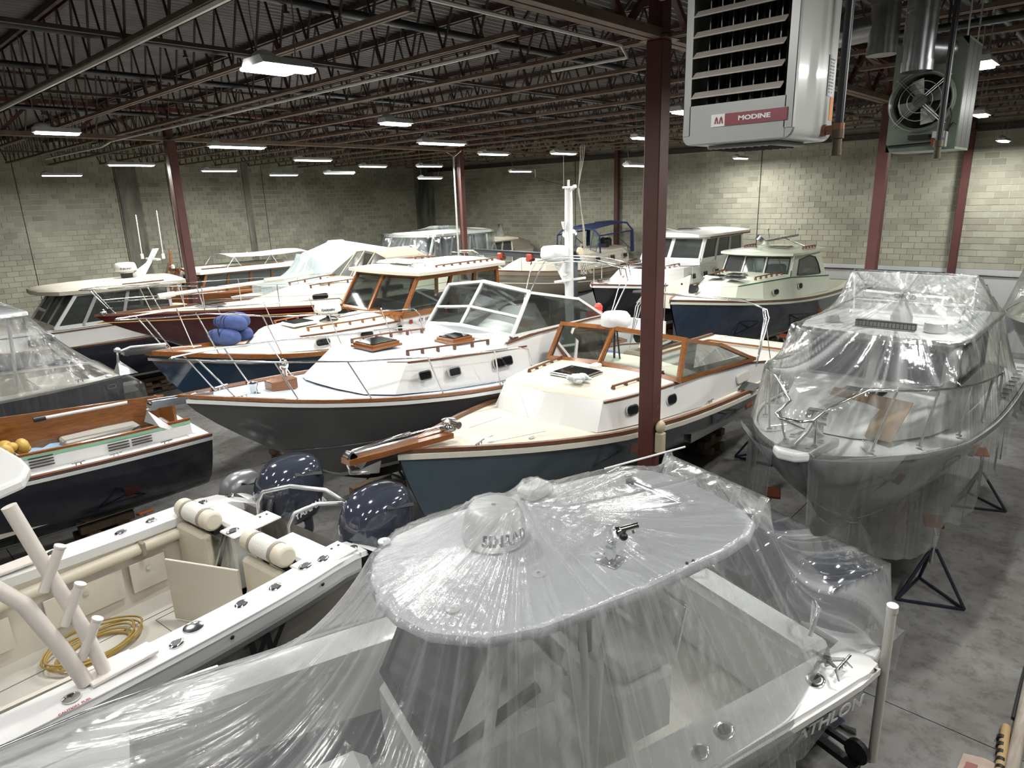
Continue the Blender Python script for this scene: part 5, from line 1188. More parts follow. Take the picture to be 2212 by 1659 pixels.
# ================================================================ navy launch with varnished coaming (left)
def navy_launch():
    b = Boat('open_launch', 'navy launch with varnished wood coaming and green masking tape along its side deck', (-11.9, 4.2), -92, 8.6,
        [(0, 1.02), (1.5, 1.2), (3.5, 1.32), (5.5, 1.22), (7, .88), (8.1, .4), (8.6, .02)], [(0, 1.72), (1.5, 1.79), (3, 1.88), (6, 2.05), (8.6, 2.3)],
        [(0, .62), (4, .55), (6.8, .68), (8.6, 1.2)], .66, rake=.9, pw=(.3, 1.1), boot=.06)
    r = b.root
    b.hull(navy, boot_w, paint_black, zlow=None)
    b.deck(white, 6.4, 8.5); b.side_deck(white, 0, 6.4, .30)
    b.rail_strip('toe_rail', teak_d, 0, .035, 0, .075, .03); b.rail_strip('rub_strip', white, 0, -.01, -.07, .02, .05)
    tape = mat('green_masking_tape', (.22, .48, .30), .7)
    ci = lambda x: .34
    for sd in (1,):
        P = [b.pt(.2+6.1*i/14, sd, .34, 0) for i in range(15)]; hgt = .24
        MB().grid([[p, p+V(0, -sd*.03, hgt), p+V(0, -sd*.07, hgt), p+V(0, -sd*.05, -.1)] for p in P]).build('coaming', white, r)
        ribbon(MB(), [p+V(0, -sd*.05, hgt) for p in P], .06, .03).build('coaming_cap', teak, r)
        MB().grid([[p+V(0, -sd*.026+sd*.012, hgt-.055), p+V(0, -sd*.03+sd*.012, hgt-.015)] for p in P]).build('masking_tape', tape, r)
        for x0 in (.85, 2.2):
            for q in range(3 if x0 < 1 else 4):
                for k in range(2 if x0 < 1 else 1):
                    a = b.pt(x0+.34*k, sd, .33, .06+.045*q); e = b.pt(x0+.34*k+.3, sd, .33, .06+.045*q); MB().bar(a, e, .012, .016).build('vent_slot', dark, r)
        for x in (.7, 1.45, 1.95): cleat(r, b.pt(x, sd, .12, .02), .05, .8)
    # varnished inner far side and ceiling boards
    P = [b.pt(.15+6.1*i/14, -1, .39, 0) for i in range(15)]
    MB().grid([[V(p.x, p.y, p.z+.42), V(p.x, p.y, 1.12)] for p in P]).grid([[V(p.x, p.y-.04, p.z+.42), V(p.x, p.y, p.z+.42)] for p in P]).build('varnished_coaming', teak, r)
    MB().box((.25, -.35, 1.93), (.05, .95, .42), ch=.006).build('aft_coaming', teak, r)
    P2 = [b.pt(.15+6.1*i/14, 1, .42, 0) for i in range(15)]
    MB().grid([[V(p.x, p.y, p.z), V(p.x, p.y, .98)] for p in P2]).build('cockpit_liner', cream, r)
    MB().grid([[V(p.x, p.y, .98), V(q.x, q.y, .98)] for p, q in zip(P2, P)]).build('cockpit_sole', teak_d, r)
    MB().slab([b.pt(0, 1, .03, -.01), b.pt(.3, 1, .03, -.01), b.pt(.3, -1, .03, -.01), b.pt(0, -1, .03, -.01)], .02).build('stern_deck', white, r)
    MB().box((2.7, -.45, 1.3), (1.2, .8, .6), ch=.03).build('cockpit_seat', teak, r)
    lk = mat('grey_locker', (.36, .345, .31), .6)
    f = MB().box((1.25, -.60, 1.5), (1.15, .42, .56), rz=.03, ch=.03).build('side_locker', lk, r)
    for x in (.97, 1.5): MB().box((x, -.385, 1.52), (.44, .012, .36), rz=.03, ch=.004).build('locker_door', lk, f)
    MB().tube([(.65+.22*math.cos(a), -.38, 1.62+.14*math.sin(a)) for a in [PI*i/12 for i in range(13)]], .012, 6).tube([(1.3, -.38, 1.66), (1.1, -.36, 1.5), (.95, -.38, 1.62)], .01, 6).build('wiring_loom', black, r)
    return b
B3 = navy_launch()
def W3(x, y, z):
    c, s = math.cos(R(-92)), math.sin(R(-92)); return (-11.9+x*c-y*s, 4.2+x*s+y*c, z)
o = MB().grid([[(x*.12, y*.13, .10*vnoise(x*.8+y*1.3)+(.22 if y > 4 else 0)*(y-4)) for y in range(7)] for x in range(8)]).build('blue_sheet', mat('pale_blue_plastic', (.30, .46, .62), .5), None, 50); o.location = W3(2.55, -.45, 1.62); o.rotation_euler = (0, 0, R(88)); tag(o, 'pale blue plastic sheet lying in the cockpit of the navy launch', 'sheet')
yb = MB(); rn = random.Random(9)
for i in range(10): yb.ell((rn.uniform(-.2, .2), rn.uniform(-.15, .15), .12+rn.uniform(0, .3)), (rn.uniform(.08, .18), rn.uniform(.07, .14), rn.uniform(.07, .14)), 9, 6)
o = yb.build('yellow_jacket', mat('ochre_oilskin', (.46, .30, .06), .5, bump=(18, .8)), None, 60); o.location = W3(2.52, -.25, 1.62); tag(o, 'heap of ochre yellow oilskin in the cockpit of the navy launch', 'jacket')
t = thing('boat_hook', 'white pole with a dark grip lying across the cockpit of the navy launch', 'pole', W3(2.0, -.5, 2.22), R(88))
MB().tube([(1.2, -.05, -.02), (-.05, .0, .0)], .028, 10).build('shaft', white, t, 60); MB().cyl((.02, 0, 0), (-.14, 0, 0), .045, n=12).build('grip', black, t, 60)
for x in (1.6, 4.8): keel_block(*W3(x, 0, 0)[:2], .54, 'timber blocking under the navy launch')
for x, s in ((1.2, 1), (4.6, 1), (1.2, -1)): jack_stand(*W3(x, s*1.0, 0)[:2], .78, 'jack stand under the navy launch', R(-90), tilt=(0, 0))
# ================================================================ wrapped pilothouse boat at right
def right_boat():
    b = Boat('wrapped_pilothouse_boat', 'dark hulled white pilothouse boat at right, wrapped in clear plastic sheet gathered at its bow', (-2.33, 15.5), -91, 8.15,
        [(0, 1.22), (2, 1.32), (4.5, 1.36), (6, 1.28), (7, 1.02), (7.7, .62), (8.05, .26), (8.15, .03)], [(0, 2.05), (3, 2.14), (5, 2.25), (8.15, 2.5)],
        [(0, .75), (4, .66), (6.4, .72), (7.6, 1.0), (8.15, 1.3)], 1.02, rake=.9, pw=(.28, .95), boot=.05)
    r = b.root
    b.hull(navy, boot_w, paint_black)
    b.deck(white, 3.4, 8.1, crown=.05); b.side_deck(white_mat, 0, 3.4, .36)
    b.rail_strip('rub_rail', white, 0, -.015, -.06, .045, .07)
    b.cockpit(white, beige, .1, 3.4, .36, 1.2)
    for i in range(9): MB().box((.5+.33*i, b.b(.5+.33*i)-.16, b.zs(.5+.33*i)+.018), (.05, .12, .012), ch=.004).build('deck_slot', dark, r)
    MB().slab([(7.6, .26, 2.46), (8.4, .2, 2.5), (8.52, .1, 2.5), (8.52, -.1, 2.5), (8.4, -.2, 2.5), (7.6, -.26, 2.46)], .11).build('bow_pulpit', white, r, bevel=.03)
    MB().tube([(8.35, 0, 2.63), (8.0, 0, 2.68), (7.75, .02, 2.86)], .03, 8).build('anchor_shank', steel2, r, 60); MB().cyl((7.62, -.12, 2.78), (7.62, .12, 2.78), .095, n=18).cyl((7.62, 0, 2.55), (7.62, 0, 2.72), .07, n=14).build('windlass', steel, r, 50)
    for p in ((8.25, .12), (8.25, -.12), (7.95, .16), (7.95, -.16)): MB().cyl((p[0], p[1], 2.61), (p[0], p[1], 2.617), .03, n=10).build('pulpit_bolt', steel2, r)
    # trunk and pilothouse
    tb = [(5.6, 1.02, 2.32), (6.4, .92, 2.4), (7.0, .66, 2.45), (7.25, .3, 2.47), (7.3, .03, 2.48)]; tt = [(5.6, .95, 2.78), (6.3, .82, 2.78), (6.75, .56, 2.76), (6.92, .25, 2.75), (6.95, .03, 2.75)]
    trunk(r, tb, tt, white, None, .05, 'trunk_cabin')
    MB().box((6.45, .12, 2.83), (.34, .5, .03), ch=.01).build('deck_hatch', sglass, r)
    hb = [(3.7, 1.0, 2.2), (5.74, 1.0, 2.3)]; ht = [(3.7, .97, 3.42), (5.62, .95, 3.42)]
    for sd in (1, -1):
        A, B_, C_, D_ = [V(p[0], sd*p[1], p[2]) for p in (hb[0], hb[1], ht[1], ht[0])]
        w0, w1, w2, w3 = [lerp(lerp(A, B_, u), lerp(D_, C_, u), v) for u, v in ((.12, .52), (.9, .5), (.9, .9), (.12, .92))]
        MB().add([A, B_, w1, w0], [(0,1,2,3)]).add([B_, C_, w2, w1], [(0,1,2,3)]).add([C_, D_, w3, w2], [(0,1,2,3)]).add([D_, A, w0, w3], [(0,1,2,3)]).build('house_side', white, r)
        window(r, [w0, w1, w2, w3], .04, .05, black, dglass, 'side_window')
    FL, FR_, TL, TR = V(5.74, -1.0, 2.75), V(5.74, 1.0, 2.75), V(5.62, -.95, 3.42), V(5.62, .95, 3.42)
    def P_(u, v): return lerp(lerp(FL, FR_, u), lerp(TL, TR, u), v)
    cols = [0, .07, .455, .545, .93, 1]; rws = [0, .1, .86, 1]
    mb = MB()
    for i in range(5):
        for j in range(3):
            if j == 1 and i in (1, 3): continue
            mb.add([P_(cols[i], rws[j]), P_(cols[i+1], rws[j]), P_(cols[i+1], rws[j+1]), P_(cols[i], rws[j+1])], [(0,1,2,3)])
    mb.add([V(5.74, -1, 2.3), V(5.74, 1, 2.3), FR_, FL], [(0,1,2,3)]).build('house_front', white, r)
    for i in (1, 3):
        c = P_((cols[i]+cols[i+1])/2, .48); f = portlight(r, c+V(.005, 0, 0), (0, 1, 0), (-.17, 0, 1), .80, .54, .07, .035, mat('grey_gasket', (.30, .31, .31), .6), mat('blue_smoked_glass', (.02, .03, .036), .05, spec=.7), 'windshield_pane')
    MB().bar((5.82, -.1, 3.36), (5.8, -.25, 2.95), .015).bar((5.82, .75, 3.36), (5.8, .55, 2.95), .015).build('wiper', black, r)
    rf = [(3.25, 1.06), (5.4, 1.06), (5.85, .95), (5.95, .4), (5.97, .02)]
    ring = [V(x, y, 3.42) for x, y in rf]+[V(x, -y, 3.42) for x, y in rf[::-1]]
    MB().slab(ring, .08).build('roof', white, r, bevel=.02)
    lb = MB().bar((5.5, -.33, 3.56), (5.5, .42, 3.56), .07, .09).build('light_bar', black, r)
    for i in range(16): MB().box((5.54, -.31+.047*i, 3.56), (.012, .036, .06)).build('led_cell', mat('led_grey', (.25, .25, .24), .3), lb)
    MB().lathe([(.14, 0), (.14, .1), (.1, .2), (.06, .26), (.06, .32)], (4.95, .1, 3.5), 18).build('radar_pedestal', white, r, 50)
    ar = MB().box((4.95, .1, 3.88), (.09, 1.12, .1), rz=R(-12), ch=.025).build('radar_array', white, r)
    text('SIMRAD', .085, mat('slate_lettering', (.09, .10, .12), .5), ar, (4.95+.05, .1+.02, 3.88), Matrix.Rotation(R(-12), 3, 'Z') @ frame3((0, 1, 0), (0, 0, 1)), bold=.004)
    MB().lathe([(.12, 0), (.14, .03), (.13, .13), (.08, .16), (.001, .165)], (5.4, .62, 3.5), 18).build('search_light', white, r, 50)
    MB().lathe([(.1, 0), (.11, .03), (.08, .1), (.001, .11)], (5.35, -.7, 3.5), 16).build('gps_dome', white, r, 50)
    for sd in (1, -1):
        MB().tube([(4.5, sd*.72, 3.5), (4.35, sd*.75, 3.72), (3.4, sd*.75, 3.55)], .014, 8).tube([(4.1, sd*.8, 3.5), (4.25, sd*.8, 4.12), (2.4, sd*.9, 3.3), (2.3, sd*1.0, 2.1)], .016, 8).build('aft_frame', steel, r, 60)
    MB().tube([(4.25, -.8, 4.12), (4.25, .8, 4.12)], .016, 8).tube([(4.35, -.75, 3.72), (4.35, .75, 3.72)], .014, 8).build('aft_frame', steel, r, 60)
    # bow rail
    def rail(x, sd): return b.pt(x, sd, .1, .62+.05*(x-5))
    top = [b.pt(3.9, 1, .1, .05), rail(4.1, 1)] + [rail(x, 1) for x in (4.8, 5.6, 6.3, 6.9, 7.4, 7.7)] + [V(7.95, .22, 3.02), V(8.4, .2, 2.98), V(8.52, .1, 2.98), V(8.52, -.1, 2.98), V(8.4, -.2, 2.98), V(7.95, -.22, 3.02)] + [rail(x, -1) for x in (7.7, 7.4, 6.9, 6.3, 5.6, 4.8, 4.1)] + [b.pt(3.9, -1, .1, .05)]
    feet = []
    for sd in (1, -1):
        for x in (4.9, 5.9, 6.8, 7.45): feet.append((rail(x-.06, sd), b.pt(x+.12, sd, .12, .02)))
        feet.append((V(8.3, sd*.2, 2.98), V(8.15, sd*.16, 2.6)))
    b.stanchions(top, .016, feet=feet)
    cleat(r, b.pt(7.5, 1, .25, .03), .6); cleat(r, b.pt(7.5, -1, .25, .03), -.6); cleat(r, b.pt(3.2, 1, .2, .03))
    # plastic sheet
    rl = []
    for sd in (1, -1):
        q = [rail(x, sd) for x in (4.2, 4.8, 5.6, 6.3, 6.9, 7.4, 7.7)]+[V(7.95, sd*.22, 3.02), V(8.3, sd*.1, 3.0)]
        rl += [('line', q[i].x, q[i].y, q[i].z+.02, q[i+1].x, q[i+1].y, q[i+1].z+.02, .05) for i in range(len(q)-1)]
    obs = obs_list(rl+[('box', 3.2, 5.97, -1.08, 1.08, 3.52), ('line', 4.83, -.46, 3.95, 5.07, .66, 3.95, .05), ('box', 4.2, 4.32, -.82, .82, 4.15), ('box', 4.3, 4.4, -.76, .76, 3.75), ('disc', 5.4, .62, .13, 3.68), ('box', 5.6, 6.9, -.5, .5, 2.82), ('line', 2.4, .9, 3.32, 4.2, .82, 4.12, .05), ('line', 2.4, -.9, 3.32, 4.2, -.82, 4.12, .05)])
    hw = crv([(-.2, 1.25), (2, 1.36), (4.5, 1.40), (6, 1.33), (7, 1.08), (7.7, .70), (8.15, .36), (8.4, .18)])
    ze = crv([(-.2, 2.09), (3, 2.18), (5, 2.30), (7.6, 2.5), (8.4, 2.62)])
    fm = film('clear_sheet_right', haze=.085, glossy=.85, ws=(150, 2.0), bumpd=.026, rough=.09)
    sk = lambda sd: (lambda x: (.62+.75*min(max((x-4.6)/2.6, 0), 1), .05) if x > 4.2 else (.18, .1))
    drape('plastic_sheet', fm, r, (-.2, 8.4), hw, ze, obs, (5.0, .1), nu=170, nv=110, it=1800, skirt=sk, wr=(70, .035))
    # gathered front with its tied tail
    rows = []; uv = []; N = 40
    for k in range(9):
        t_ = k/8; row = []
        for i in range(N+1):
            a = -1.25+2.5*i/N; w = 1+.10*math.sin(i*2.3)+.07*math.sin(i*5.1)
            P0 = V(8.42-.9*abs(a)**2.2*.55, .62*a*1.25, 2.55); P1 = V(6.95+.06*w*math.cos(a*2.6), .30+.06*w*math.sin(a*2.6), 1.28)
            p = lerp(P0, P1, t_**1.1); p.x += .32*math.sin(PI*t_)*(1-.4*abs(a)) * (1 if t_ < 1 else 0); p += V(0, 0, 0); row.append(p+V(.02*math.sin(i*1.7)*t_, .02*math.sin(i*2.9)*t_, 0)); uv.append((i/N*.22, t_*.4))
        rows.append(row)
    for k in range(1, 7):
        t_ = k/6; row = []
        for i in range(N+1):
            a = -1.25+2.5*i/N; w = 1+.45*math.sin(i*2.1)+.3*math.sin(i*4.3)
            row.append(V(6.95-.05*t_, .30-.06*t_, 1.28-.62*t_*(1-.25*math.sin(i*.7)**2)) + V(math.cos(a*2.6), math.sin(a*2.6), 0)*(.05+.26*t_**.8)*w*.8); uv.append((i/N*.22, .4+t_*.2))
        rows.append(row)
    MB().grid(rows).build('gathered_sheet', fm, r, 180, uv=uv, attrs={'fold': [.25]*len(uv)})
    MB().tube([(6.95+.075*math.cos(a), .30+.075*math.sin(a), 1.27) for a in [2*PI*i/14 for i in range(14)]], .012, 6, closed=True).build('tie_cord', steel2, r)
    return b
B6 = right_boat()
o = MB().box((0, 0, 0), (.62, .96, .014), mtx=Matrix.Rotation(R(38), 3, 'Y')).build('plywood_sheet', wood('raw_plywood', (.36, .24, .13), (.29, .185, .095), .7, (1.5, 9, 9), 0), None); o.location = (-2.2, 8.62, 2.68); o.rotation_euler = (0, 0, R(-99)); tag(o, 'plywood sheet leaning on the foredeck of the wrapped pilothouse boat', 'board')
for x, s, lab in ((6.1, 1, 'jack stand at the right bow of the wrapped pilothouse boat, out in the aisle'), (6.3, -1, 'jack stand between the launch and the wrapped pilothouse boat'), (2.4, 1, 'jack stand farther back at the right side of the wrapped pilothouse boat'), (2.2, -1, 'hidden jack stand at the far side of the wrapped pilothouse boat')):
    jack_stand(-2.38+s*(1.02 if x > 3 else 1.0), 15.5-x+(1.6 if s < 0 else 1.9 if x > 3 else 0)-1.8+(0 if x > 3 else 1.8), 1.15 if x > 3 else 1.0, lab, .4, tilt=(-s*.05, 0))
for x in (2, 4.4): keel_block(-2.38, 15.5-x, .66, 'timber blocking under the wrapped pilothouse boat')
# ================================================================ wrapped navy boat at the left edge
def left_wrapped():
    b = Boat('wrapped_navy_boat', 'navy hulled boat at the left edge under clear plastic sheet, its stern corner pointing right', (-15.4, 4.0), -90, 8.4,
        [(0, .92), (.4, 1.08), (2, 1.36), (4.5, 1.42), (6.5, 1.1), (7.8, .45), (8.4, .02)], [(0, 2.24), (3, 2.3), (8.4, 2.8)], [(0, .75), (4, .65), (6.8, .8), (8.4, 1.6)], .98, rake=1.2, pw=(.28, 1.05))
    r = b.root
    b.hull(navy, boot_w, paint_black); b.deck(cream_deck, 4.6, 8.3); b.side_deck(cream, 0, 4.6, .3); b.rail_strip('rub_rail', steel2, 0, -.01, -.04, .03, .04)
    b.cockpit(beige, beige, .15, 4.6, .3, 1.35)
    MB().grid([[b.pt(.0+.15*i, 1, .03, -.005), b.pt(.0+.15*i, -1, .03, -.005)] for i in range(2)]).build('stern_deck', cream, r)
    MB().box((.9, .1, 1.75), (.7, 1.2, .8), ch=.06).build('engine_box', navy, r); MB().box((.95, .1, 2.18), (.75, 1.25, .06), ch=.02).build('box_top', beige, r)
    MB().box((2.6, 0, 1.9), (.9, 1.1, 1.1), ch=.08).build('console', beige, r); MB().slab([(1.3, .95, 3.62), (1.45, 1.0, 3.62), (3.6, 1.0, 3.62), (3.6, -1.0, 3.62), (1.3, -1.0, 3.62)], .08).build('hard_top', white, r, bevel=.02)
    for y in (.9, -.9):
        for x in (1.6, 3.3): MB().tube([(x, y, 3.62), (x+.1, y*.95, 2.3)], .03, 8).build('top_leg', steel2, r)
    MB().tube([(1.0, -.95, 3.2), (1.0, .95, 3.2)], .02, 8).build('cross_bar', white, r)
    cleat(r, b.pt(.75, 1, .12, .02)); MB().lathe([(.06, 0), (.05, .01), (.001, .012)], b.pt(.22, 1, .14, .01), 12).build('deck_fill', steel, r)
    portlight(r, b.pt(.25, 1, -.012, -.17), (-1, -.1, 0), (0, .05, 1), .16, .09, .03, .02)
    obs = obs_list([('box', 1.3, 3.6, -1.0, 1.0, 3.72), ('disc', 2.0, 0, .3, 4.0), ('line', 1.0, -.95, 3.22, 1.0, .95, 3.22, .05)])
    hw = crv([(-.35, .98), (0, 1.0), (.4, 1.13), (2, 1.41), (4.5, 1.47), (6.5, 1.15), (7.8, .5), (8.45, .08)]); ze = crv([(-.35, 2.0), (0, 2.27), (3, 2.33), (8.45, 2.84)])
    fm = film('clear_sheet_left', haze=.07, glossy=.7, ws=(150, 2.0), bumpd=.018)
    drape('plastic_sheet', fm, r, (-.35, 8.45), hw, ze, obs, (2.2, 0), nu=110, nv=80, it=1200, skirt=lambda sd: (lambda x: (.75, .02) if x > .9 else ((.5, .3) if x < .0 else None)), wr=(60, .03))
    return b
B10 = left_wrapped()
for x in (1.8, 4.6): keel_block(-15.4, 4-x, .66, 'timber blocking under the wrapped navy boat')
for x, s in ((1.4, 1), (1.4, -1), (5, 1)): jack_stand(-15.4+s*1.05, 4-x, 1.1, 'jack stand under the wrapped navy boat', R(90), tilt=(-s*.05, 0))
# ================================================================ boats farther back
def house(b, x0, x1, w, zb, z0, z1, rk, mf, mg, nf=2, ns=3, aft_rk=0., wt=None, wall=None, fw=.07, ft=.06, fbars=False, splits=None, front_v=0.):
    r = b.root; wt = wt or w*.96; wall = wall or mf
    FB = lambda s: V(x1, s*w, z0); FT = lambda s: V(x1-rk, s*wt, z1); AB = lambda s: V(x0, s*w, z0); AT = lambda s: V(x0+aft_rk, s*wt, z1)
    cb, ct = V(x1+front_v, 0, z0), V(x1-rk+front_v, 0, z1)
    def fr(u, top):
        a, m_, c = (FT(1), ct, FT(-1)) if top else (FB(1), cb, FB(-1)); return lerp(a, m_, u*2) if u < .5 else lerp(m_, c, u*2-1)
    for i in range(nf): window(r, [fr(i/nf, 0), fr((i+1)/nf, 0), fr((i+1)/nf, 1), fr(i/nf, 1)], fw, ft, mf, mg, 'windshield_frame', bars=(((0, 3, .35), (1, 2, .35)),) if fbars else ())
    sp = splits or [i/ns for i in range(ns+1)]
    for sd in (1, -1):
        for a, c in zip(sp[:-1], sp[1:]):
            q = [lerp(AB(sd), FB(sd), a), lerp(AB(sd), FB(sd), c), lerp(AT(sd), FT(sd), c), lerp(AT(sd), FT(sd), a)]
            if sd < 0: q = [q[1], q[0], q[3], q[2]]
            window(r, q, fw, ft, mf, mg, 'side_window')
    mb = MB(); P = [V(x0, w, z0), V(x1, w, z0), cb, V(x1, -w, z0), V(x0, -w, z0)]
    mb.grid([[p, V(p.x+(.06 if 0 < i < 4 else 0), p.y*1.02, zb)] for i, p in enumerate(P)]); mb.build('house_wall', wall, r)
    return fr
def roof(b, pts, z, t, m, crown=.06, name='roof', edge=None):
    r = b.root; mir = [V(x, -y, z) for x, y in pts[::-1]]; ring = [V(x, y, z) for x, y in pts]+mir
    mb = MB().grid([ring, [p+V(0,0,t) for p in ring]], close_v=True).poly(ring)
    wm = max(y for x, y in pts)
    mb.grid([[V(x, y*(1-2*j/10), z+t+crown*(y/wm)*(1-(1-2*j/10)**2)) for j in range(11)] for x, y in pts])
    return mb.build(name, m, r, 40)
def lifelines(b, xs_, h=.62, inset=.08, m=None, n=2):
    for sd in (1, -1):
        for x in xs_: MB().cyl(b.pt(x, sd, inset, 0), b.pt(x, sd, inset, h), .013, n=8).build('stanchion', m or steel, b.root, 60)
        for k in range(n): MB().tube([b.pt(x, sd, inset, h*(1-k*.5)-.01) for x in xs_], .006, 5).build('lifeline', m or steel, b.root)
# ---------------------------------------------------------------- blue hulled pilothouse boat with wooden house
def blue_boat():
    bl = mat('steel_blue_topsides', (.028, .062, .115), .08, coat=1)
    b = Boat('wooden_house_boat', 'blue hulled boat with a varnished wooden pilothouse and cream roof', (-12.95, 14), -90, 9.95,
        [(0, 1.2), (3, 1.5), (5, 1.56), (7, 1.42), (8.3, 1.02), (9.2, .52), (9.75, .18), (9.95, .02)], [(0, 2.25), (3, 2.3), (6, 2.42), (8, 2.56), (9.95, 2.85)],
        [(0, .8), (4, .62), (8, .68), (9.2, 1.0), (9.95, 1.5)], 1.0, rake=.9, pw=(.3, 1.15), boot=.08)
    r = b.root
    b.hull(bl, boot_w, paint_black); b.deck(cream, 4.6, 9.9); b.side_deck(cream, 0, 4.6, .34)
    b.rail_strip('toe_rail', teak, 0, .04, -.01, .09, .085); b.rail_strip('rub_rail', steel, 0, -.012, -.11, .03, .05)
    b.cockpit(cream, teak_d, .05, 1.8, .36, 1.45, front=False)
    tb = [(4.6, 1.16, 2.36), (5.6, 1.14, 2.42), (6.8, 1.04, 2.5), (7.5, .86, 2.55), (7.85, .6, 2.58), (7.95, .25, 2.6), (7.97, .03, 2.6)]
    tt = [(4.6, 1.08, 2.86), (5.6, 1.05, 2.86), (6.7, .93, 2.86), (7.3, .74, 2.86), (7.55, .5, 2.86), (7.63, .22, 2.86), (7.65, .03, 2.86)]
    trunk(r, tb, tt, white, cream_deck, .1, 'trunk_cabin')
    for sd in (1, -1):
        ribbon(MB(), [(x, sd*(y+.02), z-.06) for x, y, z in tt[:5]], .02, .03).build('trunk_trim', teak_d, r)
        for x, y in ((6.95, 1.0), (5.95, 1.105), (5.0, 1.145)): portlight(r, (x, sd*y, 2.66), (-sd, .06, 0), (0, -sd*.18, 1), .34, .17, .08, .02)
        grab_rail(r, [(7.1, sd*.68, 2.88), (6.0, sd*.86, 2.88), (5.0, sd*.9, 2.88)], 7, teak)
    hatch(r, (6.95, .12, 2.95), .52, .52, m_frame=white, h=.06); hatch(r, (5.7, -.1, 2.96), .5, .56, m_frame=steel, h=.06)
    dm = radome(r, (6.3, .25, 3.12), .29, .24, mat('radome_white', (.74, .74, .73), .35)); bent_text('GARMIN', .075, mat('slate_lettering', (.09, .10, .12), .5), dm, (6.3, .25, 3.12), .283, .08, R(60), bold=.005)
    MB().cyl((6.3, .25, 2.93), (6.3, .25, 3.1), .05, n=10).tube([(6.3+.2*math.cos(a), .25+.16*math.sin(a), 2.97+.02*math.sin(2*a)) for a in [2*PI*i/16 for i in range(16)]], .016, 6, closed=True).build('dome_stand', black, r)
    wd = teak
    house(b, 1.95, 5.0, 1.2, 2.36, 2.96, 3.74, .52, wd, wglass, 2, 3, splits=[0, .2, .47, .56, 1.0] if False else [0, .3, .6, 1.0], wall=white, fw=.085, front_v=.08)
    b2 = MB().bar((5.12, 1.2, 2.9), (5.12, -1.2, 2.9), .06, .14).build('wooden_sill', wd, r)
    for sd in (1, -1): MB().bar((1.95, sd*1.2, 2.93), (5.05, sd*1.21, 2.93), .05, .1).bar((1.95, sd*1.16, 3.72), (4.5, sd*1.16, 3.72), .05, .12).build('wooden_sill', wd, r)
    text('CT  153 IBA', .095, mat('maroon_ink', (.10, .03, .03), .5), r, (4.35, 1.228, 2.78), frame3((-1, .0, 0), (0, .03, 1)), bold=.003); MB().box((4.82, 1.224, 2.78), (.09, .01, .09)).build('sticker', mat('red_sticker', (.35, .06, .04), .5), r)
    roof(b, [(1.75, 1.25), (1.85, 1.38), (4.2, 1.42), (4.62, 1.36), (4.72, .8), (4.75, .02)], 3.78, .07, cream, .10)
    for sd in (1, -1): grab_rail(r, [(3.9, sd*1.1, 3.86), (2.9, sd*1.14, 3.87), (2.0, sd*1.1, 3.86)], 8)
    hatch(r, (3.9, -.2, 3.95), .6, 1.0, m_frame=cream, m_glass=mat('grey_cover', (.25, .27, .27), .5), h=.06)
    MB().cyl((4.35, .15, 3.98), (4.3, .75, 3.96), .022, n=10).cyl((4.45, .15, 3.98), (4.4, .75, 3.96), .022, n=10).cyl((4.37, .2, 3.9), (4.37, .2, 3.97), .02).cyl((4.33, .7, 3.88), (4.33, .7, 3.96), .02).ell((4.36, .12, 3.98), (.04, .05, .04), 10, 6).ell((4.3, .78, 3.96), (.04, .05, .04), 10, 6).build('air_horn', steel, r, 60)
    cleat(r, (4.0, .85, 3.9), .8)
    MB().lathe([(.18, -.014), (.194, 0), (.18, .014), (.166, 0), (.18, -.014)], (4.5, -.5, 3.0), 18, Matrix.Rotation(R(-70), 3, 'Y')).build('steering_wheel', wd, r, 60)
    MB().box((3.2, .5, 2.7), (.5, .5, .8), ch=.05).box((3.0, -.55, 2.7), (.5, .5, .9), ch=.05).build('helm_seat', mat('dark_leather', (.03, .028, .027), .5), r); MB().box((2.6, .6, 2.6), (.9, .6, .5), ch=.03).build('galley_box', white, r)
    # bow gear and rails
    MB().bar((9.6, -.07, 2.9), (10.35, -.07, 2.96), .025, .1).bar((9.6, .07, 2.9), (10.35, .07, 2.96), .025, .1).cyl((10.3, -.09, 2.94), (10.3, .09, 2.94), .045, n=12).build('bow_roller', steel, r, 50)
    MB().tube([(9.6, 0, 2.98), (10.2, 0, 3.03), (10.42, 0, 2.98), (10.44, 0, 2.8)], .026, 8).ell((10.42, 0, 3.02), (.06, .05, .05), 10, 6).add([(10.5, -.17, 2.6), (10.44, 0, 2.85), (10.5, .17, 2.6), (10.15, 0, 2.55)], [(0,1,2), (0,1,3), (1,2,3), (0,2,3)]).build('anchor', steel2, r, 60)
    ch = MB()
    for i in range(16): ch.tube([(9.0+.055*i+.028*math.cos(a), .02*math.sin(i*.8)+.016*math.sin(a), 2.84+.006*i) for a in [2*PI*k/6 for k in range(6)]], .006, 4, closed=True)
    ch.build('anchor_chain', steel2, r, kind='stuff')
    for sd in (1, -1):
        def rl(x, dz=.72): return b.pt(x, sd, .1, dz)
        top = [V(10.3, sd*.1, 3.55), V(9.8, sd*.32, 3.53), rl(9.0, .82), rl(8.0, .8), rl(6.8, .78), rl(5.6, .76), rl(4.9, .74), rl(4.75, .6), b.pt(4.65, sd, .1, .02)]
        feet = [(V(9.95, sd*.26, 3.54), b.pt(9.55, sd, .1, .05))]+[(rl(x+.25, .82), b.pt(x, sd, .1, .03)) for x in (8.9, 7.9, 6.7, 5.5)]
        b.stanchions(top, .0135, feet=feet)
    MB().tube([(10.3, .1, 3.55), (10.36, 0, 3.55), (10.3, -.1, 3.55)], .0135, 8).build('pulpit_nose', steel, r, 60)
    return b
B7 = blue_boat()
fd = thing('fender_bundle', 'bundle of blue fleece covered fenders on the foredeck of the wooden house boat', 'fender', (-12.95-.75, 14-8.05, 2.64), R(20))
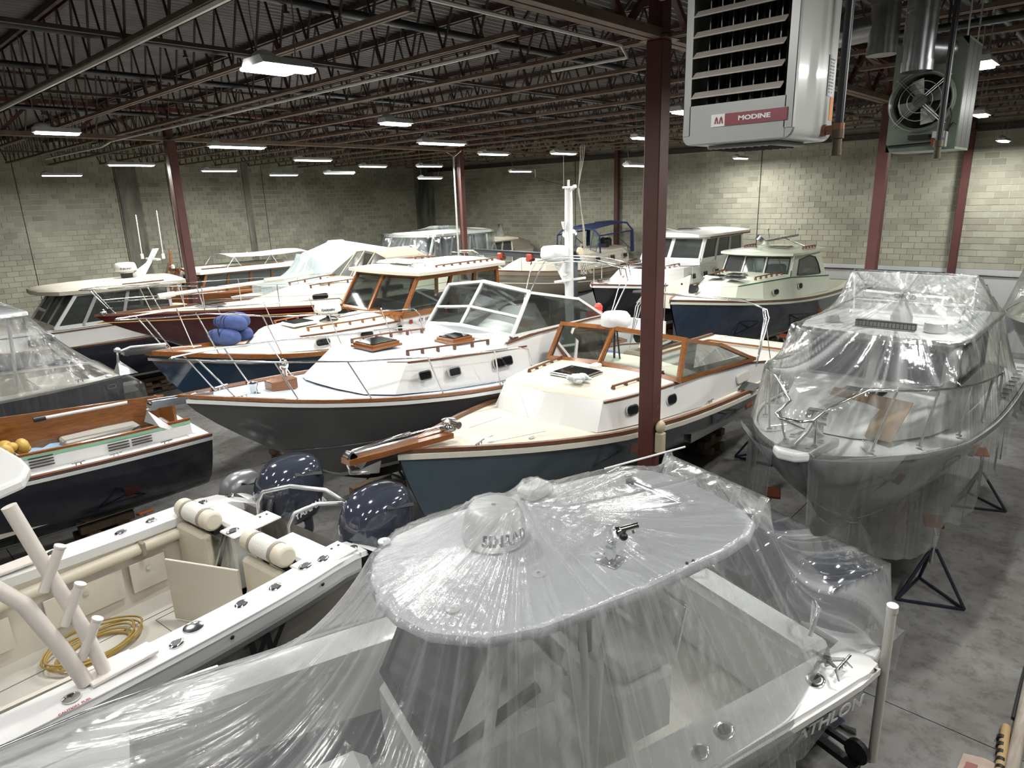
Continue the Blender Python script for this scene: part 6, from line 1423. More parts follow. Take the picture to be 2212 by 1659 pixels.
fl = mat('blue_fleece', (.055, .085, .22), .95, bump=(120, .6), noise=(9, (.04, .065, .18)))
for c, d in (((.0, -.18, .16), 1), ((0, .16, .17), 1), ((.06, -.02, .42), 1), ((-.05, .22, .44), .9)):
    MB().ell(c, (.42*d, .17, .17), 18, 12, sq=.8).build('fender', fl, fd, 60)
MB().tube([(.05, .36*math.cos(a), .3+.34*math.sin(a)) for a in [2*PI*i/20 for i in range(20)]], .014, 6, closed=True).build('lashing', black, fd, 60)
# ---------------------------------------------------------------- red sailboat
def red_boat():
    red = mat('dark_red_topsides', (.075, .006, .010), .08, coat=1)
    b = Boat('red_sailboat', 'dark red sailboat with cream decks, steel pulpit and a tan canvas dodger', (-17.0, 16), -92, 11.5,
        [(0, 1.05), (3, 1.6), (5, 1.7), (7, 1.4), (8.6, .98), (10, .55), (11, .2), (11.5, .02)], [(0, 2.6), (4, 2.62), (7.6, 2.82), (11.5, 3.05)],
        [(0, 1.8), (4, 1.15), (7, 1.15), (9.5, 1.6), (11.5, 2.5)], 1.5, rake=.9, pw=(.36, .8), boot=.06)
    r = b.root
    b.hull(red, boot_w, paint_black); b.deck(cream_deck, 0, 11.45, crown=.07); b.rail_strip('toe_rail', teak_d, 0, .02, 0, .04, .05); b.rail_strip('cove_stripe', mat('gold_stripe', (.45, .30, .08), .4), 0, -.008, -.16, .006, .02)
    MB().slab([(4.2, .1, .55), (6.4, .1, .55), (6.9, .1, 1.3), (3.9, .1, 1.3)], .2, (0, -1, 0)).build('keel', paint_black, r)
    tb = [(1.2, 1.0, 2.64), (3, 1.12, 2.64), (5, 1.12, 2.7), (6.6, .9, 2.78), (7.6, .55, 2.84), (8.1, .22, 2.88), (8.2, .03, 2.88)]; tt = [(1.2, .92, 3.15), (3, 1.0, 3.18), (5, .98, 3.18), (6.3, .75, 3.12), (7.0, .45, 3.04), (7.6, .18, 2.95), (7.8, .03, 2.93)]
    trunk(r, tb, tt, cream, cream_deck, .08, 'coach_roof')
    for sd in (1, -1):
        for x0, x1 in ((4.7, 5.5), (3.6, 4.4), (6.05, 6.5)):
            f = lambda x: crv([(1.2, .96), (3, 1.06), (5, 1.05), (6.6, .85)])(x)
            portlight(r, ((x0+x1)/2, sd*(f((x0+x1)/2)+.02), 2.94), (-sd, sd*(f(x0)-f(x1))/(x1-x0)*sd*-1*0+.09*(x0 > 4.5), 0), (0, -sd*.2, 1), x1-x0, .15, .06, .012, black)
        grab_rail(r, [(6.4, sd*.6, 3.16), (5, sd*.8, 3.22), (3.8, sd*.84, 3.22)], 5)
    hatch(r, (8.9, .0, 2.97), .55, .55, m_frame=steel, h=.06)
    MB().box((5.7, .45, 3.24), (.6, .2, .12), ch=.04).build('dorade_box', cream, r)
    can = mat('tan_canvas', (.36, .32, .24), .85, bump=(60, .3)); vin = glass('vinyl_window', (.72, .72, .66), .25, .12)
    A = [(4.9, 1.0, 3.2), (4.75, .55, 3.24), (4.72, 0, 3.25)]; T = [(4.0, .95, 3.78), (4.1, .5, 3.95), (4.12, 0, 4.0)]
    A = A+[(x, -y, z) for x, y, z in A[:2][::-1]]; T = T+[(x, -y, z) for x, y, z in T[:2][::-1]]
    for i in range(4): window(r, [A[i], A[i+1], T[i+1], T[i]], .05, .03, can, vin, 'dodger_panel')
    MB().grid([[V(p), V(p)+V(-1.4, 0, .02)] for p in T]).build('dodger_top', can, r, 50)
    for sd in (1, -1): window(r, [(4.9, sd*1.0, 3.2), (2.9, sd*1.1, 3.15), (2.6, sd*.97, 3.78), (4.0, sd*.95, 3.78)], .05, .03, can, vin, 'dodger_side')
    for k in range(3): MB().tube([(3.0-.1*k, 1.05, 3.1), (2.8-.2*k, .95, 3.8), (2.8-.2*k, 0, 4.02), (2.8-.2*k, -.95, 3.8), (3.0-.1*k, -1.05, 3.1)], .012, 6).build('dodger_bow', steel, r, 60)
    MB().tube([(9.6, -.35, 3.32), (6.6, -.5, 3.36)], .05, 10).tube([(10.0, -.34, 3.3), (9.6, -.35, 3.32)], .07, 10).build('furled_boom', white, r, 60)
    MB().tube([(7.2, -.4, 3.4), (6.4, -.3, 3.42), (5.8, -.2, 3.5)], .05, 8).build('rolled_sail', mat('white_cloth', (.66, .67, .66), .8), r, 60)
    for sd in (1, -1):
        top = [V(11.65, sd*.12, 3.68), V(11.2, sd*.34, 3.68), b.pt(10.4, sd, .08, .66), b.pt(9.4, sd, .08, .64), b.pt(9.3, sd, .08, .02)]
        low = [V(11.3, sd*.26, 3.38), b.pt(10.4, sd, .08, .36), b.pt(9.4, sd, .08, .34)]
        b.stanchions(top, .0135, name='pulpit', feet=[(V(11.5, sd*.2, 3.68), b.pt(11.1, sd, .04, .02)), (b.pt(10.4, sd, .08, .66), b.pt(10.2, sd, .06, .02))]); MB().tube(low, .011, 8).build('pulpit_low_rail', steel, r, 60)
    MB().tube([(11.65, .12, 3.68), (11.72, 0, 3.68), (11.65, -.12, 3.68)], .0135, 8).build('pulpit_nose', steel, r, 60)
    lifelines(b, (9.3, 7.6, 5.6, 3.6, 1.6))
    MB().ell((11.35, .06, 3.12), (.08, .07, .08), 12, 8).build('nav_light', steel, r, 60); MB().box((11.15, -.1, 3.14), (.14, .12, .1), ch=.01).build('roller_box', black, r)
    return b
B8 = red_boat()
# ---------------------------------------------------------------- white hardtop boat at far left
def hardtop_boat():
    b = Boat('hardtop_boat', 'white hardtop boat at far left with a radar arch and two whip antennas, navy below', (-21.75, 9), -90, 9.4,
        [(0, 1.35), (3, 1.55), (5.5, 1.5), (7.5, 1.0), (8.8, .4), (9.4, .02)], [(0, 1.85), (4, 1.9), (7, 2.1), (9.4, 2.4)], [(0, .5), (5, .45), (8, .7), (9.4, 1.4)], .7, rake=1.2, pw=(.3, 1.05))
    r = b.root
    b.hull(navy, boot_w, paint_black); b.deck(cream_deck, 0, 9.3); b.rail_strip('toe_rail', teak_d, 0, .03, 0, .05, .04)
    tb = [(.8, 1.2, 1.9), (4.6, 1.25, 1.92), (6.3, 1.0, 2.05), (7.0, .55, 2.1), (7.1, .03, 2.12)]; tt = [(.8, 1.18, 2.42), (4.6, 1.2, 2.42), (5.9, .9, 2.42), (6.4, .48, 2.42), (6.5, .03, 2.42)]
    trunk(r, tb, tt, white, cream_deck, .07, 'trunk_cabin')
    for sd in (1, -1):
        portlight(r, (5.0, sd*1.2, 2.16), (-sd, .1, 0), (0, -sd*.08, 1), .62, .2, .06, .015, black); ribbon(MB(), [(x, sd*(y+.02), z-.1) for x, y, z in tt[:4]], .02, .03).build('trunk_trim', teak_d, r)
    house(b, 1.7, 4.65, 1.22, 2.4, 2.46, 3.26, .62, white, dglass, 3, 3, fw=.08, splits=[0, .45, .78, 1], fbars=False)
    MB().bar((4.45, -.42, 2.75), (4.45, -1.18, 2.75), .05, .07).build('opening_bar', white, r)
    roof(b, [(1.2, 1.3), (1.4, 1.42), (3.6, 1.44), (4.4, 1.2), (4.75, .6), (4.8, .02)], 3.28, .1, cream_deck, .10)
    MB().bar((2.9, 1.28, 3.42), (1.8, 1.28, 3.42), .03, .03).cyl((2.8, 1.28, 3.36), (2.8, 1.28, 3.42), .02).cyl((1.9, 1.28, 3.36), (1.9, 1.28, 3.42), .02).build('roof_rail', teak_d, r)
    MB().slab([(2.4, .05, 3.45), (1.9, .05, 3.45), (1.35, .05, 4.25), (1.5, .05, 4.25), (1.75, .05, 3.85)], .1, (0, -1, 0)).bar((2.2, 0, 3.45), (1.8, 0, 3.45), .4, .05).bar((1.55, -.45, 3.95), (1.55, .45, 3.95), .12, .05).build('radar_arch', white, r)
    MB().box((2.35, 0, 3.55), (.25, .25, .14)).build('dome_block', black, r)
    radome(r, (2.35, 0, 3.66), .3, .26, white, txt='FURUNO', rz=R(75), tcol=mat('slate_lettering', (.09, .10, .12), .5), tsize=.075)
    for x, y, h in ((1.7, -.42, 1.25), (1.35, .3, 1.35)): MB().cyl((x, y, 3.95), (x, y, 4.1), .045, n=10).tube([(x, y, 4.0), (x-.03, y, 4.0+h)], .014, 6).build('whip_antenna', white, r, 60)
    MB().lathe([(.16, -.012), (.172, 0), (.16, .012), (.148, 0), (.16, -.012)], (4.0, .35, 2.7), 16, Matrix.Rotation(R(-65), 3, 'Y')).build('steering_wheel', black, r, 60); MB().box((3.2, .4, 2.5), (.4, .5, .6), ch=.06).build('helm_seat', black, r)
    return b
B9 = hardtop_boat()
# ---------------------------------------------------------------- wooden cruiser with awning, against the left wall
def cruiser():
    b = Boat('wooden_cruiser', 'varnished wooden cruiser with white canopy roofs and a cream awning, near the left wall', (-24.9, 14.6), -92, 7.6,
        [(0, 1.2), (3, 1.35), (5, 1.15), (6.6, .6), (7.6, .02)], [(0, 2.3), (4, 2.4), (7.6, 2.75)], [(0, 1.0), (5, .9), (7.6, 1.7)], 1.2, rake=.8, pw=(.32, 1.))
    r = b.root
    b.hull(teak, boot_w, paint_black); b.deck(teak, 0, 7.5)
    house(b, 1.4, 4.9, 1.0, 2.34, 2.5, 3.1, .25, teak, dglass, 2, 4, fw=.08)
    roof(b, [(1.0, 1.0), (1.2, 1.15), (4.9, 1.1), (5.1, .6), (5.15, .02)], 3.12, .09, mat('white_canvas_roof', (.68, .70, .66), .6), .10)
    for sd in (1, -1): MB().bar((1.6, sd*.75, 3.29), (4.7, sd*.72, 3.29), .12, .02).build('teak_strip', teak_d, r)
    MB().bar((5.6, .3, 2.5), (5.3, .3, 3.35), .09).bar((5.3, .3, 3.35), (4.9, .9, 3.0), .06).bar((5.6, -.3, 2.5), (5.2, -.3, 3.2), .09).bar((5.9, .0, 2.6), (5.5, .0, 3.55), .06).bar((5.4, -.4, 3.3), (5.35, .5, 3.3), .06, .12).build('timber_gallows', teak_d, r)
    MB().lathe([(.06, 0), (.06, .1), (.03, .13), (.001, .14)], (5.45, .15, 3.35), 10).build('horn', white, r)
    MB().tube([(5.2, -1.0, 2.6), (5.1, -1.05, 3.3), (5.05, -1.08, 3.95)], [.06, .055, .04], 8).build('stub_mast', teak, r)
    aw = [[(x, y, 3.62+.10*math.cos(y*1.3)-.05*abs(math.sin((x-1.0)*1.2))) for y in np.linspace(-1.05, 1.05, 9)] for x in np.linspace(.7, 3.7, 9)]
    MB().grid(aw).build('awning', mat('cream_canvas', (.60, .60, .50), .8), r, 60)
    fr = MB()
    for x in (.8, 2.2, 3.6):
        for sd in (1, -1): fr.tube([(x, sd*1.03, 3.63), (x+.4, sd*1.02, 3.15)], .012, 5).tube([(x, sd*1.03, 3.63), (x-.3, sd*1.02, 3.15)], .012, 5)
    fr.build('awning_frame', steel2, r)
    MB().ell((6.1, .5, 2.7), (.25, .25, .18), 12, 8).build('buoy', cream, r, 60)
    return b
B11 = cruiser()
# ---------------------------------------------------------------- tented boat
def tent_boat():
    b = Boat('tented_sloop', 'boat hidden under a bluish white plastic tent, behind the dodger of the red sailboat', (-21.2, 18.2), -90, 8.8,
        [(0, 1.1), (3, 1.4), (5, 1.35), (7, .9), (8.2, .35), (8.8, .02)], [(0, 2.3), (8.8, 2.6)], [(0, 1.2), (5, .9), (8.8, 1.9)], 1.3, rake=.8)
    r = b.root; b.hull(white, boot_b, paint_black); b.deck(cream_deck, 0, 8.7)
    tb = [(1, 1.0, 2.35), (4, 1.05, 2.35), (5.5, .7, 2.4), (6, .03, 2.4)]; tt = [(1, .9, 2.8), (4, .9, 2.8), (5.2, .5, 2.75), (5.5, .03, 2.75)]
    trunk(r, tb, tt, white, None, .06)
    for x in (2.2, 4.7, 6.1): MB().cyl((x, 0, 2.4), (x, 0, {2.2: 3.6, 4.7: 4.1, 6.1: 3.72}[x]), .03, n=8).build('tent_pole', white, r)
    MB().tube([(2.2, 0, 3.6), (4.7, 0, 4.1), (6.1, 0, 3.75)], .025, 8).build('ridge_pole', white, r)
    obs = obs_list([('line', 2.0, 0, 3.6, 4.6, 0, 4.12, .06), ('line', 4.6, 0, 4.12, 4.9, 0, 4.12, .15), ('line', 4.9, 0, 4.12, 6.1, 0, 3.75, .06), ('line', 6.0, -.5, 3.72, 6.0, .5, 3.72, .06), ('line', 2.2, -.7, 3.45, 2.2, .7, 3.45, .05)])
    fm = film('tent_sheet', haze=.62, glossy=.35, ws=(120, 2.), bumpd=.02, white=(.62, .70, .72), tint=(.8, .86, .88))
    drape('plastic_tent', fm, r, (-.3, 7.9), crv([(-.3, 1.2), (3, 1.5), (5, 1.45), (7, 1.0), (7.9, .3)]), crv([(-.3, 2.9), (2, 2.75), (5, 2.7), (7.9, 2.85)]), obs, (4.75, 0), nu=80, nv=60, it=700, skirt=lambda sd: (lambda x: (.3, .02)), wr=(50, .04))
    return b
B12 = tent_boat()
# ---------------------------------------------------------------- wrapped pilothouse in the corner
def corner_boat():
    b = Boat('corner_pilothouse_boat', 'pale pilothouse boat under thin plastic sheet near the wall corner, left of the far column', (-22.6, 24.2), -84, 10.2,
        [(0, 1.3), (4, 1.55), (6.5, 1.4), (8.5, .8), (9.7, .25), (10.2, .02)], [(0, 2.4), (5, 2.5), (10.2, 2.95)], [(0, .9), (6, .7), (10.2, 1.7)], 1.1, rake=1.0)
    r = b.root; pale = mat('pale_grey_gelcoat', (.50, .52, .48), .4); b.hull(pale, boot_b, paint_black); b.deck(cream_deck, 0, 10.1)
    trunk(r, [(3, 1.2, 2.5), (7.4, 1.1, 2.6), (8.6, .6, 2.7), (8.8, .03, 2.7)], [(3, 1.15, 3.1), (7.2, 1.0, 3.1), (8.2, .5, 3.05), (8.35, .03, 3.05)], pale, cream_deck, .06)
    house(b, 3.4, 7.1, 1.25, 3.08, 3.12, 3.95, .4, pale, mat('blue_smoked_glass', (.02, .03, .036), .05, spec=.7), 3, 3, fw=.1)
    roof(b, [(3.0, 1.3), (6.9, 1.38), (7.15, .8), (7.2, .02)], 3.97, .1, pale, .08)
    house(b, 1.4, 3.0, 1.1, 2.5, 3.0, 3.5, .3, cream, dglass, 2, 2)
    roof(b, [(1.0, 1.2), (3.0, 1.2), (3.1, .02)], 3.52, .07, cream_deck, .06)
    obs = obs_list([('box', 3.0, 7.2, -1.4, 1.4, 4.1), ('line', 4.2, 0, 4.3, 5.6, .1, 4.35, .12), ('disc', 1.2, .3, .1, 4.2)])
    fm = film('clear_sheet_far', haze=.13, glossy=.7, ws=(90, 2.), bumpd=.03, white=(.6, .64, .63))
    drape('plastic_sheet', fm, r, (.2, 9.4), crv([(.2, 1.4), (4, 1.6), (6.5, 1.5), (8.5, .9), (9.4, .4)]), crv([(.2, 2.6), (5, 2.6), (9.4, 2.95)]), obs, (5, 0), nu=80, nv=60, it=700, wr=(40, .05))
    b.stanchions([b.pt(8, 1, .1, .6), V(9.9, .2, 3.6), V(10.1, 0, 3.6), V(9.9, -.2, 3.6), b.pt(8, -1, .1, .6)], .015, feet=[(b.pt(8, s, .1, .6), b.pt(8, s, .1, 0)) for s in (1, -1)])
    return b
B13 = corner_boat()
# ---------------------------------------------------------------- cream sailboat with blue dodger
def cream_boat():
    ct = mat('cream_topsides', (.42, .39, .31), .25, coat=.4)
    b = Boat('cream_sailboat', 'cream sailboat with a navy blue canvas dodger frame, behind the white mast', (-17.5, 28-2.2), -90, 9.9,
        [(0, 1.1), (3, 1.62), (5.5, 1.6), (7.5, 1.1), (9, .5), (9.9, .02)], [(0, 2.55), (3, 2.45), (6, 2.6), (9.9, 2.98)], [(0, 1.9), (4, 1.2), (7, 1.25), (9.9, 2.2)], 1.5, rake=.8, pw=(.34, .85))
    r = b.root; b.hull(ct, boot_b, navy); b.deck(cream_deck, 0, 9.8); b.rail_strip('toe_rail', teak_d, 0, .03, 0, .04, .05); b.rail_strip('rub_rail', teak_d, 0, -.01, -.16, .03, .03); b.rail_strip('rub_strip', cream, 0, -.012, -.42, .02, .025)
    trunk(r, [(.6, 1.05, 2.5), (4, 1.2, 2.48), (6.2, .9, 2.6), (7.4, .4, 2.7), (7.6, .03, 2.72)], [(.6, 1.0, 3.15), (4, 1.08, 3.08), (5.8, .75, 3.02), (6.8, .3, 2.95), (7.0, .03, 2.95)], cream, cream_deck, .08, 'coach_roof')
    for sd in (1, -1):
        for x in (1.0, 2.0, 3.1): portlight(r, (x, sd*(1.06+.035*x), 2.82), (-sd, -.03, 0), (0, -sd*.18, 1), .34, .19, .03, .02)
    blu = mat('navy_canvas', (.012, .028, .09), .8)
    def bow_(x, z, w_, h): return [(x, w_, z), (x+.02, w_*.97, z+h*.7), (x, w_*.7, z+h*.95), (x, 0, z+h), (x, -w_*.7, z+h*.95), (x+.02, -w_*.97, z+h*.7), (x, -w_, z)]
    A, C = bow_(2.9, 3.05, 1.15, 1.0), bow_(.6, 2.95, 1.2, 1.28)
    C = [(x-.1, y, z) for x, y, z in C]
    MB().grid([[V(p), lerp(p, q, .5)+V(0,0,.04), V(q)] for p, q in zip(A[2:5], C[2:5])]).build('dodger_top', blu, r, 50)
    MB().tube(A, .035, 8).tube(C, .04, 8).build('dodger_frame', blu, r, 60)
    for sd in (1, -1): MB().tube([(2.9, sd*1.12, 3.75), (.5, sd*1.16, 3.85)], .03, 6).tube([(.5, sd*1.2, 2.95), (1.6, sd*1.18, 3.6)], .014, 6).add([(.5, sd*1.2, 2.95), (.5, sd*1.16, 3.85), (.72, sd*1.17, 3.85), (.74, sd*1.2, 2.95)], [(0,1,2,3)]).build('dodger_side', blu, r)
    for i in range(2): window(r, [A[1+i*2], (2.95, [.45, -.45][i] if False else A[1+i*2][1]*.0+(.6 if i == 0 else -.75)*.0, 3.85) if False else A[2+i*2], (3.15, A[2+i*2][1], 3.2), (3.15, A[1+i*2][1], 3.15)], .02, .02, blu, wglass, 'dodger_window')
    MB().lathe([(.2, -.02), (.215, 0), (.2, .02), (.185, 0), (.2, -.02)], (.9, -.1, 3.35), 18, Matrix.Rotation(R(-80), 3, 'Y')).build('steering_wheel', black, r, 60)
    MB().box((1.6, .4, 3.25), (.4, .4, .35), ch=.08).box((1.0, .2, 3.3), (.3, .3, .5), ch=.08).build('covered_winch', black, r); MB().lathe([(.1, 0), (.08, .08), (.06, .1), (.09, .2), (.09, .22)], (2.4, -.2, 3.15), 14).build('winch', steel, r, 50)
    lifelines(b, (9.2, 7.6, 5.4, 3.4, 1.6)); b.stanchions([b.pt(9.2, 1, .08, .62), V(9.95, .2, 3.62), V(10.05, 0, 3.62), V(9.95, -.2, 3.62), b.pt(9.2, -1, .08, .62)], .014, name='pulpit')
    MB().slab([(4.5, .08, .6), (6.3, .08, .6), (6.8, .08, 1.35), (4.2, .08, 1.35)], .16, (0, -1, 0)).build('keel', paint_black, r)
    MB().box((8.3, .1, 3.1), (.5, .6, .3), ch=.05).build('windlass_box', cream, r); MB().tube([(7.0, -.6, 2.75), (8.6, -.5, 3.55), (9.3, -.45, 3.6)], .03, 8).build('spinnaker_pole', cream, r)
    return b
B14 = cream_boat()
# covered boat beyond
def tan_boat():
    b = Boat('tan_covered_boat', 'low boat under a tan canvas cover, far back beside the wall', (-23.6, 25.6), -88, 4.6, [(0, 1.2), (2.5, 1.3), (4, .7), (4.6, .02)], [(0, 2.9), (4.6, 3.1)], [(0, 1.6), (4.6, 2.2)], 1.8, rake=.4)
    b.hull(cream, boot_b, paint_black); can = mat('tan_canvas', (.36, .32, .24), .85, bump=(60, .3))
    MB().grid([[b.pt(x, 1, -.03, .0), V(x, b.b(x)*.5, 3.35+.35*math.sin(PI*min(x, 4.4)/4.8)), V(x, 0, 3.45+.38*math.sin(PI*min(x, 4.4)/4.8)), V(x, -b.b(x)*.5, 3.35+.35*math.sin(PI*min(x, 4.4)/4.8)), b.pt(x, -1, -.03, 0)] for x in np.linspace(0, 4.5, 14)]).build('canvas_cover', can, b.root, 60)
    for x in (1, 3): keel_block(-23.6, 25.6-x, 1.6, 'tall timber blocking under the tan covered boat', 7)
tan_boat()
# ---------------------------------------------------------------- white pilothouse with black hull
def white_house():
    bk = mat('black_topsides', (.006, .006, .009), .06, coat=1)
    b = Boat('white_pilothouse_boat', 'white pilothouse boat with a black hull, just behind the nearest column', (-12.15, 26.2), -90, 9.6,
        [(0, 1.35), (4, 1.62), (6.5, 1.5), (8, 1.05), (9, .5), (9.6, .03)], [(0, 2.3), (5, 2.36), (9.6, 2.72)], [(0, .8), (6, .65), (8.6, .9), (9.6, 1.3)], 1.0, rake=.7, boot=.14)
    r = b.root; b.hull(bk, boot_w, mat('red_bottom_paint', (.12, .012, .012), .6)); b.deck(white_mat, 0, 9.5); b.rail_strip('toe_rail', teak_d, 0, .03, 0, .06, .04); b.rail_strip('rub_strip', white, 0, -.01, -.08, .03, .06)
    trunk(r, [(2, 1.3, 2.34), (6.2, 1.25, 2.4), (7.6, .9, 2.5), (8.3, .4, 2.58), (8.4, .03, 2.58)], [(2, 1.22, 2.95), (6, 1.12, 2.95), (7.1, .75, 2.9), (7.55, .3, 2.85), (7.65, .03, 2.85)], white, white_mat, .08, 'trunk_cabin')
    for sd in (1, -1):
        for x in (3.9, 4.75, 5.6): portlight(r, (x, sd*1.26, 2.64), (-sd, .02, 0), (0, -sd*.15, 1), .32, .19, .03, .02)
        grab_rail(r, [(6.6, sd*.75, 2.97), (5.9, sd*.9, 3.0)], 3)
    hatch(r, (6.7, 0, 3.02), .6, .6, m_frame=steel, h=.06); cleat(r, (7.9, .0, 2.75), .3, 1.4, teak)
    house(b, 1.7, 4.95, 1.15, 2.9, 3.1, 3.85, .4, white, dglass, 2, 3, fw=.13, front_v=.12)
    roof(b, [(1.3, 1.2), (1.4, 1.32), (4.65, 1.34), (5.0, 1.1), (5.05, .02)], 3.87, .09, white, .09)
    for sd in (1, -1): MB().bar((1.5, sd*1.345, 3.86), (4.65, sd*1.35, 3.86), .02, .05).build('roof_trim', teak_d, r)
    hatch(r, (3.7, 0, 4.05), .6, .6, m_frame=steel, h=.05); MB().tube([(4.7, .3, 4.04), (4.2, -.6, 4.12)], .012, 5).build('folded_antenna', white, r)
    for sd in (1, -1):
        b.stanchions([V(9.65, sd*.15, 3.3), b.pt(8.8, sd, .1, .62), b.pt(7.5, sd, .1, .62), b.pt(6.0, sd, .1, .62), b.pt(4.2, sd, .1, .6), b.pt(4.1, sd, .1, .02)], .013, feet=[(b.pt(x, sd, .1, .62), b.pt(x, sd, .1, .02)) for x in (8.8, 7.5, 6.0)])
    MB().box((9.0, 0, 2.78), (.4, .25, .14), ch=.03).build('windlass', steel, r)
    return b
B16 = white_house()
# ---------------------------------------------------------------- cream green picnic boat with navy hull
def picnic_boat():
    gr = mat('pale_green_gelcoat', (.60, .64, .52), .28, coat=.4); grd = mat('pale_green_deck', (.56, .60, .48), .5)
    b = Boat('navy_picnic_boat', 'navy hulled picnic boat with a pale green cabin and large rounded windows', (-8.45, 26.4), -91.5, 11.05,
        [(-.2, 1.05), (2, 1.38), (5, 1.55), (7, 1.5), (8.8, 1.14), (10.0, .62), (10.75, .2), (11.05, .03)], [(-.2, 2.08), (2, 2.06), (5, 2.16), (8, 2.38), (11.05, 2.68)],
        [(-.2, 1.1), (3, .75), (7, .7), (9.5, .85), (11.05, 1.2)], .92, rake=.65, pw=(.34, .95), boot=.12, tr=-.25)
    r = b.root; b.hull(mat('midnight_blue_topsides', (.014, .032, .065), .06, coat=1), boot_w, navy)
    b.deck(grd, 3.0, 11.0); b.side_deck(gr, -.1, 3.0, .3); b.rail_strip('toe_rail', teak_d, -.1, .03, -.03, .05, .05); b.rail_strip('rub_strip', gr, -.1, -.01, -.10, .03, .06)
    b.cockpit(gr, teak, .1, 3.2, .3, 1.4)
    tb = [(3.2, 1.2, 2.1), (6.2, 1.22, 2.22), (7.8, 1.05, 2.38), (8.8, .7, 2.5), (9.2, .3, 2.55), (9.25, .03, 2.56)]; tt = [(3.2, 1.15, 2.62), (6.2, 1.12, 2.86), (7.6, .9, 2.86), (8.4, .55, 2.8), (8.7, .22, 2.78), (8.75, .03, 2.78)]
    trunk(r, tb, tt, gr, grd, .1, 'trunk_cabin')
    for sd in (1, -1):
        for x in (7.2, 5.6): portlight(r, (x, sd*(1.14 if x > 7 else 1.2), 2.52), (-sd, .14 if x > 7 else .02, 0), (0, -sd*.12, 1), .28, .18, .09, .02, steel)
        grab_rail(r, [(7.7, sd*.72, 2.9), (6.3, sd*.9, 2.92)], 5); ribbon(MB(), [(x, sd*(y+.015), z-.04) for x, y, z in tt[:5]], .015, .03).build('trunk_trim', mat('green_line', (.03, .12, .06), .5), r)
    for x, y in ((8.0, -.35), (7.4, .0), (8.1, .3)): hatch(r, (x, y, 2.95), .42, .46, m_frame=steel, h=.05)
    # house front with three rounded panes
    FL, FR_, TL, TR = V(6.2, -1.1, 2.86), V(6.2, 1.1, 2.86), V(5.9, -1.05, 3.46), V(5.9, 1.05, 3.46)
    def fp(u, v):
        p = lerp(lerp(FL, FR_, u), lerp(TL, TR, u), v); p.x += .22*(1-(2*u-1)**2); return p
    us = [0, .035, .32, .36, .64, .68, .965, 1]; vs = [0, .1, .88, 1]
    mb = MB()
    for i in range(7):
        for j in range(3):
            if j == 1 and i in (1, 3, 5): continue
            for k in range(3): mb.add([fp(us[i]+(us[i+1]-us[i])*k/3, vs[j]), fp(us[i]+(us[i+1]-us[i])*(k+1)/3, vs[j]), fp(us[i]+(us[i+1]-us[i])*(k+1)/3, vs[j+1]), fp(us[i]+(us[i+1]-us[i])*k/3, vs[j+1])], [(0,1,2,3)])
    mb.build('house_front', gr, r, 50)
    for i in (1, 3, 5): window(r, [fp(us[i], .12), fp(us[i+1], .12), fp(us[i+1], .86), fp(us[i], .86)], .03, .05, black, glass('dim_window2', (.55, .6, .6), .12), 'windshield_frame')
    for sd in (1, -1):
        # arched side window in a wall that sweeps down to the coaming
        out = [(6.2, 2.84), (5.9, 3.46), (4.0, 3.46), (3.72, 3.2), (3.5, 2.8), (3.1, 2.5), (2.5, 2.2), (3.2, 2.1), (6.2, 2.2)]
        inn = [(5.75, 2.86), (5.55, 3.3), (4.75, 3.36), (4.3, 3.28), (4.0, 3.05), (3.9, 2.78), (3.9, 2.74), (4.4, 2.76), (5.4, 2.82)]
        P = [V(x, sd*(1.13 if z < 3 else 1.08), z) for x, z in out]; Q = [V(x, sd*(1.13 if z < 3 else 1.08), z) for x, z in inn]
        MB().grid([[p, q] for p, q in zip(P, Q)], close_u=True).build('house_side', gr, r)
        f = MB()
        for i in range(9): f.bar(Q[i], Q[(i+1) % 9], .03, .035, up=(0, 1, 0), ext=.008)
        f = f.build('side_window_frame', black, r); MB().slab(Q, .006, (0, sd, 0)).build('pane', glass('dim_window2', (.55, .6, .6), .12), f)
    roof(b, [(3.6, 1.1), (3.75, 1.2), (5.8, 1.26), (6.2, 1.15), (6.42, .6), (6.46, .02)], 3.46, .07, gr, .08)
    for sd in (1, -1): grab_rail(r, [(5.0, sd*.95, 3.56), (4.1, sd*.98, 3.56)], 4)
    hatch(r, (5.2, .35, 3.62), .4, .6, m_frame=steel, h=.04)
    MB().lathe([(.18, 0), (.2, .06), (.1, .1), (.08, .2)], (4.9, -.3, 3.58), 16).build('mast_foot', gr, r, 50); MB().bar((4.9, -.3, 3.78), (4.3, .5, 3.95), .1, .06).cyl((5.0, -.5, 3.8), (4.95, -.42, 3.92), .12, n=16).tube([(4.6, .1, 3.9), (4.0, .6, 3.58)], .02, 6).cyl((4.85, -.2, 3.9), (4.86, -.25, 4.12), .012).cyl((4.35, .45, 3.9), (4.3, .5, 4.1), .012).ell((4.86, -.25, 4.14), (.04, .04, .03), 8, 5).ell((4.3, .5, 4.12), (.04, .04, .03), 8, 5).build('folded_mast', galv, r, 50)
    MB().cyl((5.3, -.8, 3.58), (5.3, -.4, 3.6), .05, n=10).build('horn', black, r)
    MB().lathe([(.15, -.012), (.162, 0), (.15, .012), (.138, 0), (.15, -.012)], (5.4, .1, 2.95), 16, Matrix.Rotation(R(-70), 3, 'Y')).build('steering_wheel', black, r, 60); MB().box((4.8, .1, 2.7), (.4, .5, .7), ch=.06).build('helm_seat', mat('dark_leather', (.03, .028, .027), .5), r)
    MB().bar((6.55, .1, 3.44), (6.5, .2, 2.95), .012).bar((6.3, .75, 3.44), (6.35, .95, 2.95), .012).build('wiper', black, r)
    return b
B17 = picnic_boat()
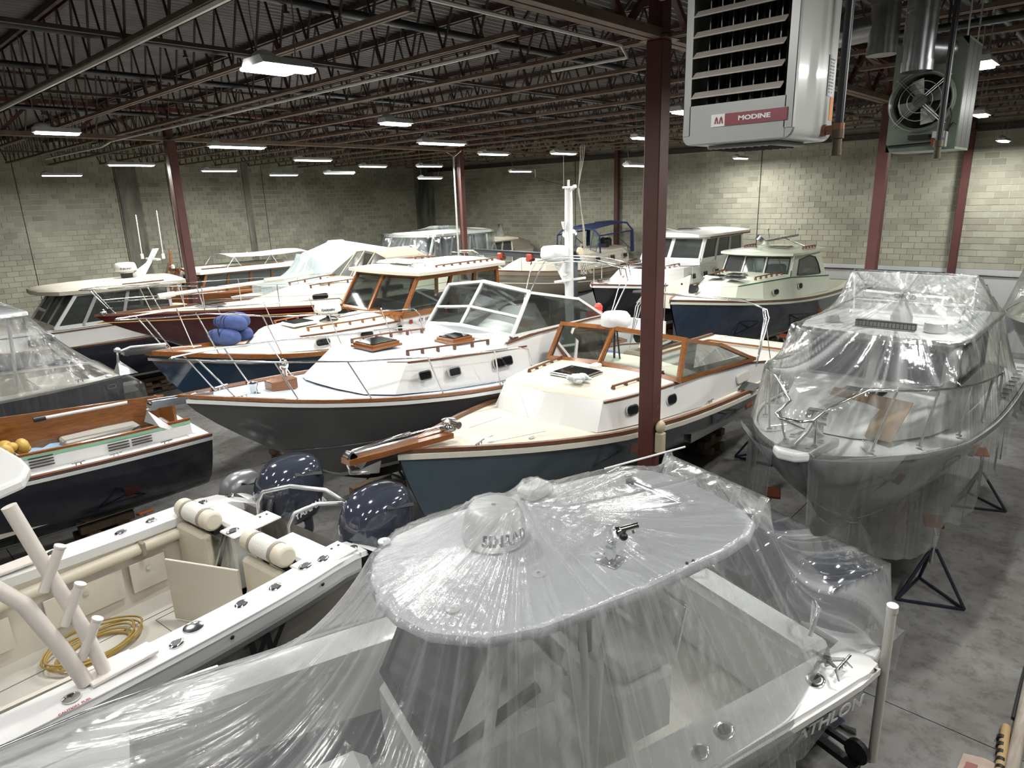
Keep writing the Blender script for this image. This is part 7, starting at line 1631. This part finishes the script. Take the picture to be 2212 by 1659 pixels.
# ---------------------------------------------------------------- wrapped boat at the right edge
def edge_boat():
    b = Boat('edge_wrapped_boat', 'dark hulled boat at the right edge under plastic sheet, behind the wrapped pilothouse boat', (-.95, 24.5), -90, 6.5, [(0, 1.1), (4, 1.25), (5.6, .8), (6.5, .05)], [(0, 2.15), (6.5, 2.4)], [(0, .8), (5, .7), (6.5, 1.3)], 1.0, rake=.7)
    r = b.root; b.hull(mat('green_black_topsides', (.008, .016, .018), .1, coat=1), boot_w, paint_black); b.deck(cream_deck, 0, 6.4); b.rail_strip('rub_strip', cream, 0, -.01, -.08, .03, .08)
    roof(b, [(2.2, .9), (4.2, .95), (4.4, .02)], 3.55, .1, beige)
    for sd in (1, -1): MB().tube([(2.5, sd*.85, 3.55), (2.9, sd*.9, 3.0), (3.2, sd*.95, 2.3)], .03, 8).tube([(4.1, sd*.85, 3.55), (3.3, sd*.9, 3.0), (3.0, sd*.95, 2.3)], .03, 8).build('top_leg', beige, r, 60)
    MB().box((3.3, 0, 2.6), (1.0, .9, .7), ch=.08).build('console', beige, r)
    obs = obs_list([('box', 2.2, 4.4, -.95, .95, 3.68)])
    drape('plastic_sheet', film('clear_sheet_far'), r, (-.1, 6.6), crv([(-.1, 1.2), (4, 1.32), (5.6, .88), (6.6, .15)]), crv([(-.1, 2.2), (6.6, 2.42)]), obs, (3.3, 0), nu=70, nv=50, it=600, skirt=lambda sd: (lambda x: (.9, .1)), wr=(50, .04))
edge_boat()
for O, h, n, lab in (((-12.95, 14), .62, 3, 'wooden house boat'), ((-17.0, 16), .55, 3, 'red sailboat'), ((-21.75, 9), .45, 2, 'hardtop boat'), ((-12.15, 26.2), .65, 2, 'white pilothouse boat'), ((-8.6, 26), .7, 2, 'navy picnic boat'), ((-.95, 24.5), .7, 1, 'boat at the right edge'), ((-24.9, 14.6), .9, 2, 'wooden cruiser'), ((-21.2, 18.2), .9, 2, 'tented boat'), ((-20.9, 25.5), .7, 2, 'corner pilothouse boat'), ((-17.5, 25.8), .6, 2, 'cream sailboat')):
    for k in range(n): keel_block(O[0], O[1]-(5.2 if 'sail' in lab else 2.2)-(1.0 if 'sail' in lab else 2.6)*k, h, 'timber blocking under the %s' % lab)
for O, lab, zz, hb in (((-12.95, 14), 'wooden house boat', 1.2, 1.25), ((-17.0, 16), 'red sailboat', 1.6, 1.35), ((-12.15, 26.2), 'white pilothouse boat', 1.2, 1.35), ((-8.5, 26), 'navy picnic boat', 1.2, 1.2), ((-17.5, 25.8), 'cream sailboat', 1.7, 1.3)):
    for x in (2.6, 6.4):
        for s in (1, -1): jack_stand(O[0]+s*hb, O[1]-x, zz, 'jack stand under the %s' % lab, 0 if s > 0 else PI, tilt=(-s*.06, 0))
# ---------------------------------------------------------------- gantry beam on its post, rudder
gm = mat('dark_grey_paint', (.045, .052, .058), .5)
t = thing('gantry_crane', 'dark grey gantry beam with red clamps on a post, in front of the cream sailboat', 'crane', (-13.55, 17.5, 0))
MB().box((0, 0, 1.75), (.18, .18, 3.5)).box((0, 0, .02), (.6, 1.0, .04)).build('post', gm, t)
MB().bar((-4.75, 0, 3.58), (.25, 0, 3.52), .16, .02).bar((-4.75, 0, 3.40), (.25, 0, 3.34), .16, .02).bar((-4.75, 0, 3.49), (.25, 0, 3.43), .02, .18).build('beam', gm, t)
MB().slab([(0, .03, 3.3), (-.5, .03, 3.34), (0, .03, 2.95)], .05, (0, -1, 0)).build('gusset', gm, t)
rm = mat('red_clamp_paint', (.30, .04, .02), .5)
for x in (-3.3, -1.9):
    c = MB().box((x, 0, 3.38), (.24, .26, .22), ch=.04).cyl((x, -.16, 3.3), (x, .16, 3.3), .08, n=12).build('beam_clamp', rm, t); MB().tube([(x, 0, 3.28), (x+.04, 0, 3.18), (x+.0, 0, 3.12)], .02, 6).build('hook', black, c)
MB().cyl((-.55, 0, 3.68), (.2, 0, 3.64), .15, n=18).build('hoist_motor', black, t, 50); MB().cyl((.2, 0, 3.64), (.28, 0, 3.64), .13, n=18).build('motor_cap', mat('aged_beige', (.42, .36, .24), .5), t, 50)
t = thing('rudder_blade', 'cream rudder blade with black pads standing in front of the navy picnic boat', 'rudder', (-9.55, 17.3, 0))
MB().slab([(-.55, 0, 2.1), (.25, 0, 2.1), (.32, 0, 2.7), (.36, 0, 3.12), (-.3, 0, 2.82), (-.52, 0, 2.62)], .07, (0, -1, 0)).build('blade', cream, t, bevel=.02)
MB().bar((-.1, .04, 0), (-.1, .04, 2.2), .12).box((-.1, 0, .03), (.9, .6, .06)).build('stand', gm, t)
for z in (2.3, 2.72): MB().cyl((.42, -.06, z), (.42, .1, z), .13, n=18).build('round_pad', black, t, 50)
MB().cyl((.1, -.08, 2.85), (.1, -.05, 2.85), .03, n=10).build('bolt', black, t)
MB().tube([(-1.6, .1, 2.45), (-1.1, .05, 2.5), (-.7, .0, 2.42), (-.55, 0, 2.35)], [.09, .14, .12, .06], 10).build('wrapped_linkage', black, t, 60)
# ================================================================ suspended heaters, vents, gas pipes
hg = mat('heater_grey', (.34, .35, .34), .35, .1); hw_ = mat('heater_white', (.62, .65, .61), .25, coat=.4); slat_m = mat('dusty_louver', (.40, .36, .32), .45)
t = thing('unit_heater', 'silver and white gas unit heater hanging nearest the camera, with wide louvers', 'heater', (-1.95, 3.5, 5.64))
Wd, Dp, Ht = .60, .55, 1.1
def rr(x0, x1, z0, z1, r, n=5):
    P = []
    for cx, cz, a in ((x1-r, z0+r, -90), (x1-.005, z1, 0), (x0+.005, z1, 90), (x0+r, z0+r, 180)):
        if z1 == cz: P.append((cx, cz)); continue
        for i in range(n+1): P.append((cx+r*math.cos(R(a+90*i/n)), cz+r*math.sin(R(a+90*i/n))))
    return P
sec = rr(0, Wd, 0, Ht, .05)
mb = MB(); mb.grid([[(x, 0, z) for x, z in sec], [(x, .03, z) for x, z in sec]], close_v=True)
inn = [(.045, .2), (Wd-.045, .2), (Wd-.045, Ht-.04), (.045, Ht-.04)]
for q in ((0.04, .005, Wd-.04, .2), (.005, .05, .045, Ht), (Wd-.045, .05, Wd-.005, Ht), (.04, Ht-.04, Wd-.04, Ht)):
    mb.box(((q[0]+q[2])/2, .004, (q[1]+q[3])/2), (q[2]-q[0], .012, q[3]-q[1]))
mb.slab([(x, .002, z) for x, z in rr(0, Wd, 0, .2, .05)], .02, (0, 1, 0)); mb.build('front_frame', hg, t)
mb = MB()
mb.grid([[(x, .03, z) for x, z in sec], [(x, Dp, z) for x, z in sec]], close_v=True); mb.poly([(x, Dp, z) for x, z in sec]); mb.poly([(x, Dp, Ht) for x, z in ()] or [(.0, .03, Ht), (Wd, .03, Ht), (Wd, Dp, Ht), (0, Dp, Ht)])
mb.build('cabinet', hw_, t, 40)
MB().box((Wd/2, .18, .66), (Wd-.1, .02, .94)).build('dark_core', dark, t)
for i in range(8):
    x = .08+.063*i; MB().box((x+.03, .10, .65), (.006, .09, .88)).ell((x+.03, .15, .65), (.022, .03, .43), 8, 6).build('heat_tube', mat('tube_steel', (.07, .065, .06), .4, .7), t, 60)
for i in range(9):
    z = .25+.098*i; M_ = Matrix.Rotation(R(38), 3, 'X')
    MB().box((Wd/2, -.012, z), (Wd-.12, .055, .008), mtx=M_, ch=.003).build('louver', slat_m, t)
MB().box((.37, -.0035, .115), (.40, .006, .062)).build('brand_plate', mat('plate_white', (.75, .75, .74), .4), t)
MB().box((.41, -.0075, .115), (.325, .004, .060)).build('brand_field', mat('maroon_plate', (.20, .012, .03), .4), t)
text('MODINE', .030, mat('plate_white', (.75, .75, .74), .4), t, (.405, -.0105, .115), frame3((1, 0, 0), (0, 0, 1)), bold=.0012, depth=.0006, sx=1.45)
ch = MB()
for k in (0, 1): ch.add([(.188+.026*k, -.0075, .098), (.196+.026*k, -.0075, .098), (.200+.026*k, -.0075, .118), (.204+.026*k, -.0075, .098), (.212+.026*k, -.0075, .098), (.207+.026*k, -.0075, .124), (.200+.026*k, -.0075, .134), (.193+.026*k, -.0075, .124)], [(0,1,2,7), (2,3,4,5), (2,5,6,7)])
ch.build('chevron_mark', mat('maroon_plate', (.20, .012, .03), .4), t)
lb = MB().box((Wd+.001, Dp-.075, .325), (.002, .085, .20)).build('rating_label', mat('label_white', (.72, .73, .75), .5), t)
prn = MB(); rn = random.Random(2)
for i in range(11):
    y = Dp-.11
    for k in range(2): w_ = rn.uniform(.012, .032); prn.box((Wd+.003, y+.02+.035*k, .405-.016*i), (.001, w_, .005))
prn.build('label_print', mat('print_grey', (.25, .26, .28), .6), lb)
MB().box((Wd+.001, Dp-.035, .165), (.002, .042, .115)).build('warning_label', mat('orange_label', (.75, .22, .01), .5), t)
MB().box((Wd/2, .28, -.012), (Wd-.2, .36, .02), ch=.006).build('burner_tray', hg, t)
for i in range(9): MB().box((.12+.04*i, .28, -.024), (.012, .32, .006)).build('tray_slot', dark, t)
for x in (.03, Wd-.03):
    for y in (.06, Dp-.06): MB().cyl((x, y, Ht), (x, y, DECK-5.64), .007, n=6).build('hanger_rod', steel2, t)
def gas_pipe(x, y, z0, lab, tee):
    p = thing('gas_pipe', lab, 'pipe', (x, y, 0))
    MB().cyl((0, 0, z0+.1), (0, 0, DECK), .022, n=12).build('drop_pipe', pipe_black, p, 60)
    br = mat('copper_fitting', (.24, .10, .06), .4, .7)
    MB().cyl((0, 0, z0), (0, 0, z0+.1), .024, n=12).cyl((0, 0, z0+.085), (0, 0, z0+.13), .032, n=12).cyl((0, 0, z0), (0, 0, z0+.03), .028, n=8).build('drip_leg', mat('aged_pipe', (.10, .08, .05), .5, .5), p, 50)
    MB().cyl((0, 0, z0+.1), (0, 0, z0+.16), .03, n=12).cyl((-.075, 0, z0+.13), (0, 0, z0+.13), .024, n=12).cyl((-.09, 0, z0+.13), (-.06, 0, z0+.13), .03, n=8).build('tee_fitting', br, p, 50) if tee else None
gas_pipe(-1.27, 3.92, 5.56, 'black gas pipe with a copper fitting beside the silver heater', True)
gas_pipe(-1.24, 6.08, 5.58, 'black gas pipe hanging in front of the green heater', False)
# the far heater, seen from its fan side
gg = mat('green_grey_enamel', (.23, .28, .22), .4, coat=.2, noise=(7, (.20, .245, .195)))
t = thing('fan_heater', 'green grey gas heater seen from its fan side, hanging farther back', 'heater', (-1.71, 6.5, 5.66))
W2_, D2, H2 = .50, .52, .82; cx, cz, fr = .225, .38, .205
N = 40; ring = [V(cx+fr*math.cos(2*PI*i/N), 0, cz+fr*math.sin(2*PI*i/N)) for i in range(N)]
def sq(a):
    c, s = math.cos(a), math.sin(a); k = min((W2_-cx if c > 0 else cx)/max(abs(c), 1e-6), (H2-cz if s > 0 else cz)/max(abs(s), 1e-6)); return V(cx+k*c, 0, cz+k*s)
mb = MB().grid([ring, [sq(2*PI*i/N) for i in range(N)]], close_v=True)
mb.grid([[(0, 0, 0), (0, D2, 0)], [(W2_, 0, 0), (W2_, D2, 0)], [(W2_, 0, H2), (W2_, D2, H2)], [(0, 0, H2), (0, D2, H2)]], close_u=True).poly([(0, D2, 0), (W2_, D2, 0), (W2_, D2, H2), (0, D2, H2)])
mb.grid([ring, [V(p.x+.0, .10, p.z) for p in ring]], close_v=True).tube([V(cx+(fr+.022)*math.cos(2*PI*i/N), -.006, cz+(fr+.022)*math.sin(2*PI*i/N)) for i in range(N)], .016, 6, closed=True)
mb.build('cabinet', gg, t)
MB().box((cx, .13, cz), (.42, .01, .42)).build('dark_core', dark, t)
for i in range(4):
    a = R(20+90*i); F = Matrix.Rotation(-a, 3, 'Y')
    P = [V(cx, .05, cz)+F @ V(x, y, z) for x, y, z in ((.03, -.015, -.02), (.17, -.03, -.055), (.18, .0, .03), (.15, .03, .07), (.03, .015, .03))]
    MB().slab(P, .004, (0, 1, 0)).build('fan_blade', mat('fan_aluminium', (.50, .50, .45), .35, .6), t)
MB().cyl((cx, -.08, cz), (cx, .05, cz), .05, n=18).cyl((cx-.03, -.085, cz-.02), (cx+.03, -.085, cz+.03), .012, n=8).build('fan_motor', mat('tube_steel2', (.16, .155, .14), .4, .5), t, 50)
gd = MB()
for q in (.09, .15, .225): gd.tube([(cx+q*math.cos(a), -.06+.25*(q-.09)**1.2, cz+q*math.sin(a)) for a in [2*PI*i/28 for i in range(28)]], .0035, 5, closed=True)
for k in range(4):
    a = R(45+90*k)
    for d in (-.008, .008): gd.tube([(cx+.05*math.cos(a)-d*math.sin(a), -.07, cz+.05*math.sin(a)+d*math.cos(a)), (cx+.262*math.cos(a)-d*math.sin(a), -.012, cz+.262*math.sin(a)+d*math.cos(a))], .0035, 5)
gd.build('fan_guard', steel2, t, 60)
MB().box((cx+.02, -.03, .105), (.15, .05, .035)).tube([(.02, -.03, .045), (.34, -.03, .055)], .01, 6).build('gas_valve', pipe_black, t)
MB().box((.40, -.025, .075), (.09, .05, .12), ch=.006).build('junction_box', hg, t)
MB().box((.385, -.052, .115), (.085, .003, .05)).build('rating_label', mat('label_white', (.72, .73, .75), .5), t); MB().box((.37, -.052, .06), (.06, .003, .045)).build('warning_label', mat('orange_label2', (.32, .07, .015), .5), t)
MB().tube([(.44, -.02, .13), (.46, -.04, .25), (.43, -.03, .33), (.40, -.02, .36)], .006, 5).tube([(.43, -.02, .13), (.47, -.03, .20), (.49, -.02, .18)], .005, 5).build('cable', black, t, 60)
for i in range(3): MB().box((W2_+.002, .09+.17*i, .41), (.004, .16, .78)).build('side_panel', mat('side_steel', (.28, .29, .28), .25, .6), t)
for x in (.03, W2_-.03):
    for y in (.06, D2-.06): MB().cyl((x, y, H2), (x, y, DECK-5.66), .007, n=6).build('hanger_rod', steel2, t)
# round vents
def vent(x, y, z0, r, lab, el, stub):
    v = thing('vent_duct', lab, 'duct', (x, y, 0))
    MB().cyl((0, 0, z0), (0, 0, DECK+.02), r, n=28, caps=False).cyl((0, 0, z0-.005), (0, 0, z0+.07), r*1.06, n=28).cyl((0, 0, z0+.42), (0, 0, z0+.47), r*1.05, n=28).build('duct_run', galv, v, 50)
    MB().tube([(el[0]*k, el[1]*k, stub) for k in (0, .5, 1)], r*.9, 24).build('duct_stub', galv, v, 50)
vent(-2.06, 7.35, 6.57, .125, 'large round vent duct left of the green heater', (-.55, .15), 6.82)
vent(-1.49, 6.26, 6.24, .105, 'round vent duct in front of the green heater top', (.14, .3), 6.40)
tag(MB().tube([(-3.2, 8.4, 6.95), (-1.6, 7.62, 6.76), (3, 7.62, 6.76)], .035, 10).tube([(-1.6, 7.62, 6.76), (-1.6, 7.62, 8.04)], .012, 6).build('black_main', pipe_black, None, 60), 'black pipe running right behind the round vents', 'pipe')
# ================================================================ along the right edge of the floor
rp = thing('timber_pole', 'weathered round timber pole lying on the floor at the lower right edge', 'pole', (-.085, 7.0, .06))
MB().tube([(.05, -1.6, 0), (.0, -.2, 0), (-.03, 1.6, 0), (-.05, 3, 0)], .058, 14).build('shaft', mat('weathered_wood', (.38, .34, .29), .8, noise=(3, (.26, .22, .18)), scale=(8, 1, 8)), rp, 60)
rt = thing('card_tube', 'tan cardboard tube with black bands beside the timber pole', 'tube', (-.185, 7.0, .045))
MB().tube([(.03, -.5, 0), (-.02, .38, 0)], .042, 14).build('tube_body', mat('tan_card', (.36, .25, .11), .7), rt, 60)
for i in range(5): MB().cyl((.02-.012*i, -.3+.11*i, 0), (.018-.012*i, -.25+.11*i, 0), .044, n=14).build('black_band', black, rt, 60)
bx = thing('torn_cardboard', 'torn piece of printed cardboard on the floor at the lower right corner', 'cardboard', (-.30, 6.72, .0))
MB().slab([(-.18, -.4, .012), (.16, -.42, .012), (.15, .05, .03), (.0, .09, .012), (-.16, .02, .02)], .012).build('sheet', mat('faded_card', (.42, .33, .27), .85, noise=(5, (.34, .26, .21))), bx); MB().slab([(-.13, -.3, .034), (-.02, -.3, .034), (-.03, -.06, .036), (-.12, -.08, .036)], .001).build('printed_patch', mat('faded_red', (.25, .10, .09), .8), bx)
tag(MB().tube([(-.16, 11, .02), (-.18, 8.4, .02), (-.17, 7.6, .02)], .018, 6).build('black_cable', pipe_black, None, 60), 'black cable lying along the right edge of the floor', 'cable')
